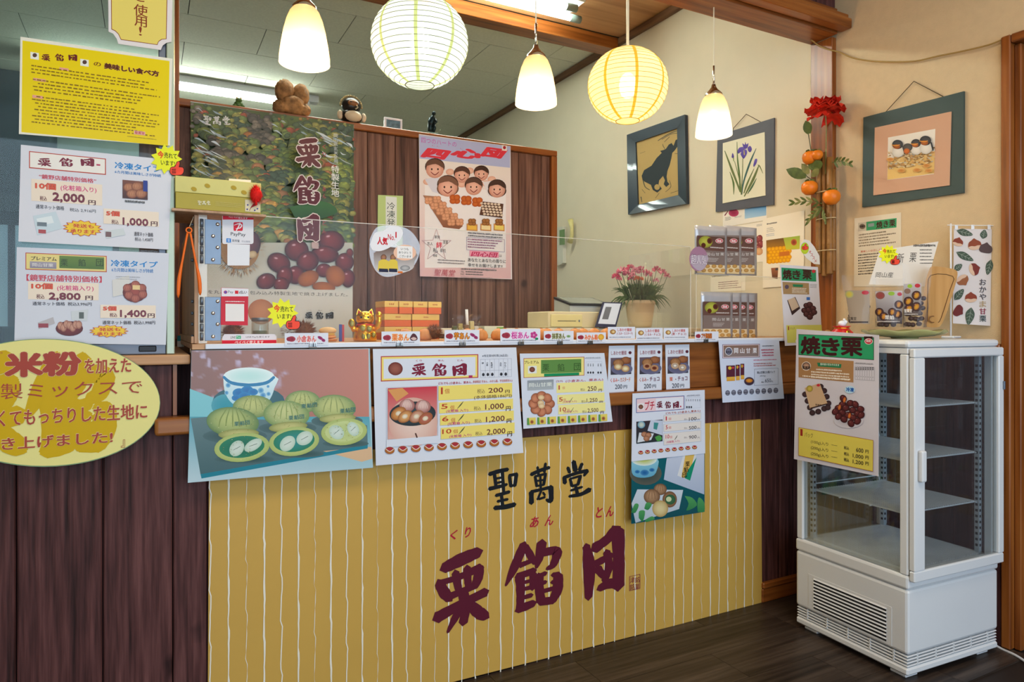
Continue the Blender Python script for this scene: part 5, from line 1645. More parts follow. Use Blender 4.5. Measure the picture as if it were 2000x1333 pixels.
a.text('絆', 634, 968, 682, 1018, '#d83a4a', .02); a.text('私', 606, 1018, 646, 1056, '#3a3436', 0); a.text('家族', 620, 915, 664, 940, '#3a3436', 0); a.text('友達', 690, 955, 728, 985, '#3a3436', 0); a.text('恋人', 560, 970, 606, 996, '#5a5456', 0); a.text('会社', 664, 1022, 712, 1052, '#3a3436', 0); a.text('地域', 606, 1068, 640, 1092, '#3a3436', 0)
a.lines(645, 1105, 870, 1148, 2, '#8a8488', .5, .1, 4)
a.lines(892, 884, 1190, 928, 2, '#6a6a72', .6, .1, 3)
a.frame(880, 928, 1190, 1035, 3, '#9a90b0'); a.lines(890, 936, 1180, 1020, 4, '#8a4a7a', .55, .25, 7)
a.rect(905, 1038, 1142, 1086, '#e89ab0'); a.text('四心団', 916, 1046, 1132, 1086, '#c0205a', .04, shear=.2); a.text('は', 1146, 1072, 1166, 1092, '#4a4448', 0)
a.text('あなたとあなたの周りに', 892, 1100, 1200, 1130, '#3a3a42', .01); a.text('幸せをお届けします!!', 892, 1142, 1172, 1170, '#3a3a42', .01)
a.text('聖萬堂', 612, 1190, 790, 1245, '#c05a62', .0, shear=.2)
a.lines(835, 1178, 1140, 1200, 1, '#6a6a6a', .6, .05, 2); a.text('TEL', 832, 1204, 862, 1220, '#6a6a6a', 0); a.lines(872, 1204, 1010, 1220, 1, '#6a6a6a', .7, 0, 3); a.text('FAX', 832, 1224, 862, 1240, '#6a6a6a', 0); a.lines(872, 1224, 1015, 1240, 1, '#6a6a6a', .7, 0, 4); a.lines(835, 1250, 1090, 1258, 1, '#9a8a8a', .6, 0, 5)
a.finish(o)

o = sheet('green_tag', 'pale green vertical paper tag with handwritten strip on the partition', 'tag', [(738, 381), (787, 383), (786, 482), (737, 482)], 'Y', YP - .001, '#b9cf86')
a = Art('Y', YP - .001, (700, 240, 4.165))
a.rect(222, 598, 312, 1010, '#dfe4dc')
for i, ch in enumerate('冷凍発'): a.text(ch, 232, 645 + 66 * i, 298, 705 + 66 * i, '#3a4a44', 0)
a.finish(o)

# ------------------------------------------------------------------ acrylic screen with hinged end
YA = 2.104
sc = empty('acrylic_screen', (1, YA, 1.1315), 0, 'clear acrylic counter screen hinged to a tan wooden end board', 'screen')
def wpart(name, m, mat, root, smooth=False): return part(name, m, mat, root, smooth)
wpart('front_pane', MB((1, YA, 1.3)).box(.15, 1.93, YA - .0015, YA + .0015, 1.1325, 1.5), ACRYL, sc)
wpart('top_edge', MB((1, YA, 1.5)).box(.15, 1.93, YA - .0018, YA + .0018, 1.5002, 1.5022), ACRYL_E, sc)
wpart('side_pane', MB((1.93, 2.3, 1.3)).box(1.9302, 1.9332, YA - .0015, 2.5, 1.1325, 1.5), ACRYL, sc)
wpart('side_edge', MB((1.93, 2.3, 1.3)).box(1.9298, 1.9335, YA - .003, YA - .0016, 1.1325, 1.5), ACRYL_E, sc)
wpart('end_board', MB((.12, 2.5, 1.3)).box(.116, .126, 2.105, 2.86, 1.1325, 1.492, .001), W_SIDE, sc)
wpart('end_board_foot', MB((.13, 2.5, 1.14)).box(.108, .1155, 2.108, 2.86, 1.1325, 1.152, .001), W_SIDE, sc)
wpart('end_pane', MB((.138, YA, 1.3)).box(.1265, .1485, YA - .003, YA + .0015, 1.1325, 1.492), ACRYL_E, sc)
wpart('top_board', MB((.15, 2.2, 1.495)).box(.058, .30, 2.06, 2.30, 1.4925, 1.4995, .001), W_SIDE, sc)
def px2(x, y, Y): return onY(x, y, Y)
for (yt, yb_) in ((428, 517), (580, 666)):
    hg = MB((.15, YA, 1.3))
    p0, p1 = px2(400, yt, YA - .005), px2(432, yb_, YA - .005)
    hg.box(p0.x, p1.x, YA - .0050, YA - .0032, p1.z, p0.z, .0008)
    h_ = wpart('hinge_leaf', hg, STEEL, sc)
    kx = px2(394, yt, YA - .008).x
    n = 5
    kn = MB((kx, YA - .009, 1.3))
    for q in range(n):
        za = p1.z + (p0.z - p1.z) * q / n
        kn.tube([(kx, YA - .009, za + .001), (kx, YA - .009, za + (p0.z - p1.z) / n - .001)], .0048, 10)
    wpart('hinge_barrel', kn, STEEL, sc, True)
    for q, (fx, fy) in enumerate(((.78, .1), (.5, .37), (.78, .62), (.5, .9))):
        zc = p0.z + (p1.z - p0.z) * fy
        xc = p0.x + (p1.x - p0.x) * fx
        bo = MB((xc, YA - .006, zc)).ell((xc, YA - .0058, zc), .0052, .003, .0052, 10, 6)
        wpart('bolt', bo, CHROME, sc, True)
        b2 = MB((.1155, 2.135, zc)).tube([(.1160, 2.14, zc), (.1095, 2.14, zc)], .0045, 8)
        wpart('bolt', b2, STEEL, sc, True)

# stickers on the acrylic
YS = YA - .0035
def rr(x0, y0, x1, y1, r, n=4):
    out = []
    for cx, cy, t0 in ((x1 - r, y0 + r, -90), (x1 - r, y1 - r, 0), (x0 + r, y1 - r, 90), (x0 + r, y0 + r, 180)):
        out += [(cx + r * math.cos(R(t0 + 90 * k / n)), cy + r * math.sin(R(t0 + 90 * k / n))) for k in range(n + 1)]
    return out
YS2 = YA - .0095
o = sheet('payment_sign', 'white and red payment sign with a P logo taped above the blank code card', 'sign', None, 'Y', YS2, '#e4e2e6', poly=rr(434, 418, 495, 477, 4))
a = Art('Y', YS2, (340, 400, 4.442))
a.poly([(422, 130), (422, 95), (434, 82), (678, 98), (690, 110), (690, 130)], '#d8253a')
a.text('ペイペイ使えます', 472, 96, 638, 116, '#f2e6e6', .02)
a.poly(rr(516, 152, 596, 228, 10), '#d8253a')
a.stroke([(540, 225, 7), (560, 190, 10), (572, 160, 9)], '#f4f0f0'); a.stroke([(522, 178, 4), (560, 166, 9), (586, 178, 11), (572, 202, 9), (536, 208, 4)], '#f4f0f0')
a.text('PayPay', 492, 238, 620, 276, '#2a2a2e', .01)
a.rect(454, 292, 494, 328, '#1f7fd0'); a.text('支', 460, 296, 488, 324, '#f0f4fa', .0); a.text('支付宝', 502, 300, 568, 322, '#3a3a44', .02); a.text('可以使用', 586, 310, 658, 326, '#8a8a96', 0)
a.finish(o)
o = sheet('code_card', 'blank white code card below the payment sign with the P logo', 'card', [(444, 477), (488, 478), (487, 519), (444, 519)], 'Y', YS2, '#e9e9ec')
o = sheet('code_card', 'red code card with a blank white square on the acrylic screen', 'card', [(432, 562), (485, 564), (484, 636), (431, 635)], 'Y', YS2, '#cf3040')
a = Art('Y', YS2, (340, 400, 4.442))
a.poly([(412, 722), (645, 730), (645, 796), (412, 796)], '#e8e6ea')
a.ell(430, 745, 462, 775, '#3a5fc0', '#d03a50'); a.text('Pay', 468, 746, 514, 774, '#5a5a64', 0); a.rect(528, 746, 558, 774, '#d8303a'); a.text('d払い', 564, 744, 632, 774, '#3a3034', .02)
a.lines(445, 834, 612, 846, 1, '#f0e0e0', .8, 0, 2)
a.rect(446, 860, 608, 1012, '#ece8e4')
a.finish(o)
o = sheet('payment_strip', 'low white and red payment strip standing on the white counter edge', 'sign', None, 'Y', YS2, '#dcdce4', poly=[(434, 674), (434, 660), (438, 653), (536, 653), (540, 658), (540, 673)])
a = Art('Y', YS2, (340, 400, 4.442))
a.text('LINE', 490, 1142, 532, 1162, '#2a4a34', .01); a.rect(538, 1138, 580, 1164, '#2fae7a'); a.text('Pay', 544, 1142, 574, 1160, '#f0f6f2', 0); a.text('LINE Payも使えます', 624, 1140, 830, 1160, '#3a3a44', .0)
a.poly([(415, 1178), (888, 1174), (888, 1212), (415, 1218)], '#d8253a'); a.text('ペイペイ使えます', 526, 1182, 776, 1208, '#f6eaea', .03)
a.finish(o)
selling('Y', YS2, 524, 586, 62, 'yellow starburst sticker on the acrylic screen beside the chestnut burr')

# oval film sticker with speech clouds and a photo of two people
pts = smooth_path([(722, 468), (735, 445), (762, 441), (795, 447), (815, 468), (820, 490), (808, 520), (780, 536), (752, 541), (733, 528), (722, 500), (722, 468)], 4)[:-1]
o = sheet('film_sticker', 'clear oval film sticker with speech clouds and a staff photo on the acrylic', 'sticker', None, 'Y', YS2, mat=clear('sticker_film', (.93, .93, .94), .08, .1, .22, (.85, .85, .88)), poly=pts)
a = Art('Y', YS2, (700, 240, 4.165))
a.poly([(125, 1060), (250, 1010), (470, 1060), (455, 1130), (440, 1190), (330, 1225), (165, 1215), (130, 1140)], '#6a4a38', '#d6d2d0', sm=3)
for x, w in ((205, 48), (282, 42)):
    a.ell(x - 24, 1070, x + 24, 1122, '#b07a5a', '#5a3a2c'); a.poly([(x - w, 1200), (x - w * .85, 1128), (x - 15, 1112), (x + 15, 1112), (x + w * .85, 1128), (x + w, 1200)], '#e2c64a'); a.rect(x - w * .8, 1186, x + w * .8, 1214, '#2a2c44')
a.rect(320, 1208, 360, 1224, '#d8722c'); a.ell(340, 1160, 420, 1205, '#b9b6b4', '#7a7a7a')
a.poly([(95, 990), (130, 900), (200, 880), (250, 850), (330, 845), (362, 890), (345, 945), (300, 985), (235, 1025), (170, 1045), (115, 1035)], '#eceaec', sm=4)
a.text('人気', 155, 930, 236, 990, '#c8202e', .05); a.text('No.', 240, 905, 296, 952, '#c8202e', .03); a.text('1', 301, 888, 311, 934, '#c8202e', .04)
a.ell(285, 992, 470, 1122, '#f0c2a6', '#eebfa2'); a.rect(315, 1000, 440, 1100, '#f0ece8')
a.text('いつも', 345, 1016, 408, 1036, '#2a2a2a', .01); a.text('ありがとう', 328, 1044, 428, 1064, '#2a2a2a', .01); a.text('ございます', 332, 1074, 430, 1094, '#2a2a2a', .01)
a.finish(o)

# ------------------------------------------------------------------ flavour cards standing on the white edge, with clips
NUTC = '#8a2a3a'
def flav(x0, y0, x1, y1, label, rows, col, icon, out='#f0c9a0', clip=None, outc=None):
    o = sheet('flavour_card', label, 'card', [(x0, y0), (x1, y0 - (x1 - x0) * .005), (x1, y1 - (x1 - x0) * .018), (x0, y1)], 'Y', 2.0425, '#e0e2ec', 'flavour cards along the counter edge')
    a = Art('Y', 2.0425, (0, 0, 1))
    w, h = x1 - x0, y1 - y0
    if len(rows) == 1:
        a.ell(x0 + w * .07, y0 + h * .25, x0 + w * .25, y0 + h * .68, NUTC, '#b84a58'); a.ell(x0 + w * .04, y0 + h * .3, x0 + w * .16, y0 + h * .64, '#9a3444')
        a.text(rows[0], x0 + w * .28, y0 + h * .2, x0 + w * .72, y0 + h * .7, col, .03, outc or out, .06)
        icon(a, x0 + w * .84, y0 + h * .44, h * .3)
    else:
        a.ell(x0 + w * .08, y0 + h * .2, x0 + w * .3, y0 + h * .6, '#c89a58', '#8a5a2c'); a.ell(x0 + w * .16, y0 + h * .28, x0 + w * .26, y0 + h * .5, '#e2c890')
        a.text(rows[0], x0 + w * .36, y0 + h * .1, x0 + w * .88, y0 + h * .36, '#c04848', .03); a.text(rows[1], x0 + w * .33, y0 + h * .42, x0 + w * .92, y0 + h * .68, '#a83a3a', .03)
    a.lines(x0 + w * .06, y0 + h * .78, x0 + w * .9, y0 + h * .9, 1, '#7a7a88', .7, .08, int(x0))
    a.finish(o)
    if clip:
        c = onY(clip, 675, 2.0425)
        k = empty('binder_clip', (c.x, 2.0415, 1.124), 0, 'dark metal binder clip holding the %s to the edge strip' % label.split(' card')[0].replace('small white ', '') + ' card', 'clip', 'binder clips on the counter edge')
        wd = .0105
        MB().prism([(-wd, 0, -.0065), (wd, 0, -.0065), (wd, 0, .0045), (-wd, 0, .0045)], (0, -.0035, 0)).tube([(-wd, -.002, -.0065), (wd, -.002, -.0065)], .0028, 8).build('clip_body', DARKM, k)
        for s_ in (-1, 1):
            x_ = s_ * wd * .62
            MB().tube([(x_ - .0022, -.0048, -.003), (x_ - .0022, -.0052, .008), (x_, -.0055, .0125), (x_ + .0022, -.0052, .008), (x_ + .0022, -.0048, -.003)], .0007, 5).build('wire_handle', CHROME, k)
noi = lambda a, x, y, r: None
def ic_nut(a, x, y, r):
    a.poly([(x - r, y + r * .2), (x - r * .5, y - r * .7), (x, y - r), (x + r * .6, y - r * .6), (x + r, y + r * .3), (x + r * .5, y + r * .8), (x - r * .6, y + r * .8)], '#5a3038', sm=3); a.poly([(x - r * .8, y + r * .3), (x, y - r * .1), (x + r * .8, y + r * .35), (x, y + r * .75)], '#d8b8b0', sm=2)
def ic_potato(a, x, y, r): a.ell(x - r, y - r * .6, x + r * .5, y + r * .2, '#8a2a5a', '#b04a7a', .5); a.ell(x, y, x + r * 1.1, y + r * .8, '#8a2a5a', '#b04a7a', .5)
def ic_flower(a, x, y, r):
    for q in range(5): a.ell(x + r * .5 * math.cos(q * 1.257) - r * .4, y + r * .5 * math.sin(q * 1.257) - r * .4, x + r * .5 * math.cos(q * 1.257) + r * .4, y + r * .5 * math.sin(q * 1.257) + r * .4, '#b02a7a', '#d86aa8')
    a.ell(x + r * .3, y + r * .6, x + r * 1.1, y + r * 1.2, '#1f8a5a')
def ic_leaf(a, x, y, r): a.ell(x - r * .7, y - r * .3, x + r * .6, y + r * .5, '#5a8a4a', '#b8c8a0')
def ic_orange(a, x, y, r): a.ell(x - r, y - r, x + r, y + r, '#eab84a', '#d8962c')
flav(556, 651, 641, 676, 'small white red-bean paste card on the counter edge', ['小倉あん'], '#d84a5a', ic_potato, '#f4d0c0', 611)
flav(745, 648, 820, 674, 'small white chestnut paste card with a nut drawing', ['栗あん'], '#e8702c', ic_nut, '#f4c890', 780)
flav(868, 645, 936, 671, 'small white sweet potato paste card with two potatoes drawn', ['芋あん'], '#e8922c', ic_potato, '#8a4a1c', 903)
flav(977, 643, 1055, 670, 'small white cherry blossom paste card with a pink flower drawn', ['桜あん'], '#c83a9a', ic_flower, '#f0c0dc', 1017)
flav(1062, 647, 1120, 669, 'small white green tea paste card with dark olive lettering', ['抹茶あん'], '#4a4a2c', ic_leaf, '#c8c890', 1093)
flav(1126, 650, 1183, 670, 'small white mandarin paste card with an orange drawn', ['みかん餡'], '#e0582c', ic_orange, '#f4b890', 1152)
flav(1187, 639, 1240, 663, 'small white walnut and custard bun card on the counter edge', ['しあわせ饅頭', '(くるみ・カスタード)'], '', noi)
flav(1242, 641, 1294, 665, 'small white walnut and chocolate bun card on the counter edge', ['しあわせ饅頭', '(くるみ・チョコ)'], '', noi)
flav(1296, 641, 1344, 663, 'small white chestnut and chocolate bun card on the counter edge', ['しあわせ饅頭', '(栗・チョコ)'], '', noi)
flav(1357, 648, 1403, 667, 'small white mini bun card in front of the pouch stand', ['プチ栗餡団'], '#d8762c', noi, '#7a3a24', 1378)

# ------------------------------------------------------------------ papers on the wall beside the counter (plane of the right wall)
XQ = XI - .0006
o = sheet('wall_paper_sheet', 'white sheet with persimmon photo and blue sky pinned below the iris picture', 'paper', [(1412, 412), (1498, 397), (1498, 430), (1412, 444)], 'X', XQ, '#eee6d8')
a = Art('X', XQ, (1340, 400, 4.76))
a.ell(395, 40, 490, 112, '#9a2a4a', '#b84a6a'); a.stroke([(360, 100, 10), (390, 60, 8)], '#7a2a3a'); a.poly([(545, 40), (745, 5), (745, 100), (545, 132)], '#4a8ac0', '#b0cde0'); a.lines(362, 118, 425, 152, 4, '#4a4a4a', .5, .2, 2); a.lines(450, 110, 525, 128, 2, '#7a7a7a', .4, .2, 3)
a.finish(o)
o = sheet('wall_paper_sheet', 'white sheet with chestnut photo half hidden behind the silver pouches', 'paper', [(1412, 446), (1490, 433), (1490, 512), (1412, 520)], 'X', XQ, '#efe4d2')
a = Art('X', XQ, (1340, 400, 4.76))
a.lines(655, 185, 706, 205, 2, '#6a6a6a', .5, .1, 4)
for cx, cy in ((680, 320), (690, 370), (670, 410)): nut(a, cx, cy, 30, 40, .4, '#9a4a4a', '#6a2a2a')
a.ell(640, 400, 715, 470, '#e0b080', '#c88a5a')
a.finish(o)
o = sheet('wall_notice', 'white notice with a photo of yellow fruit on the wall by the column', 'paper', [(1490, 428), (1571, 411), (1570, 557), (1490, 563)], 'X', XQ - .0025, '#f2e7d2')
a = Art('X', XQ - .0025, (1340, 400, 4.76))
a.lines(750, 172, 850, 190, 1, '#4a4a4a', .8, .05, 1); a.lines(750, 215, 840, 262, 3, '#8a8a8a', .4, .4, 2); a.lines(745, 272, 835, 300, 2, '#7a8ab0', .4, .3, 3)
a.poly([(745, 332), (970, 300), (968, 520), (748, 545)], '#6a4a2c', '#d89a2a')
for r_ in range(5):
    for k in range(6): a.ell(752 + 34 * k + 12 * (r_ % 2), 395 + 28 * r_ - 3 * k, 800 + 34 * k + 12 * (r_ % 2), 440 + 28 * r_ - 3 * k, '#f4b41c', '#d8861a')
a.rect(866, 442, 960, 482, '#c8702a')
a.poly([(905, 310), (1058, 288), (1056, 412), (930, 420)], '#9ab04a', '#c8c040'); a.ell(975, 320, 1030, 380, '#8a3a2a', '#c86a3a')
a.poly([(790, 590), (856, 585), (850, 690), (800, 680)], '#a86a4a', '#5a3a2a'); a.rect(830, 592, 856, 612, '#4a4a4a')
a.finish(o)
o = sheet('wall_notice', 'small white handwritten price list behind the acrylic pouch stand', 'paper', [(1388, 541), (1456, 538), (1456, 568), (1388, 570)], 'X', XQ, '#f0e6d2')
a = Art('X', XQ, (1340, 400, 4.76)); a.lines(240, 660, 460, 680, 1, '#4a4a4a', .5, .3, 2); a.lines(300, 715, 520, 790, 4, '#7a4a4a', .45, .3, 3); a.finish(o)

# posters on the shop-side wall
XV = XW - .0006
o = sheet('wall_notice', 'roast chestnut notice in a clear sleeve on the plaster wall below the bird picture', 'paper', [(1669, 427), (1760, 415), (1760, 560), (1668, 560)], 'X', XV, '#e2d6c0')
a = Art('X', XV, (1600, 400, 4.76))
a.poly([(362, 170), (720, 124), (718, 212), (362, 250)], '#3f9a68'); a.poly([(362, 170), (438, 160), (438, 242), (362, 250)], '#c8bca8'); a.ell(372, 178, 430, 228, '#5a4a40', '#8a7a68')
a.text('聖萬堂', 378, 196, 426, 212, '#1f1814', .02); a.rect(455, 178, 510, 208, '#8a9a98'); a.text('焼き栗', 532, 158, 706, 222, '#4a2020', .04)
a.lines(368, 270, 720, 400, 5, '#7a6a54', .5, .3, 2); a.text('美味しいお召し上がり方', 386, 428, 640, 448, '#c84a34', .01); a.lines(362, 458, 720, 660, 8, '#4a4038', .5, .3, 3)
a.finish(o)

# ------------------------------------------------------------------ framed pictures on the right walls
def crop_pts(crop, pts): return [(crop[0] + x / crop[2], crop[1] + y / crop[2]) for x, y in pts]


def ringframe(root, X, outer, inner, th, mat, name='frame', lip=0.0):
    O = [onX(x, y, X) for x, y in outer]
    I = [onX(x, y, X) for x, y in inner]
    f = Vector((-th, 0, 0))
    f2 = Vector((-(th - lip), 0, 0))
    o = Vector(root.location)
    for k in range(4):
        j = (k + 1) % 4
        m = MB(o)
        v = m.vs([O[k], O[j], I[j], I[k], O[k] + f, O[j] + f, I[j] + f2, I[k] + f2])
        for q in ((0, 1, 2, 3), (4, 7, 6, 5), (0, 4, 5, 1), (2, 6, 7, 3), (1, 5, 6, 2), (0, 3, 7, 4)):
            m.bm.faces.new([v[i] for i in q])
        m.build(name, mat, root)


NAVY = plain('blue_black_lacquer', '#26303a', .3, coat=.3)
GREYB = plain('grey_mount_board', '#56565c', .6)
GREENB = plain('dark_green_board', '#3c4c4a', .55)
STRING = plain('brown_cord', '#4a3a22', .8)
cr = (1200, 160, 4.0)
oo = crop_pts(cr, [(118, 418), (572, 260), (585, 955), (128, 1040)])
ii = crop_pts(cr, [(178, 475), (503, 364), (513, 886), (197, 962)])
c = onX(1288, 320, XI - .001)
fr_ = empty('framed_picture', c, 0, 'dark framed ink painting of a black ox on the wall', 'picture', 'pictures on the right wall')
ringframe(fr_, XI - .001, oo, ii, .022, NAVY, 'frame_bar', .008)
P = [onX(x, y, XI - .001) for x, y in ii]
bp_ = MB(c).prism(P, (-.004, 0, 0)).build('painting', paper('#b89a62', .6), fr_)
a = Art('X', XI - .0045, cr)
a.poly([(213, 735), (232, 690), (290, 655), (330, 595), (375, 550), (405, 520), (425, 490), (447, 478), (462, 500), (478, 455), (500, 445), (498, 500), (468, 540), (452, 555), (445, 595), (432, 650), (415, 695), (408, 740), (414, 780), (430, 800), (405, 822), (385, 800), (395, 770), (380, 735), (350, 770), (345, 800), (370, 835), (335, 866), (300, 845), (285, 805), (245, 785), (220, 770)], '#2e3436')
a.ell(312, 800, 355, 845, '#b09258'); a.poly([(357, 540), (385, 532), (412, 520), (400, 548), (370, 555)], '#2e3436')
for s_ in ([(395, 525, 4), (380, 500, 5), (378, 485, 3)], [(225, 770, 8), (240, 820, 6), (275, 845, 5)], [(340, 460, 5), (420, 410, 6), (498, 380, 4)], [(370, 450, 4), (440, 410, 4), (498, 400, 4)], [(390, 470, 3), (430, 430, 4)], [(470, 560, 3), (505, 570, 4), (500, 630, 3)], [(430, 770, 3), (440, 820, 4), (400, 860, 3)], [(215, 840, 3), (240, 870, 3)], [(320, 910, 3), (350, 870, 3)], [(208, 900, 8), (215, 940, 4)], [(440, 870, 3), (500, 850, 3)], [(200, 560, 2), (240, 545, 2)]):
    a.stroke(s_, '#4a4a40')
a.finish(bp_)

def flat_picture(name, label, X, crop, outer, inner, cardc, board, string, deco, seed=0):
    c = onX(*crop_pts(crop, [((outer[0][0] + outer[2][0]) / 2, (outer[0][1] + outer[2][1]) / 2)])[0], X)
    r_ = empty(name, c, 0, label, 'picture', 'pictures on the right wall')
    MB(c).prism([onX(x, y, X) for x, y in crop_pts(crop, outer)], (-.009, 0, 0)).build('mount_board', board, r_)
    cd = MB(c).prism([onX(x, y, X - .0095) for x, y in crop_pts(crop, inner)], (-.003, 0, 0)).build('painting_card', paper(cardc, .6), r_)
    pts = [onX(x, y, X - .006) for x, y in crop_pts(crop, string)]
    MB(c).tube(pts, .0016, 6).build('hanging_cord', STRING, r_)
    a = Art('X', X - .0118, crop)
    deco(a)
    a.finish(cd)
    return r_, cd


def iris(a):
    for p_ in ([(862, 540, 6), (915, 680, 16), (985, 860, 14)], [(958, 470, 4), (962, 600, 10), (975, 720, 14), (985, 850, 12)], [(1108, 520, 4), (1060, 630, 14), (1010, 780, 12), (995, 880, 8)], [(902, 705, 4), (930, 790, 14), (932, 880, 4)], [(1130, 650, 6), (1085, 760, 20), (1015, 895, 8)], [(1160, 715, 3), (1135, 660, 8), (1120, 650, 4)], [(1110, 755, 4), (1075, 820, 14), (1040, 875, 5)], [(1090, 680, 4), (1040, 790, 14), (1012, 870, 8)], [(1003, 600, 5), (1000, 720, 6), (990, 880, 8)], [(938, 620, 4), (955, 680, 5), (985, 800, 5)]):
        a.stroke(p_, random.choice(['#4f6a4c', '#5a6f3c', '#3f5f5a', '#6a7444']))
    PU = '#4c3a8a'
    for p_ in ([(960, 545), (975, 515), (1010, 510), (1015, 535), (985, 550), (968, 562)], [(1005, 505), (1000, 480), (1018, 492), (1022, 468), (1032, 490), (1046, 478), (1042, 510), (1020, 525)], [(1040, 515), (1060, 500), (1074, 525), (1062, 550), (1045, 540)], [(985, 565), (1000, 535), (1030, 530), (1036, 560), (1012, 600), (998, 590)], [(915, 590), (922, 555), (934, 580), (930, 598)], [(1085, 650), (1098, 605), (1116, 605), (1108, 640), (1088, 665)]):
        a.poly(p_, '#6a58a8', PU, sm=3)
    a.stroke([(1012, 535, 4), (1015, 570, 7)], '#d8c84a'); a.stroke([(930, 595, 10), (932, 620, 6)], '#8a9a5a')


r1, cd1 = flat_picture('framed_picture', 'grey mounted painting of a purple iris hung from a cord', XI - .001, cr, [(815, 420), (1257, 283), (1252, 962), (800, 1018)],
                       [(850, 480), (1176, 393), (1182, 888), (848, 950)], '#e6e0c4', GREYB, [(928, 390), (930, 362), (1030, 252), (1140, 312), (1140, 330)], iris)
cr2 = (1680, 130, 4.595)
def swallows(a):
    a.poly([(250, 638), (675, 560), (662, 965), (243, 1020)], '#e8e0d4')
    a.poly([(248, 830), (670, 760), (664, 960), (244, 1018)], '#d8b070', '#e2bd72')
    rn = random.Random(4)
    for k in range(220):
        x = rn.uniform(255, 660); y = 790 + rn.uniform(-30, 130) - (x - 250) * .12
        a.ell(x - rn.uniform(6, 22), y - rn.uniform(3, 9), x + rn.uniform(6, 22), y + rn.uniform(3, 9), rn.choice(['#c8a878', '#a88250', '#dcc8a0', '#8a6a44', '#b8b0a0', '#d8c498', '#b98a54']), None, rn.uniform(-.5, .5), 8)
    for x, y in ((270, 835), (510, 930), (595, 890), (615, 935), (370, 935)): a.ell(x - 35, y - 18, x + 35, y + 18, '#c07a3a', '#d8a460')
    for x, y, s in ((335, 690, 1.0), (500, 680, .9), (585, 655, 1.05)):
        a.ell(x - 50 * s, y + 20, x + 58 * s, y + 125 * s, '#e6e0d6', '#c9c2b8')
        a.ell(x - 48 * s, y - 32 * s, x + 50 * s, y + 52 * s, '#4a4a4e', '#2c2e34'); a.ell(x - 40 * s, y + 8 * s, x + 25 * s, y + 50 * s, '#b0622c', '#8a4a24')
        a.stroke([(x - 50 * s, y + 14, 6), (x - 10, y + 20, 10), (x + 20 * s, y + 12, 6)], '#d8903c')
        a.stroke([(x + 50 * s, y + 30, 16), (x + 66 * s, y + 95, 14)], '#33363c')
    a.ell(385, 690, 470, 760, '#5a5654', '#3a3a3e'); a.ell(390, 735, 445, 785, '#c86a2c', '#a8562a')


r2, cd2 = flat_picture('framed_picture', 'dark green mounted painting of young swallows in a nest on the plaster wall', XW - .001, cr2, [(40, 460), (942, 225), (940, 1135), (30, 1265)],
                       [(135, 550), (822, 405), (805, 1068), (122, 1158)], '#cda184', GREENB, [(226, 430), (228, 410), (482, 132), (745, 270), (745, 290)], swallows)

# telephone handset on the far wall
c = onX(1106, 480, XI - .001)
ph = empty('wall_telephone', c, 0, 'white wall telephone with hanging handset beside the partition post', 'telephone')
IV = plain('ivory_plastic', '#d2cdbb', .4)
MB(c).prism([onX(x, y, XI - .001) for x, y in ((1090, 446), (1106, 443), (1106, 514), (1098, 519), (1090, 514))], (-.03, 0, 0)).build('base_unit', IV, ph)
hp = [onX(x, y, XI - .045) for x, y in ((1114, 430), (1117, 445), (1117, 460), (1113, 474))]
MB(c).tube(hp, [.022, .014, .014, .022], 10).build('handset', plain('yellowish_plastic', '#d6c987', .4), ph, True)
MB(c).prism([onX(x, y, XI - .0315) for x, y in ((1093, 450), (1103, 448), (1103, 478), (1093, 479))], (-.002, 0, 0)).build('keypad', plain('green_panel', '#6f8a5a', .4), ph)

# cord slung along the wall to the door frame
pts = smooth_path([tuple(onX(x, y, XW - .012)) for x, y in ((1640, 102), (1665, 113), (1700, 119), (1745, 121), (1790, 119), (1830, 110), (1880, 100), (1930, 88), (1958, 77))], 5)
pts = [tuple(onY(1584, 78, 2.15)), tuple(onX(1600, 90, 2.752)), tuple(onX(1618, 97, 2.750))] + pts
tag(MB(pts[0]).tube(pts, .0032, 6).build('slack_cord', plain('tan_cord', '#a8874c', .6), None, True), 'tan electric cord slung slack along the plaster wall to the door frame', 'cord')

# ------------------------------------------------------------------ ornaments on the partition
ZP = 2.1365
YO = YP + .02
def top_x(px): return onY(px, 230, YO).x
FROG = plain('green_glaze', '#4c6a34', .3, var=.5, scale=90)
t = empty('frog_figurine', (top_x(466), YO, ZP), 0, 'small green frog figurine on the partition rail', 'figurine')
MB().ell((0, 0, .017), .02, .016, .016).ell((0, -.008, .034), .014, .012, .01).ell((-.016, -.006, .008), .01, .014, .008).ell((.016, -.006, .008), .01, .014, .008).build('body', FROG, t, True)
for s_ in (-1, 1): MB().ell((s_ * .008, -.012, .042), .005, .005, .005, 8, 6).build('eye', plain('frog_eye', '#d8c88a', .3), t, True)
BURL = plain('burl_wood', '#9a7044', .7, var=.45, scale=45, bump=1.0, bscale=45)
t = empty('burl_carving', ((top_x(535) + top_x(605)) / 2, YO, ZP), 0, 'brown knobbly burl wood carving of rounded lumps on the partition rail', 'carving')
m = MB().ell((-.002, 0, .036), .078, .045, .037, 26, 18, .07).ell((-.05, -.005, .032), .036, .035, .032, 16, 12, .1).ell((.048, 0, .032), .034, .035, .032, 16, 12, .1).ell((0, -.02, .05), .05, .03, .035, 20, 14, .1)
m.build('base_lump', BURL, t, True)
MB().ell((-.032, 0, .105), .043, .04, .055, 24, 18, .05).build('rounded_lump', BURL, t, True)
MB().ell((.038, 0, .098), .038, .038, .053, 24, 18, .05).build('rounded_lump', BURL, t, True)
t = empty('raccoon_dog_figurine', (top_x(686), YO, ZP), 0, 'round black and cream ceramic raccoon dog figurine on the partition rail', 'figurine')
TB = plain('black_glaze', '#1f1c1a', .3); TC = plain('cream_glaze', '#cdbb9c', .4)
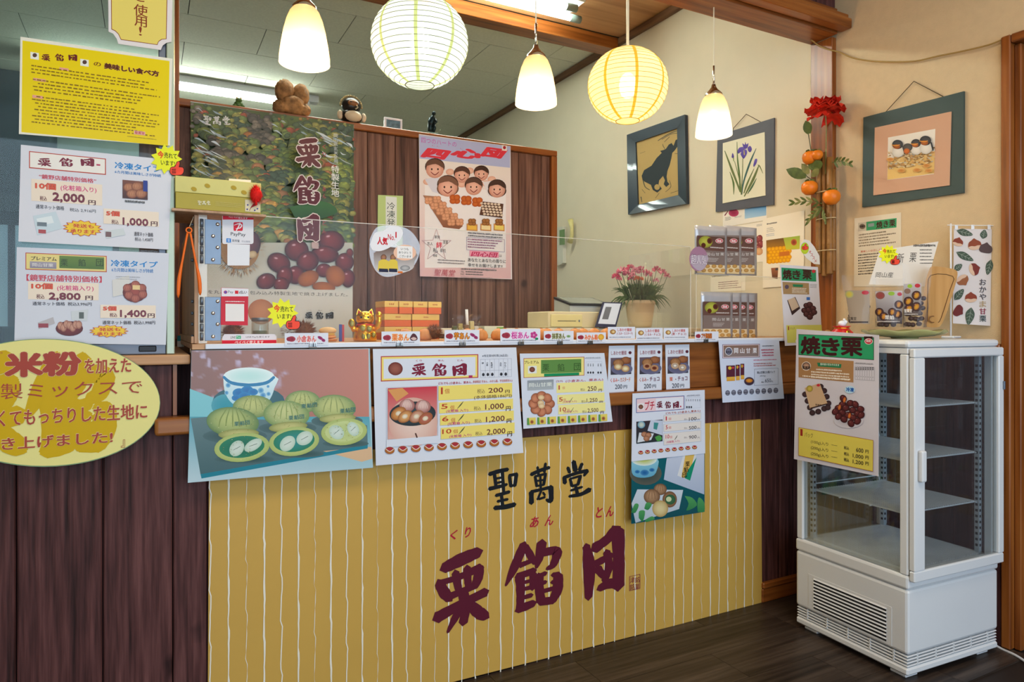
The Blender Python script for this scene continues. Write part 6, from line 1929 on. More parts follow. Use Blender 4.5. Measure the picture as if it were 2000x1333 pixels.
MB().ell((0, 0, .035), .055, .045, .036).build('body', TB, t, True)
MB().ell((.002, -.022, .032), .043, .03, .027).build('belly', TC, t, True)
MB().ell((0, 0, .085), .045, .04, .04).build('head', TB, t, True)
MB().ell((0, -.03, .09), .026, .016, .016).build('face_mask', plain('brown_glaze', '#8a5a34', .4), t, True)
for s_ in (-1, 1):
    MB().ell((s_ * .012, -.042, .093), .004, .003, .004, 8, 6).build('eye', TB, t, True)
    MB().ell((s_ * .055, -.01, .035), .014, .014, .022).build('arm', TC, t, True)
hat = MB()
for k in range(18):
    an = PI * k / 17
    hat.ell((.05 * math.cos(an), .002, .085 + .048 * math.sin(an)), .006, .008, .006, 6, 4)
tag(hat.build('straw_hat_rim', plain('straw', '#a89468', .8), t, True), kind='stuff')
MB().tube([(.008, -.045, .06), (.018, -.05, .068), (.012, -.05, .078)], .003, 6).build('white_tassel', TC, t)
c0, c1 = onY(750, 253, YO), onY(785, 253, YO)
t = empty('photo_stand', ((c0.x + c1.x) / 2, YO, ZP), 0, 'small white framed photo stand on the partition rail', 'photo frame')
hw = (c1.x - c0.x) / 2
for (x0, x1, z0, z1) in ((-hw, hw, 0, .01), (-hw, hw, .047, .057), (-hw, -hw + .01, .0102, .0468), (hw - .01, hw, .0102, .0468)):
    MB().box(x0, x1, -.006, .006, z0, z1, .001).build('frame_bar', WHITE_P, t)
MB().box(-hw + .0102, hw - .0102, -.001, .003, .0102, .0468).build('photo', plain('sea_photo', '#5f7a86', .3, var=.5, scale=60), t)
BR = plain('dark_bronze', '#1d2c2e', .35, .6, var=.2, scale=60)
t = empty('bronze_figurine', (top_x(843), YO, ZP), 0, 'small dark bronze figurine on a square base on the partition rail', 'figurine')
MB().box(-.028, .028, -.024, .024, 0, .01, .001).build('base', plain('green_stone', '#7a9488', .5), t)
m = MB().tube([(-.006, 0, .011), (-.008, 0, .04), (-.004, 0, .06), (.004, -.004, .085), (.006, -.008, .1)], [.014, .012, .015, .017, .008], 10)
m.ell((.008, -.01, .108), .010, .011, .012).tube([(.016, -.004, .086), (.02, -.014, .066), (.008, -.016, .056)], [.006, .006, .005], 8).tube([(-.012, -.004, .084), (-.018, -.012, .062), (-.01, -.016, .05)], [.006, .006, .005], 8)
m.tube([(.006, 0, .011), (.012, -.008, .035), (.008, -.004, .055)], [.009, .009, .011], 8)
m.build('figure', BR, t, True)

# ------------------------------------------------------------------ bamboo vase with silk flowers on the column
XC = 2.715
BAM = plain('dry_bamboo', '#8a6030', .4, var=.2, scale=25)
GRN = plain('silk_leaf_green', '#4c5a24', .6, var=.35, scale=40)
GRN2 = plain('silk_leaf_olive', '#7a7a44', .6, var=.3, scale=40)
ORA = plain('persimmon_orange', '#e07a1c', .35, var=.1, scale=20)
REDF = plain('silk_red_petal', '#d8301c', .6, var=.2, scale=40)
def bx_(px, py, X=XC): return onX(px, py, X)
c = bx_(1606, 535)
bv = empty('bamboo_vase', c, 0, 'tied bamboo tubes fixed upright on the wooden column', 'vase')
for i, (px, y0, y1, r_) in enumerate(((1599, 535, 300, .013), (1610, 540, 296, .011), (1621, 536, 306, .014), (1628, 530, 330, .009))):
    p0, p1 = bx_(px, y0, XC + .008 * (i % 2)), bx_(px, y1, XC + .008 * (i % 2))
    p1 = Vector((p0.x, p0.y, p1.z))
    pts = []
    rr_ = []
    nseg = 4
    for k in range(nseg):
        for f_, rk in ((0.0, 1.0), (.03, 1.09), (.06, 1.0), (.97, 1.0)):
            pts.append(p0 + (p1 - p0) * (k + f_) / nseg); rr_.append(r_ * rk)
    MB(c).tube(pts, rr_, 12).build('bamboo_tube', BAM, bv, True)
for py in (375, 428, 490):
    q = bx_(1613, py)
    MB(c).tube([(q.x + .03 * math.cos(t_) * .8, q.y + .048 * math.sin(t_), q.z) for t_ in [2 * PI * k / 20 for k in range(20)]], .0022, 6, True).build('tie_wire', plain('pale_tie', '#c9b48a', .6), bv)

c = bx_(1612, 218, XC - .02)
fl_ = empty('silk_poppy', c, 0, 'large red silk poppy on a long stem in the bamboo vase', 'flower')
for k in range(16):
    lay = k // 8
    an = 2 * PI * k / 8 + .39 * lay
    m = MB()
    up = (.28, .95)[lay] if k % 4 else (-.35, .6)[lay]
    nU, nV = 7, 9
    g = []
    for i in range(nU + 1):
        for j in range(nV + 1):
            u, v = i / nU, (j / nV - .5)
            rad = .006 + (.082, .060)[lay] * u * (1 - .18 * (2 * v) ** 2)
            w = v * (1.5 + .3 * u)
            z_ = up * rad - .25 * rad * u + .010 * math.sin(v * 22 + k * 2) * u * u + .006 * math.cos(u * 9 + k)
            g.append((rad * math.cos(an + w), rad * math.sin(an + w), z_ + .006))
    vv = m.vs(g)
    for i in range(nU):
        for j in range(nV):
            m.bm.faces.new((vv[i * (nV + 1) + j], vv[i * (nV + 1) + j + 1], vv[(i + 1) * (nV + 1) + j + 1], vv[(i + 1) * (nV + 1) + j]))
    m.build('petal', REDF, fl_, True)
stem = [Vector((0, 0, 0))] + [bx_(x, y, XC) - c for x, y in ((1614, 250), (1613, 300), (1612, 340))]
MB().tube(stem, .0026, 6).build('stem', GRN2, fl_)


def leafblade(m, base, tip, w, bend=(0, 0, 0), n=6):
    base, tip, bend = Vector(base), Vector(tip), Vector(bend)
    d = tip - base
    s_ = d.cross(Vector((1, .35, .2))).normalized()
    L_, R_, M_ = [], [], []
    for k in range(n + 1):
        t_ = k / n
        p = base + d * t_ + bend * math.sin(PI * t_)
        ww = w * math.sin(PI * min(1, t_ * .92 + .06)) ** .8 if k < n else 0.0005
        L_.append(p + s_ * ww); R_.append(p - s_ * ww); M_.append(p + Vector((-.12 * w, 0, .1 * w)))
    a_, b_, c_ = m.vs(L_), m.vs(R_), m.vs(M_)
    for k in range(n):
        m.bm.faces.new((a_[k], c_[k], c_[k + 1], a_[k + 1]))
        m.bm.faces.new((c_[k], b_[k], b_[k + 1], c_[k + 1]))


c = bx_(1598, 400, XC)
sp = empty('persimmon_spray', c, 0, 'leafy silk spray with four orange persimmons in the bamboo vase', 'spray')
for (px, py, rp) in ((1582, 308, 15), (1596, 303, 11), (1581, 367, 16), (1624, 385, 16.5)):
    p = bx_(px, py, XC - .03) - c
    r_ = rp * .0023
    f_ = MB(-p).lathe([(.0005, -r_ * .92), (r_ * .5, -r_ * .86), (r_ * .9, -r_ * .45), (r_, 0), (r_ * .93, r_ * .42), (r_ * .6, r_ * .76), (r_ * .2, r_ * .82), (.0005, r_ * .76)], (0, 0, 0), 18).build('persimmon', ORA, sp, True)
    cm = MB(-p)
    for k in range(4): leafblade(cm, (0, 0, r_ * .8), (r_ * .8 * math.cos(k * 1.57), r_ * .8 * math.sin(k * 1.57), r_ * .8), r_ * .25)
    o_ = cm.build('calyx', GRN, f_)
for (b0, b1, w) in (((1581, 262), (1573, 236), 9), ((1575, 345), (1536, 332), 11), ((1596, 332), (1580, 312), 10), ((1606, 318), (1586, 328), 10), ((1580, 340), (1566, 320), 7), ((1585, 345), (1600, 330), 7)):
    m = MB(c); leafblade(m, bx_(*b0, XC - .03), bx_(*b1, XC - .035), w * .0023); m.build('leaf', GRN if w != 7 else GRN2, sp, True)
for (b0, b1) in (((1625, 318), (1662, 322)), ((1606, 398), (1546, 398)), ((1608, 404), (1580, 432)), ((1606, 410), (1612, 428))):
    B0, B1 = bx_(*b0, XC - .03), bx_(*b1, XC - .045)
    for k in range(5):
        f_ = (k + .6) / 5.2
        pp = B0 + (B1 - B0) * f_ + Vector((0, 0, .012 * math.sin(PI * f_)))
        for s_ in (-1, 1):
            m = MB(c)
            dd = (B1 - B0).normalized()
            q = pp + dd * .03 + Vector((-.006, 0, s_ * .022 * (1.15 - f_ * .6)))
            leafblade(m, pp, q, .0055); m.build('leaflet', GRN2 if k % 2 else GRN, sp, True)
    MB(c).tube([B0, (B0 + B1) / 2 + Vector((0, 0, .012)), B1], .0016, 5).build('sprig', GRN, sp)
br = MB(c)
br.tube([bx_(1577, 250, XC - .02), bx_(1585, 300, XC - .01), bx_(1600, 340, XC), bx_(1606, 400, XC)], .002, 6).tube([bx_(1572, 342, XC - .02), bx_(1600, 362, XC)], .0018, 6).tube([bx_(1582, 360, XC - .02), bx_(1606, 400, XC)], .0018, 6)
br.build('branch', plain('dark_twig', '#4a4a2c', .7), sp)

# ------------------------------------------------------------------ things on the counter, left end
ZC = 1.1315
# yellow gift box lying on the screen's top board
p0, p1 = onY(343, 410, 2.062), onY(509, 416, 2.062)
bxm = empty('gift_box', ((p0.x + p1.x) / 2, 2.062, 1.4998), 0, 'long olive yellow gift box lying on the screen top board', 'box')
hw = (p1.x - p0.x) / 2
MB().box(-hw, hw, 0, .13, .0003, .044, .001).build('box_base', plain('olive_card', '#b3a136', .45), bxm)
ld = MB().box(-hw - .001, hw + .001, -.0012, .131, .0445, .088, .001).build('box_lid', plain('pale_yellow_card', '#d8cd78', .45), bxm)
a = Art('Y', 2.0605, (340, 180, 4.76))
for x, y in ((185, 900), (310, 870), (555, 888), (650, 932)): a.ell(x - 28, y - 18, x + 28, y + 20, '#b89a30', None, .4, 10)
a.finish(ld)
a = Art('Y', 2.0615, (340, 180, 4.76))
a.logo('聖萬堂', 218, 1008, 340, 1048, '#e8e2c0', .12)
a.lines(385, 1015, 650, 1060, 3, '#cfc27a', .3, .15, 4)
a.rect(660, 1000, 802, 1110, '#dfd2ac'); a.stroke([(700, 1105, 4), (715, 1075, 8), (745, 1050, 26), (772, 1042, 18)], '#a02c28')
for x, y in ((685, 1050), (680, 1090), (750, 1100), (775, 1085)): a.ell(x - 8, y - 8, x + 8, y + 8, '#4a4a8a')
a.finish(bxm.children[0])
o = sheet('payment_tag', 'small cream payment tag standing behind the olive yellow box', 'tag', [(447, 349), (490, 352), (490, 372), (447, 372)], 'Y', 2.20, '#e6dcc8')
a = Art('Y', 2.20, (340, 180, 4.76)); a.text('LINE', 530, 832, 580, 850, '#3a4a3a', .02); a.rect(586, 832, 628, 858, '#2fae6a'); a.text('Pay', 592, 836, 622, 852, '#f0f6f2', 0); a.text('LIN', 660, 838, 690, 852, '#3a4a3a', 0); a.finish(o)
c = onY(500, 376, 2.05)
pp = empty('pompom', c, 0, 'fluffy red pompom dangling at the end of the olive box', 'pompom')
RED = plain('red_fluff', '#e01d16', .8, var=.2, scale=60)
MB().ell((0, 0, -.006), .016, .014, .022, 14, 10, .05).build('core', RED, pp, True)
rn = random.Random(9)
m = MB()
for k in range(420):
    z = rn.uniform(-1, 1); t_ = rn.uniform(0, 2 * PI); r_ = math.sqrt(1 - z * z)
    d = Vector((r_ * math.cos(t_) * .018, r_ * math.sin(t_) * .015, z * .026 - .006))
    s_ = Vector((-d.y, d.x, 0)).normalized() * .0008
    m.face((d * .8 - s_, d * .8 + s_, d * rn.uniform(1.15, 1.4)))
tag(m.build('fluff', RED, pp), kind='stuff')

# orange tongs hanging on the end board
OT = plain('orange_silicone', '#f2701c', .4)
c = onY(369, 450, 2.075)
tg = empty('orange_tongs', c, 0, 'bright orange tongs hanging beside the tan end board', 'tongs')
Y_t = 2.075
MB(c).tube([(c.x + .007 * math.cos(t_), Y_t, c.z + .007 * math.sin(t_)) for t_ in [2 * PI * k / 16 for k in range(16)]], .0022, 6, True).build('hanging_ring', OT, tg, True)
for xs_ in (((366, 456), (358, 500), (350, 545), (348, 582)), ((372, 456), (380, 500), (389, 545), (391, 577))):
    P = [onY(x, y, Y_t) for x, y in xs_]
    MB(c).tube(smooth_path([tuple(p) for p in P], 4), [.0028] * 5 + [.003, .0036, .0044, .005, .005, .0046, .004, .0012][:8], 8).build('arm', OT, tg, True)
MB(c).tube([onY(370, 443, Y_t), onY(378, 424, 2.09)], .0008, 5).build('cord', plain('clear_cord', '#c9b9a0', .5), tg)
c = onY(353, 655, 2.8)
t = empty('small_carton', (c.x, 2.8, 1.1045), 0, 'tiny teal and white carton at the foot of the wooden post', 'box')
MB().box(-.011, .011, -.012, .012, .0005, .022).build('carton_body', WHITE_P, t)
MB().box(-.0113, .0113, -.0123, .0123, .0225, .042).build('teal_sleeve', plain('teal_card', '#1f8f9c', .5), t)

# ------------------------------------------------------------------ burrs, jar and buns behind the acrylic
BUR = plain('burr_spines', '#7a4a2a', .8, var=.35, scale=80)
def burr(px, r, Y, label, mat=BUR):
    x = onY(px, 640, Y).x
    t = empty('chestnut_burr', (x, Y, ZC + r * .8), 0, label, 'chestnut burr', 'dry chestnut burrs on the counter')
    MB().ell((0, 0, 0), r * .62, r * .62, r * .62, 14, 10, .05).build('husk', mat, t, True)
    m = MB()
    for k in range(520):
        z = rn.uniform(-.75, 1); a_ = rn.uniform(0, 2 * PI); q = math.sqrt(1 - z * z)
        d = Vector((q * math.cos(a_), q * math.sin(a_), z)) + Vector((rn.uniform(-.2, .2), rn.uniform(-.2, .2), rn.uniform(-.2, .2)))
        d.normalize()
        s_ = d.orthogonal().normalized() * .0009
        s2 = d.cross(s_).normalized() * .0009
        b0, tip = d * r * .55, d * r * rn.uniform(.85, 1.08)
        v = m.vs([b0 + s_, b0 - s_ * .5 + s2, b0 - s_ * .5 - s2, tip])
        for q3 in ((0, 1, 3), (1, 2, 3), (2, 0, 3)): m.bm.faces.new([v[i] for i in q3])
    tag(m.build('spines', mat, t), kind='stuff')
burr(455, .038, 2.2, 'brown spiny chestnut burr by the hinge behind the acrylic')
burr(596, .042, 2.24, 'large brown chestnut burr behind the red-bean card')
burr(848, .034, 2.2, 'brown chestnut burr between the chestnut and sweet potato cards')
burr(1268, .022, 2.3, 'orange brown chestnut burr in front of the flower pot', plain('burr_orange', '#b06a2c', .8, var=.3, scale=80))
c = onY(508, 655, 2.32)
t = empty('glass_jar', (c.x, 2.32, ZC), 0, 'small clear glass jar between the two left chestnut burrs', 'jar')
MB().lathe([(.0005, .003), (.024, .003), (.026, .006), (.026, .06), (.024, .064)], n=20).build('glass', clear('jar_glass', (.85, .9, .88), .1, .05, .12, (.6, .65, .6)), t, True)
MB().lathe([(.0245, .0645), (.0265, .0645), (.0265, .076), (.0005, .077)], n=20).build('lid', STEEL, t, True)
MB().lathe([(.0005, .004), (.022, .004), (.022, .035), (.0005, .036)], n=16).build('contents', plain('jar_contents', '#5f6a4a', .7, var=.3, scale=60), t, True)
BUNM = plain('baked_bun', '#d08a4c', .5, var=.2, scale=30)
BUNP = plain('pale_bun', '#d9ad74', .5, var=.15, scale=30)
bunP = [(0.0005, 0), (.02, .001), (.026, .008), (.027, .018), (.022, .03), (.012, .038), (.004, .041), (.0005, .0415)]
spots = [(792, 2.19, 'baked bun behind the chestnut paste card'), (829, 2.21, 'baked bun beside the chestnut paste card'), (913, 2.19, 'baked bun behind the sweet potato card'),
         (938, 2.16, 'baked bun between sweet potato and cherry blossom cards'), (973, 2.16, 'baked bun left of the cherry blossom card edge'), (986, 2.26, 'baked bun behind the cherry blossom card, on the sweet potato side'), (1009, 2.26, 'baked bun behind the cherry blossom card, on the green tea side'),
         (1057, 2.16, 'baked bun between cherry blossom and green tea cards'), (1068, 2.26, 'baked bun behind the green tea card, on the cherry blossom side'), (1091, 2.26, 'baked bun behind the green tea card, on the mandarin side'), (1123, 2.16, 'baked bun between green tea and mandarin cards'),
         (1138, 2.26, 'baked bun behind the mandarin card, on the green tea side'), (1161, 2.26, 'baked bun behind the mandarin card, on the walnut side'), (1185, 2.18, 'baked bun beside the walnut custard card')]
for px, Y, lab in spots:
    t = empty('bun', (onY(px, 640, Y).x, Y, ZC + .0003), rn.uniform(0, 3), lab, 'bun', 'buns on show behind the acrylic')
    prof = MB()
    n = 30
    rings = []
    for r_, z in bunP:
        rings.append(prof.vs([(r_ * (1 + .05 * math.cos(6 * 2 * PI * k / n)) * math.cos(2 * PI * k / n), r_ * (1 + .05 * math.cos(6 * 2 * PI * k / n)) * math.sin(2 * PI * k / n), z) for k in range(n)]))
    for A_, B_ in zip(rings, rings[1:]):
        for k in range(n): prof.bm.faces.new((A_[k], A_[(k + 1) % n], B_[(k + 1) % n], B_[k]))
    prof.build('crust', BUNM, t, True)
    MB().ell((0, 0, .0405), .006, .006, .002, 8, 5).build('top_mark', plain('bun_top', '#a8622c', .6), t, True)
x = onY(640, 655, 2.18).x
t = empty('sample_bun', (x, 2.18, ZC), 0, 'sample bun with a yellow filling on a small orange dish', 'sample')
MB().lathe([(.0005, .002), (.026, .002), (.031, .008), (.029, .008), (.0005, .005)], n=20).build('dish', plain('orange_dish', '#c8722c', .3), t, True)
MB().ell((0, 0, .016), .027, .022, .008).build('lower_half', BUNM, t, True)
MB().ell((0, 0, .024), .025, .02, .004).build('filling', plain('yellow_filling', '#e0b85a', .6), t, True)
MB().ell((0, 0, .035), .028, .023, .012).build('upper_half', BUNP, t, True)
x = onY(665, 655, 2.2).x
t = empty('little_flag', (x, 2.2, ZC), 0, 'tiny blue and red paper tag standing beside the sample bun', 'tag')
MB().box(-.005, .005, -.0005, .0005, .0002, .055).build('blue_side', plain('blue_card', '#3f4a8a', .5), t)
MB().box(.0052, .012, -.0005, .0005, .0002, .054).build('red_side', plain('red_card', '#b83a34', .5), t)

# gold beckoning cat
GOLD = plain('polished_gold', '#ecbc3a', .24, 1.0, var=.05)
REDG = plain('red_enamel', '#c2281c', .35)
COIN = plain('coin_relief', '#8a7a3c', .35, .8, var=.5, scale=250)
x = onY(713, 655, 2.2).x
t = empty('beckoning_cat', (x, 2.2, ZC), R(-18), 'shiny gold beckoning cat figurine with coins and red ears', 'figurine')
MB().lathe([(.0005, .0005), (.036, .001), (.038, .008), (.037, .02), (.031, .04), (.024, .054), (.0005, .056)], n=24).build('body', GOLD, t, True)
MB().ell((0, -.002, .075), .03, .025, .024, 20, 14).build('head', GOLD, t, True)
for s_ in (-1, 1):
    e_ = MB().prism([(s_ * .028, -.004, .086), (s_ * .022, -.004, .107), (s_ * .008, -.004, .094)], (0, .009, 0)).build('ear', GOLD, t)
    MB().prism([(s_ * .0245, -.0042, .0895), (s_ * .0208, -.0042, .1025), (s_ * .0115, -.0042, .0935)], (0, -.0012, 0)).build('red_inner_ear', REDG, e_)
    MB().ell((s_ * .011, -.0255, .078), .0035, .002, .0035, 10, 6).build('eye', BLACK, t, True)
MB().lathe([(.026, .051), (.0285, .054), (.026, .057)], n=24).build('red_collar', REDG, t, True)
MB().ell((0, -.029, .05), .006, .006, .006, 10, 8).build('bell', GOLD, t, True)
MB().tube([(.026, -.004, .042), (.042, -.008, .05), (.046, -.01, .066), (.045, -.013, .082)], [.011, .0095, .008, .007], 10).ell((.045, -.014, .087), .010, .009, .010).build('raised_paw', GOLD, t, True)
MB().tube([(-.024, -.008, .042), (-.036, -.016, .04), (-.04, -.02, .05)], [.011, .01, .008], 10).build('lower_paw', GOLD, t, True)
for (cx_, cz, rx, rz) in ((-.041, .058, .011, .015), (-.006, .042, .012, .013), (.014, .04, .011, .012), (-.004, .016, .009, .012), (.012, .017, .009, .012), (.028, .021, .009, .012)):
    y_ = -.034 if abs(cx_) < .02 else -.030
    k_ = MB().ell((cx_, y_, cz), rx, .004, rz, 16, 8).build('coin', GOLD, t, True)
    MB().ell((cx_, y_ - .0035, cz), rx * .72, .0015, rz * .76, 14, 6).build('coin_face', COIN, k_, True)

# small cartons stacked behind
CY = plain('yellow_carton', '#dcb95e', .5); CO = plain('orange_band', '#d4641c', .45)
def carton(px0, px1, Y, z0, h, label, rz=0.0):
    X0, X1 = onY(px0, 600, Y).x, onY(px1, 600, Y).x
    t = empty('gift_carton', ((X0 + X1) / 2, Y, z0), rz, label, 'box', 'small gift cartons in a stack')
    w = (X1 - X0) / 2
    MB().box(-w, w, 0, .11, .0004, h * .52, .0008).build('orange_band', CO, t)
    MB().box(-w - .0006, w + .0006, -.0006, .1106, h * .525, h - .0004, .0008).build('yellow_lid', CY, t)
    lt = MB()
    for q in range(3): lt.box(-.009 + q * .007, -.005 + q * .007, -.0012, -.0007, h * .70, h * .70 + .005)
    tag(lt.build('lettering', plain('carton_print', '#a8501c', .6), t), kind='stuff')
YCt = 2.42
h = .047
for r_, row in enumerate((((751, 804), (806, 858)), ((751, 803), (805, 858)), ((751.5, 777.5), (780, 805.5), (808, 834.5), (837, 862)))):
    for q, (u, v) in enumerate(row):
        lab = [['small yellow and orange carton, bottom row of the stack behind the gold cat side', 'small yellow and orange carton, bottom row behind the chestnut burr'],
               ['yellow and orange carton in the middle row, nearer the gold cat', 'yellow and orange carton in the middle row, farther from the gold cat'],
               ['half-width yellow and orange carton on top, nearest the gold cat', 'half-width yellow and orange carton on top, second from the gold cat', 'half-width yellow and orange carton on top, third from the gold cat', 'half-width yellow and orange carton on top, farthest from the gold cat']][r_][q]
        carton(u, v, YCt - (.006 if r_ == 2 and q % 2 else 0), ZC + .0003 + r_ * (h + .0002), h, lab, rn.uniform(-.02, .02))

# clear bag, small carton and marker behind the sweet potato card
c = onY(912, 655, 2.5)
t = empty('plastic_bag', (c.x, 2.5, ZC), 0, 'crumpled clear plastic bag of small packets behind the acrylic', 'bag')
m = MB()
nU, nV = 10, 8
g = [[Vector(((i / nU - .5) * .135 * (1 - .12 * j / nV), rn.uniform(-.012, .012), .0005 + .095 * j / nV + rn.uniform(-.004, .004) * (j > 0))) for i in range(nU + 1)] for j in range(nV + 1)]
vv = [m.vs(r_) for r_ in g]
for j in range(nV):
    for i in range(nU): m.bm.faces.new((vv[j][i], vv[j][i + 1], vv[j + 1][i + 1], vv[j + 1][i]))
m.build('film', FILM, t, True)
for x_, hh_, col in ((-.045, .05, '#55603a'), (-.02, .06, '#a89a5a'), (.006, .055, '#7a5a3a'), (.03, .07, '#c8b87a'), (.05, .05, '#d0d0c8')):
    MB().box(x_ - .009, x_ + .009, .014, .03, .0005, hh_, .002).build('packet', plain('packet' + col, col, .5), t)
c = onY(914, 600, 2.56)
tag(MB((c.x, 2.56, ZC)).tube([(c.x, 2.56, ZC + .0005), (c.x - .004, 2.565, ZC + .118)], .006, 10).build('white_marker', WHITE_P, None, True), 'white marker pen standing upright behind the clear plastic bag', 'pen')
c = onY(965, 655, 2.56)
t = empty('tea_carton', (c.x, 2.56, ZC), 0, 'low white and green carton behind the cherry blossom card', 'box')
MB().box(-.045, .045, 0, .06, .0004, .05, .001).build('carton_body', plain('mint_white', '#cfd8c4', .5), t)
MB().box(.012, .0452, -.0006, .0606, .006, .046).build('green_band', plain('green_band', '#7fae5c', .5), t)

# cash drawer with terminal, calculator, flower pot on the cream shelf
ZS = 1.1725
CRM = plain('cream_enamel', '#d6cba4', .4); YEL = plain('aged_yellow_panel', '#d8cf94', .45)
x0, x1 = onY(1072, 620, 2.66).x, onY(1172, 620, 2.66).x
t = empty('cash_drawer', ((x0 + x1) / 2, 2.66, ZS), 0, 'cream cash drawer with yellowed front on the shelf', 'cash drawer')
w = (x1 - x0) / 2
MB().box(-w, w, .004, .2, .0003, .076, .004).build('drawer_case', CRM, t)
fp = MB().box(-w + .01, w * .28, -.003, .0035, .006, .062, .002).build('drawer_front', YEL, t)
MB().box(-w + .045, w * .02, -.0036, -.0031, .031, .0335).build('pull_slot', BLACK, fp)
MB().ell((w * .15, -.0036, .033), .004, .002, .006, 10, 6).build('lock', STEEL, fp, True)
x0, x1 = onY(1104, 600, 2.74).x, onY(1184, 600, 2.74).x
t = empty('card_terminal', ((x0 + x1) / 2, 2.70, ZS + .0768), 0, 'grey terminal with a sloped dark screen on the cash drawer', 'terminal')
w = (x1 - x0) / 2
MB().prism([(-w, 0, .0003), (-w, .14, .0003), (-w, .14, .062), (-w, 0, .028)], (2 * w - .01, 0, 0)).build('terminal_body', plain('pale_grey_plastic', '#a9aeac', .4), t)
MB().prism([(-w - .002, -.006, .0285), (-w - .002, .142, .0645), (-w - .002, .142, .074), (-w - .002, -.006, .037)], (2 * w - .006, 0, 0)).build('screen_bezel', BLACK, t)
MB().prism([(-w + .012, .006, .0405), (-w + .012, .13, .0722), (-w + .012, .13, .0727), (-w + .012, .006, .041)], (2 * w - .034, 0, 0)).build('screen_glass', plain('screen_reflection', '#8f9690', .12, .2), t)  # light mirrored in the dark screen, painted as pale grey
# tablet on stand
bl, br_, tr, tl = onY(1163, 636, 2.60), onY(1203, 638, 2.60), onY(1216, 589, 2.65), onY(1178, 588, 2.65)
c = (bl + br_) / 2
t = empty('tablet_display', (c.x, c.y, ZS), 0, 'small tilted tablet with dark blue frame in front of the flower pot', 'tablet')
nrm = (br_ - bl).cross(tl - bl).normalized()
if nrm.y > 0: nrm = -nrm
o0 = Vector((c.x, c.y, ZS))
def lerp4(u, v, e=0): return (bl * (1 - u) + br_ * u) * (1 - v) + (tl * (1 - u) + tr * u) * v + nrm * e
lift = Vector((0, 0, ZS + .002 - min(bl.z, br_.z)))
MB(o0).prism([lerp4(0, 0) + lift, lerp4(1, 0) + lift, lerp4(1, 1) + lift, lerp4(0, 1) + lift], -nrm * .008).build('tablet_case', plain('navy_case', '#2c3350', .4), t)
MB(o0).prism([lerp4(.08, .12, .0003) + lift, lerp4(.92, .12, .0003) + lift, lerp4(.92, .95, .0003) + lift, lerp4(.08, .95, .0003) + lift], nrm * .0006).build('screen', glow('lit_screen', '#b9c2cc', .35), t)
MB(o0).prism([lerp4(.2, .3, .0012) + lift, lerp4(.5, .3, .0012) + lift, lerp4(.5, .8, .0012) + lift, lerp4(.2, .8, .0012) + lift], nrm * .0002).build('screen_picture', plain('screen_grey', '#6a7078', .5), t)
MB(o0).prism([lerp4(.3, .02, -.009) + lift, lerp4(.7, .02, -.009) + lift, lerp4(.7, .6, -.009) + lift, lerp4(.3, .6, -.009) + lift], -nrm * .02).build('stand', BLACK, t)

cx_ = onY(1250, 640, 2.75).x
pot = empty('flower_pot', (cx_, 2.75, ZS), 0, 'cream pot of pink carnations with long green leaves on the shelf', 'potted plant')
MB().lathe([(.0005, .0005), (.055, .001), (.06, .02), (.073, .118), (.0765, .12), (.0765, .138), (.071, .138), (.068, .11), (.0005, .108)], n=28).build('pot', plain('cream_pot', '#d3bf9c', .5), pot, True)
m = MB()
LG = plain('carnation_leaf', '#5a7148', .6, var=.3, scale=30)
for k in range(300):
    an = rn.uniform(0, 2 * PI); ra = rn.uniform(.0, .055)
    b0 = Vector((ra * math.cos(an), ra * math.sin(an), .115))
    L_ = rn.uniform(.07, .16); out_ = rn.uniform(.05, 1.0)
    tip = b0 + Vector((math.cos(an) * L_ * out_, math.sin(an) * L_ * out_, L_ * (1.0 - .75 * out_) + .01 + (-.06 if out_ > .8 else 0)))
    leafblade(m, b0, tip, rn.uniform(.003, .0055), (0, 0, .05 * out_), 6)
tag(m.build('foliage', LG, pot), kind='stuff')
PK = [plain('pink_petal', '#d4607c', .6, var=.2, scale=90), plain('pale_pink_petal', '#e290a4', .6, var=.2, scale=90), plain('coral_petal', '#e2763c', .6, var=.2, scale=90)]
WB = plain('white_bud', '#dfe0c0', .6)
for i, (px, py, s_, c_) in enumerate(((1203, 542, .016, 0), (1214, 531, .019, 1), (1231, 525, .017, 0), (1236, 540, .015, 1), (1253, 530, .020, 0), (1266, 537, .018, 0), (1282, 529, .018, 0), (1295, 533, .014, 1), (1303, 541, .014, 1), (1281, 549, .012, 1), (1241, 530, .016, 1), (1244, 545, .012, 2), (1252, 546, .010, 2), (1224, 536, .015, 1), (1232, 545, .012, 0), (1210, 546, .010, 1))):
    p = onY(px, py, 2.75 + rn.uniform(-.04, .03)) - Vector((cx_, 2.75, ZS))
    st_ = MB().tube([(p.x * .35, p.y * .35, .11), (p.x * .8, p.y * .8, p.z * .75), tuple(p)], .0016, 5).build('stem', LG, pot)
    s_ *= 1.45
    fm = MB()
    for q in range(18):
        an = rn.uniform(0, 2 * PI); el = rn.uniform(-.2, 1.2)
        d = Vector((math.cos(an) * math.cos(el), math.sin(an) * math.cos(el), math.sin(el)))
        u_ = d.orthogonal().normalized(); v_ = d.cross(u_)
        pts_ = []
        base = p + d * s_ * .15
        for w_ in range(7):
            f_ = (w_ / 6 - .5) * 2.0
            pts_.append(base + d * s_ * (.75 + .2 * math.cos(w_ * 3.1 + q)) * math.cos(f_ * .6) + u_ * math.sin(f_) * s_ * .62 + v_ * .15 * s_ * math.sin(w_ * 2 + q))
        for w_ in range(6): fm.face((base, pts_[w_], pts_[w_ + 1]))
    fm.build('flower', PK[c_], pot)
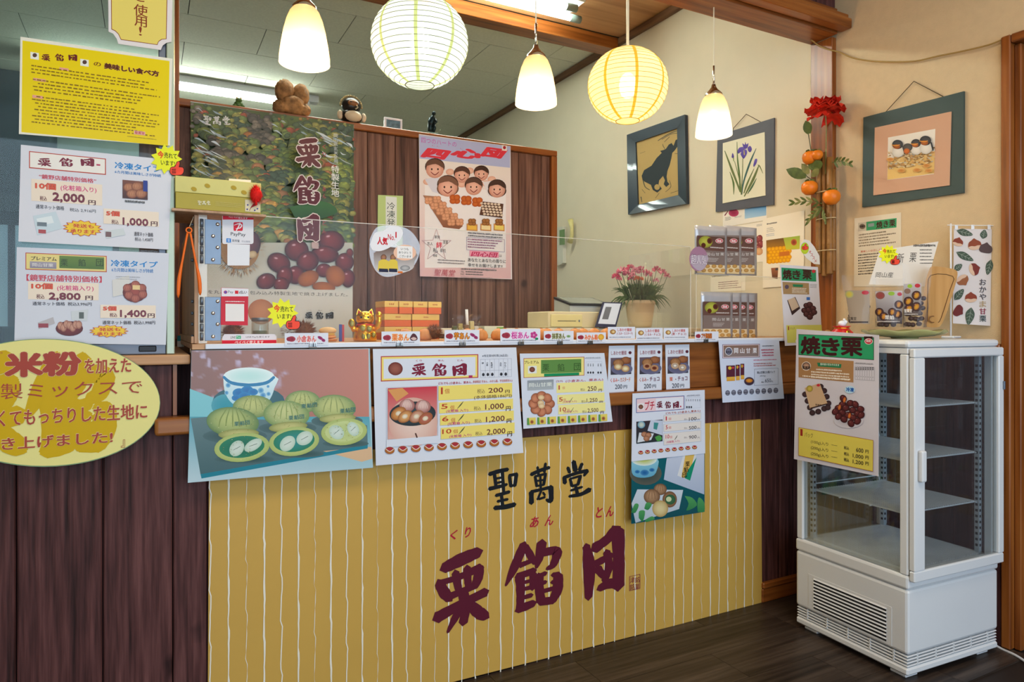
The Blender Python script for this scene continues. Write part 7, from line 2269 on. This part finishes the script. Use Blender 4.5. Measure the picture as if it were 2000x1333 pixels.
for px, py in ((1261, 516), (1270, 552), (1222, 548)):
    p = onY(px, py, 2.74) - Vector((cx_, 2.75, ZS))
    MB().ell(tuple(p), .005, .005, .009, 8, 6).tube([(p.x * .4, p.y * .4, .11), tuple(p)], .0014, 5).build('bud', WB, pot, True)

# ------------------------------------------------------------------ pouch stand at the counter's right end
YU = 2.10
PCH = plain('silver_pouch', '#b9bac0', .3, .35, var=.08, scale=14, bump=.25, bscale=18)
x0, x1 = onY(1359, 600, YU).x, onY(1490, 600, YU + .01).x
x1 = onY(1488, 600, YU + .12).x
st_ = empty('pouch_stand', ((x0 + x1) / 2, YU + .1, ZC), 0, 'clear acrylic stand holding the silver chestnut pouches', 'stand')
zt_ = onY(1370, 537, YU + .02).z - ZC
w = (x1 - x0) / 2
for (a0, a1, b0, b1, c0_, c1_) in ((-w, -w + .002, -.1, .14, .0003, zt_), (w - .002, w, -.1, .14, .0003, zt_), (-w + .0022, w - .0022, -.1, .14, zt_ - .002, zt_), (-w + .0022, w - .0022, .138, .14, .0003, zt_ - .0022)):
    MB().box(a0, a1, b0, b1, c0_, c1_).build('acrylic_panel', ACRYL, st_)
for a0 in (-w, w - .002):
    MB().box(a0 - .0003, a0 + .0023, -.1018, -.1002, .0003, zt_).build('acrylic_edge', ACRYL_E, st_)
MB().box(-w, w, -.1018, -.1002, zt_ + .0002, zt_ + .0022).build('acrylic_edge', ACRYL_E, st_)


def pouch(px, py, w, h, Y, label):
    """stand-up pouch: px, py = top left in the picture, w, h in picture pixels, standing at depth Y"""
    c0 = onY(px, py, Y); c1 = onY(px + w, py + h, Y)
    W_, H_ = c1.x - c0.x, c0.z - onY(px, py + h, Y).z
    base = Vector((c0.x, Y, c0.z - H_))
    t = empty('silver_pouch', base, 0, label, 'pouch', 'silver chestnut pouches on the stand')
    m = MB()
    n, k = 8, 10
    fr_, bk = [], []
    for j in range(k + 1):
        v = j / k
        th = .009 * (1 - v) ** .7 + .001
        fr_.append([Vector((W_ * (i / n), -th * math.sin(PI * min(max(i / n, .0), 1)) ** .5 + rn.uniform(-.0008, .0008), H_ * v)) for i in range(n + 1)])
        bk.append([Vector((W_ * (i / n), th * math.sin(PI * i / n) ** .5 + .0012, H_ * v)) for i in range(n + 1)])
    F_, B_ = [m.vs(r) for r in fr_], [m.vs(r) for r in bk]
    for j in range(k):
        for i in range(n):
            m.bm.faces.new((F_[j][i], F_[j][i + 1], F_[j + 1][i + 1], F_[j + 1][i]))
            m.bm.faces.new((B_[j][i + 1], B_[j][i], B_[j + 1][i], B_[j + 1][i + 1]))
        m.bm.faces.new((F_[j][0], F_[j + 1][0], B_[j + 1][0], B_[j][0]))
        m.bm.faces.new((F_[j][n], B_[j][n], B_[j + 1][n], F_[j + 1][n]))
    for i in range(n):
        m.bm.faces.new((F_[0][i], B_[0][i], B_[0][i + 1], F_[0][i + 1])); m.bm.faces.new((F_[k][i], F_[k][i + 1], B_[k][i + 1], B_[k][i]))
    m.build('pouch_bag', PCH, t, True)
    yl = Y - .0125
    lb = MB(base).prism([onY(px + w * .07, py + h * .21, yl), onY(px + w * .93, py + h * .21, yl), onY(px + w * .93, py + h * .97, yl), onY(px + w * .07, py + h * .97, yl)], (0, -.0006, 0)).build('label', plain('taupe_label', '#7d6c66', .4), t)
    a = Art('Y', yl + .0004, (px, py, 1))
    a.rect(w * .07, h * .21, w * .93, h * .5, '#5f4138', '#6a4c44')
    a.ell(w * .12, h * .22, w * .55, h * .46, '#b8b84a', '#8a8a34'); a.ell(w * .38, h * .26, w * .54, h * .38, '#4a2420', '#6a3a2a'); a.ell(w * .2, h * .36, w * .34, h * .46, '#5a2c20')
    a.ell(w * .64, h * .27, w * .88, h * .37, '#e6d6d2'); a.ell(w * .655, h * .277, w * .865, h * .363, '#c0283a'); a.text('国産', w * .69, h * .29, w * .83, h * .345, '#f2e6e6', .03)
    a.lines(w * .48, h * .43, w * .9, h * .47, 1, '#e0d6d0', .6, .05, 3)
    for i, ch in enumerate('岡山甘栗'): a.text(ch, w * (.36 + .145 * i), h * .56, w * (.47 + .145 * i), h * .62, '#ded8d2', 0)
    a.lines(w * .38, h * .655, w * .75, h * .745, 3, '#d8d0ca', .45, .3, 4)
    a.rect(w * .07, h * .79, w * .93, h * .97, '#e2cda6', '#dcc08e')
    for r__ in range(2):
        for q in range(4): a.ell(w * (.12 + .2 * q + .08 * r__), h * (.80 + .085 * r__), w * (.27 + .2 * q + .08 * r__), h * (.875 + .085 * r__), '#c89a58', '#a87a3c')
    a.finish(lb)
for i, px in enumerate((1357, 1385, 1415)):
    pouch(px, 440 - i * .0, 63, 96, YU + .025 + .036 * i, ['silver chestnut pouch in front on the upper stand', 'silver chestnut pouch in the middle of the upper stand', 'silver chestnut pouch at the back of the upper stand'][i])
for i, px in enumerate((1369, 1386, 1401, 1417)):
    pouch(px, 570 + i * .4, 62, 92, YU + .01 + .032 * i, ['foremost silver pouch inside the acrylic stand', 'second silver pouch inside the acrylic stand', 'third silver pouch inside the acrylic stand', 'rearmost silver pouch inside the acrylic stand'][i])
o = sheet('oval_tag', 'mauve oval popularity tag hanging at the corner of the pouch stand', 'tag', None, 'Y', YU - .012, '#a57a92', poly=[(1364 + 18 * math.cos(2 * PI * k / 28), 506 + 24 * math.sin(2 * PI * k / 28)) for k in range(28)])
a = Art('Y', YU - .012, (1340, 400, 4.76))
a.poly([(40, 480), (200, 470), (192, 545), (165, 595), (125, 615), (80, 590), (48, 545)], '#b4a4b2', sm=2)
a.text('超人気', 45, 462, 192, 552, '#d8ccd4', .03, '#6a5868', .03)
a.finish(o)

o = sheet('roast_chestnut_card', 'tall roast chestnut card with green title standing at the counter end', 'card', [(1523, 517), (1597, 522), (1606, 672), (1533, 676)], 'Y', 2.03, '#d9d2d4')
a = Art('Y', 2.03, (1340, 400, 4.76))
a.poly([(886, 585), (1208, 608), (1210, 716), (890, 705)], '#2c8a5a'); a.text('焼', 902, 604, 980, 690, '#3f201c', .045); a.text('き', 990, 612, 1062, 690, '#3f201c', .045); a.text('栗', 1085, 606, 1165, 692, '#3f201c', .045); a.ell(1168, 604, 1204, 636, '#c0303a')
a.poly([(896, 718), (1142, 730), (1145, 836), (904, 832)], '#a48258'); a.ell(918, 745, 956, 785, '#5a4a58'); a.poly([(990, 740), (1088, 744), (1084, 768), (996, 764)], '#2a7a50'); a.lines(985, 770, 1130, 825, 4, '#eee6d8', .5, .15, 3); a.lines(1150, 735, 1218, 775, 3, '#6a6a72', .4, .1, 4)
a.poly([(940, 890), (1015, 858), (1062, 965), (985, 1030)], '#3a2828'); a.poly([(945, 885), (1010, 862), (1050, 950), (985, 990)], '#c8ac90'); a.rect(1120, 860, 1152, 888, '#3a6ab0')
for cx, cy in ((1120, 940), (1150, 930), (1100, 985), (1140, 980), (1180, 965), (1120, 1020), (1165, 1015), (1190, 1000), (1150, 1045)): nut(a, cx, cy, 30, 26, .3, '#5a3434', '#2c1618', '#8a6060')
a.poly([(932, 1122), (1260, 1118), (1270, 1280), (942, 1286)], '#d4cb62'); a.text('1', 948, 1132, 957, 1166, '#a03a24', .04); a.text('パック', 966, 1140, 1010, 1162, '#5a4a34', 0)
a.finish(o)
o = sheet('recommend_tag', 'white teardrop tag with a yellow thumbs-up mark above the roast chestnut card', 'tag', None, 'Y', 2.035, '#e6dfd6', poly=[(1564, 490), (1563, 477), (1571, 468), (1580, 470), (1590, 482), (1600, 500), (1601, 517), (1590, 516), (1575, 505)])
a = Art('Y', 2.035, (1340, 400, 4.76))
a.ell(1066, 352, 1142, 460, '#c8d83a', '#b4c82c'); thumb(a, 1080, 365, 55)
for i, ch in enumerate('オススメ'): a.text(ch, 1140 + 17 * i, 425 + 28 * i, 1164 + 17 * i, 452 + 28 * i, '#c03a3a', .02)
a.finish(o)

# ------------------------------------------------------------------ things on top of the display cabinet
ZF = 1.1345
def fplane(px, t_=None, p=None):
    n = -Vector((ray(px, HY).x, ray(px, HY).y, 0)).normalized()
    return (Vector(p), n)
CER = plain('celadon_glaze', '#a0a068', .22, var=.15, scale=12, coat=.4)
pc = Vector((2.515, 1.585, ZF))
t = empty('celadon_dish', pc, R(-28), 'wide wavy celadon green ceramic dish on the display cabinet', 'dish')
def lob(k, n, r0): 
    an = 2 * PI * k / n
    return r0 * (1 + .05 * math.cos(5 * an))
m = MB(); n = 60
rings = []
for r_, z, ty in ((.0005, .008, 0), (.05, .0085, 0), (.1, .014, 0), (.138, .026, 1), (.152, .031, 1), (.151, .028, 1), (.138, .021, 1), (.1, .009, 0), (.05, .0035, 0), (.0005, .003, 0)):
    rings.append(m.vs([(lob(k, n, r_) * math.cos(2 * PI * k / n), .68 * lob(k, n, r_) * math.sin(2 * PI * k / n), z + (.004 * math.sin(7 * 2 * PI * k / n) if ty else 0)) for k in range(n)]))
for A_, B_ in zip(rings, rings[1:]):
    for k in range(n): m.bm.faces.new((A_[k], A_[(k + 1) % n], B_[(k + 1) % n], B_[k]))
m.build('dish_body', CER, t, True)
MB().lathe([(.045, .0004), (.047, .004), (.04, .0045), (.04, .0004)], n=28).build('foot_ring', CER, t, True)

def bag(name, label, quad, base, lab, deco, h_top):
    """clear bag standing on the dish: film pillow with a printed card inside"""
    pl = fplane((quad[0][0] + quad[1][0]) / 2, None, base)
    P = [onP(x, y, *pl) for x, y in quad]
    c = (P[2] + P[3]) / 2
    t = empty(name, c, 0, label, 'bag', 'bags of roast chestnuts on the dish')
    m = MB(c)
    n, k = 8, 10
    def Q(u, v, e):
        p = (P[3] * (1 - u) + P[2] * u) * (1 - v) + (P[0] * (1 - u) + P[1] * u) * v
        bul = math.sin(PI * u) ** .6 * (.004 + .022 * (1 - v))
        return p + pl[1] * (bul * e) + pl[1] * rn.uniform(-.0012, .0012)
    for e in (1, -1):
        vv = [[m.vs([Q(i / n, j / k, e)])[0] for i in range(n + 1)] for j in range(k + 1)]
        for j in range(k):
            for i in range(n): m.bm.faces.new((vv[j][i], vv[j][i + 1], vv[j + 1][i + 1], vv[j + 1][i]))
    m.build('film', FILM, t, True)
    pl2 = (pl[0] + pl[1] * .0, pl[1])
    L_ = [onP(x, y, *pl2) for x, y in lab]
    cd = MB(c).prism(L_, pl[1] * .0008).build('label_card', paper('#b09a82', .5), t)
    a = Art('P', pl2, (1600, 400, 4.76))
    a.val = (pl2[0], pl2[1])
    deco(a)
    a.finish(cd)
    CHN = plain('dark_chestnut_' + name, '#3c2220', .3)
    for i in range(24):
        u, v = .16 + .68 * ((i * .377) % 1), .05 + (.42 if h_top else .3) * (i // 4) / 5 + rn.uniform(-.01, .01)
        p = (P[3] * (1 - u) + P[2] * u) * (1 - v) + (P[0] * (1 - u) + P[1] * u) * v - pl[1] * .011
        MB(c).ell(tuple(p), .011, .010, .009, 10, 7).build('chestnut', CHN, t, True)
def d1_(a):
    a.poly([(238, 800), (470, 798), (468, 1112), (290, 1105)], '#a8947e'); a.ell(240, 800, 320, 870, '#d8c03a', '#a8a87a'); a.ell(395, 800, 462, 838, '#c02a3a')
    a.rect(290, 1086, 455, 1100, '#3a2c28'); a.text('聖萬堂', 262, 1045, 345, 1075, '#2c201c', .02)
def d2_(a):
    a.poly([(520, 808), (775, 800), (772, 1110), (540, 1090)], '#c9c0c0', '#4a3a3c'); a.ell(525, 810, 610, 880, '#a83a3a', '#8a5a4a'); a.ell(640, 808, 702, 846, '#9ac03a'); a.ell(725, 815, 770, 850, '#c02a3a')
    for x, y in ((560, 1000), (600, 1040), (740, 930), (730, 1020), (680, 1000)): nut(a, x, y, 42, 40, .3, '#5a3028', '#2c1618'); a.ell(x - 18, y - 26, x + 18, y + 26, '#d8962c', '#a8621c', .3)
    a.text('栗', 610, 1030, 650, 1068, '#efe8e2', .03); a.text('餡', 655, 1030, 695, 1068, '#efe8e2', .03); a.lines(535, 1078, 760, 1096, 1, '#f0e6e0', .5, .05, 2)
def d3_(a):
    a.poly([(785, 738), (950, 728), (948, 1032), (786, 1030)], '#c4bcbc', '#4a3a3a'); a.ell(820, 740, 866, 776, '#9ac03a'); a.ell(888, 735, 940, 772, '#c02a3a'); a.ell(790, 780, 850, 830, '#8a6a5a')
    for x, y in ((905, 845), (905, 950), (830, 900), (835, 970)): nut(a, x, y, 46, 44, .2, '#5a3028', '#2c1618'); a.ell(x - 22, y - 30, x + 22, y + 30, '#d8a02c', '#a8621c', .6)
    a.text('聖萬堂', 790, 970, 862, 1004, '#efe8e2', .03); a.lines(788, 1012, 925, 1026, 1, '#f0e6e0', .6, .05, 2)
bag('chestnut_bag', 'clear bag with a plain beige label standing nearest the red lucky pouch', [(1643, 538), (1712, 538), (1704, 633), (1655, 633)], (2.46, 1.70, ZF + .02), [(1650, 568), (1698, 567), (1698, 633), (1661, 632)], d1_, False)
bag('chestnut_bag', 'clear bag of roast chestnuts standing between the two other bags', [(1704, 545), (1768, 545), (1762, 639), (1710, 639)], (2.50, 1.62, ZF + .02), [(1709, 569), (1762, 568), (1762, 632), (1713, 629)], d2_, False)
bag('chestnut_bag', 'tall clear bag of roast chestnuts in front of the wooden board', [(1763, 515), (1821, 517), (1810, 640), (1763, 640)], (2.53, 1.58, ZF + .02), [(1765, 555), (1799, 553), (1799, 617), (1765, 616)], d3_, True)

pl = fplane(1765, None, (2.60, 1.68, ZF + .02))
o = sheet('handwritten_card', 'white handwritten card leaning behind the roast chestnut bags', 'card', [(1718, 489), (1833, 472), (1808, 560), (1697, 556)], 'P', pl, '#e9e2d8', th=.001)
a = Art('P', pl, (1600, 400, 4.76))
a.text('新', 722, 452, 790, 540, '#4a4440', 0, shear=.2); a.text('栗', 836, 448, 908, 534, '#4a4440', 0, shear=.2); a.text('岡山産', 520, 628, 690, 678, '#4a4440', 0, shear=.2)
a.lines(875, 360, 1085, 400, 1, '#3a3634', .6, .02, 2); a.lines(935, 405, 1070, 560, 5, '#3a3634', .35, .3, 3)
a.finish(o)
selling('P', (pl[0] + pl[1] * .002, pl[1]), 1717, 480, 40, 'yellow starburst sticker on the handwritten card')
# wooden board leaning behind
WB2 = wood('beech_board', '#a87a44', '#bd8f56', '#cda068', 'z', .5, False, 40, .05)
pl = fplane(1840, None, (2.60, 1.61, ZF))
pts = smooth_path([(1810, 636), (1800, 620), (1806, 560), (1814, 530), (1822, 521), (1850, 524), (1866, 528), (1870, 538), (1862, 570), (1846, 618), (1838, 635), (1830, 640), (1812, 639), (1810, 636)], 3)[:-1]
bo = sheet('wooden_board', 'tan wooden cutting board with grooved rim leaning behind the bags', 'cutting board', None, 'P', pl, th=.012, poly=pts, mat=WB2)
gp = [onP(x, y, pl[0] + pl[1] * .0125, pl[1]) for x, y in ((1812, 628), (1812, 570), (1818, 538), (1861, 540), (1856, 565), (1838, 622), (1832, 630))]
MB(Vector(bo.location)).tube(smooth_path([tuple(p) for p in gp], 3), .0012, 5).build('groove', plain('dark_groove', '#5f3f22', .7), bo)
q = onP(1822, 624, pl[0] + pl[1] * .013, pl[1])
MB(Vector(bo.location)).tube([(q + Vector((.014 * math.cos(t_) * RT.x, .014 * math.cos(t_) * RT.y, .012 * math.sin(t_)))) for t_ in [2 * PI * k / 18 for k in range(18)]], .002, 6, True).build('carved_ring', plain('burnt_mark', '#7a5230', .7), bo)

# small banner stand
pl = fplane(1895, None, (2.715, 1.56, ZF))
c = onP(1857, 654, *pl)
t = empty('banner_stand', (c.x, c.y, ZF), 0, 'small white banner stand with printed chestnuts and leaves', 'banner')
zt_ = onP(1857, 437, *pl).z
MB().box(-.025, .03, -.025, .025, .0004, .009, .004).build('base', WHITE_P, t)
MB().tube([(0, 0, .009), (0, 0, zt_ - ZF)], .0032, 10).build('pole', WHITE_P, t, True)
h0, h1 = onP(1850, 440, *pl), onP(1948, 441, *pl)
o0 = Vector((c.x, c.y, ZF))
MB(o0).tube([h0, h1], .0016, 8).build('crossbar', WHITE_P, t)
bq = [onP(x, y, *pl) for x, y in ((1863, 447), (1937, 448), (1934, 637), (1861, 632))]
bn = MB(o0).prism(bq, pl[1] * .0006).build('banner_cloth', paper('#d9d4d6', .7), t)
for x in (1868, 1900, 1932):
    p = onP(x, 444, *pl)
    MB(o0).obox(p - pl[1] * .0005, RT, pl[1], (0, 0, 1), .006, .0022, .009).build('loop', WHITE_P, t)
a = Art('P', (pl[0] - pl[1] * .0003, pl[1]), (1600, 400, 4.76))
def pleaf(x0, y0, x1, y1, w):
    dx, dy = x1 - x0, y1 - y0; l = math.hypot(dx, dy); nx, ny = -dy / l * w, dx / l * w
    a.poly([(x0, y0), (x0 + dx * .3 + nx, y0 + dy * .3 + ny), (x0 + dx * .65 + nx * .9, y0 + dy * .65 + ny * .9), (x1, y1), (x0 + dx * .65 - nx * .9, y0 + dy * .65 - ny * .9), (x0 + dx * .3 - nx, y0 + dy * .3 - ny)], '#4c5c50', sm=3)
    a.stroke([(x0, y0, 2), (x1, y1, 2)], '#aeb8ae')
    for f_ in (.3, .5, .7):
        for s_ in (-1, 1): a.stroke([(x0 + dx * f_, y0 + dy * f_, 1.5), (x0 + dx * (f_ + .13) + s_ * nx * .75, y0 + dy * (f_ + .13) + s_ * ny * .75, 1.5)], '#aeb8ae')
for q in ((1275, 240, 1430, 282, 30), (1520, 320, 1540, 232, 32), (1272, 440, 1436, 522, 32), (1598, 510, 1562, 655, 32), (1255, 610, 1330, 555, 28), (1255, 888, 1345, 785, 32), (1415, 955, 1385, 1120, 40)): pleaf(*q)
def pnut(x, y, r, rot, c, d='#d8b8a0'):
    ca, sa = math.cos(rot), math.sin(rot)
    T_ = lambda q: [(x + r * (u * ca - v * sa), y + r * (u * sa + v * ca)) for u, v in q]
    a.poly(T_([(-1, .25), (-.85, -.4), (-.35, -.75), (0, -1), (.35, -.75), (.9, -.4), (1, .2), (.6, .55), (-.6, .6)]), c, sm=3)
    if d: a.poly(T_([(-1, .25), (-.5, .12), (0, .2), (.5, .1), (1, .2), (.75, .55), (0, .78), (-.7, .6)]), d, sm=3)
for q in ((1290, 350, 48, .3, '#8a4436'), (1445, 375, 62, -.1, '#8f4c38'), (1548, 412, 62, .2, '#5a4a4c', None), (1440, 600, 58, 1.3, '#7a3a36'), (1335, 700, 58, 2.6, '#9a6244'), (1410, 868, 56, 0, '#8a4436'), (1290, 985, 56, 2.2, '#6f3436', None)): pnut(*q)
for i, (ch, col) in enumerate(zip('おかやま甘栗', ('#4c4c58', '#4c4c58', '#4c4c58', '#b09a78', '#8a3048', '#3c4c50'))):
    a.text(ch, 1490, 692 + 68 * i, 1552, 748 + 68 * i, col, .02)
a.finish(bn)

# red lucky pouch with a white mouse and a walnut
pl = (2.30, 1.72, ZF)
c = onP(1644, 640, Vector(pl), -FW)
t = empty('lucky_pouch', (c.x, c.y, ZF), 0, 'red and gold lucky pouch ornament with a white mouse on top', 'ornament')
RP = plain('red_pouch_glaze', '#c41c1c', .3)
MB().lathe([(.0005, .0005), (.03, .001), (.041, .012), (.039, .024), (.026, .036), (.024, .041), (.033, .047), (.0005, .046)], n=24).build('pouch', RP, t, True)
MB().lathe([(.0255, .037), (.0275, .039), (.0255, .041)], n=24).build('gold_cord', GOLD, t, True)
MB().ell((-.012, -.036, .02), .012, .004, .012, 12, 8).build('gold_mark', GOLD, t, True)
MB().ell((.002, 0, .056), .017, .013, .012).ell((.014, -.004, .062), .009, .008, .008).ell((.008, -.006, .071), .004, .003, .005, 8, 6).ell((.017, .004, .071), .004, .003, .005, 8, 6).build('mouse', WHITE_P, t, True)
MB().ell((.022, -.007, .061), .002, .002, .002, 6, 5).build('nose', BLACK, t, True)
c2 = onP(1616, 636, Vector(pl), -FW)
t = empty('walnut', (c2.x, c2.y, ZF + .0155), 0, 'brown wrinkled walnut beside the red lucky pouch', 'walnut')
WN = plain('walnut_shell', '#a67c4a', .7, var=.3, scale=70, bump=.8, bscale=120)
MB().ell((0, 0, 0), .018, .016, .0155, 16, 12, .03).build('shell', WN, t, True)
MB().tube([(0, .0166 * math.cos(q), .0162 * math.sin(q)) for q in [2 * PI * k / 20 for k in range(20)]], .0012, 5, True).build('seam', WN, t, True)

# ------------------------------------------------------------------ kitchen glimpsed through the sliding window
w2 = empty('window_2', (-1.0, 7.19, 1.2), kind='structure')
struct('pane', MB((-1, 7.19, 1.6)).box(-1.75, -.25, 7.17, 7.18, 1.15, 2.1), glow('frosted_daylight_pane', '#7f97a2', .55), w2)
for xx in (-1.78, -1.02, -.25):
    struct('stile', MB((xx, 7.17, 1.6)).box(xx - .025, xx + .025, 7.15, 7.169, 1.1, 2.15), ALUD, w2)
for zz in (1.1, 2.12): struct('rail', MB((-1, 7.17, zz)).box(-1.8, -.22, 7.14, 7.149, zz - .03, zz + .03), ALUD, w2)
kt = empty('steel_worktable', (-1.1, 5.6, 0), 0, 'stainless steel kitchen worktable seen through the sliding window', 'worktable')
MB().box(-.7, .9, -.35, .35, .86, .9, .004).build('table_top', STEEL, kt)
MB().box(-.7, .9, .32, .35, .901, 1.1).build('splashback', STEEL, kt)
for sx in (-.66, .86):
    for sy in (-.31, .31): MB().tube([(sx, sy, .0045), (sx, sy, .86)], .02, 10).build('leg', STEEL, kt)
MB().box(-.66, .86, -.31, .31, .2, .22).build('undershelf', STEEL, kt)
fy = empty('griddle', (-1.15, 5.55, .9005), 0, 'dark kitchen griddle on the steel worktable', 'appliance')
MB().box(-.35, .35, -.25, .25, .0005, .28, .01).build('griddle_body', plain('blue_black_steel', '#2a3a44', .7), fy)
MB().box(-.33, .33, -.255, -.2505, .03, .1, .003).build('control_panel', ALUD, fy)
for q in range(3): MB().tube([(-.2 + .2 * q, -.256, .065), (-.2 + .2 * q, -.275, .065)], .02, 12).build('knob', BLACK, fy)
hd = empty('extractor_hood', (-1.1, 6.4, 2.0), 0, 'dark steel extractor hood above the kitchen worktable', 'hood')
MB().prism([(-.8, -.4, 0), (.75, -.4, 0), (.75, .4, 0), (-.8, .4, 0)], (0, 0, .12)).build('hood_rim', plain('hood_steel', '#39464c', .7), hd)
MB().prism([(-.5, -.2, .1205), (.45, -.2, .1205), (.45, .3, .1205), (-.5, .3, .1205)], (0, 0, .95)).build('hood_duct', plain('hood_steel_dark', '#2f3a40', .75), hd)
bpy.data.objects.remove(_to)
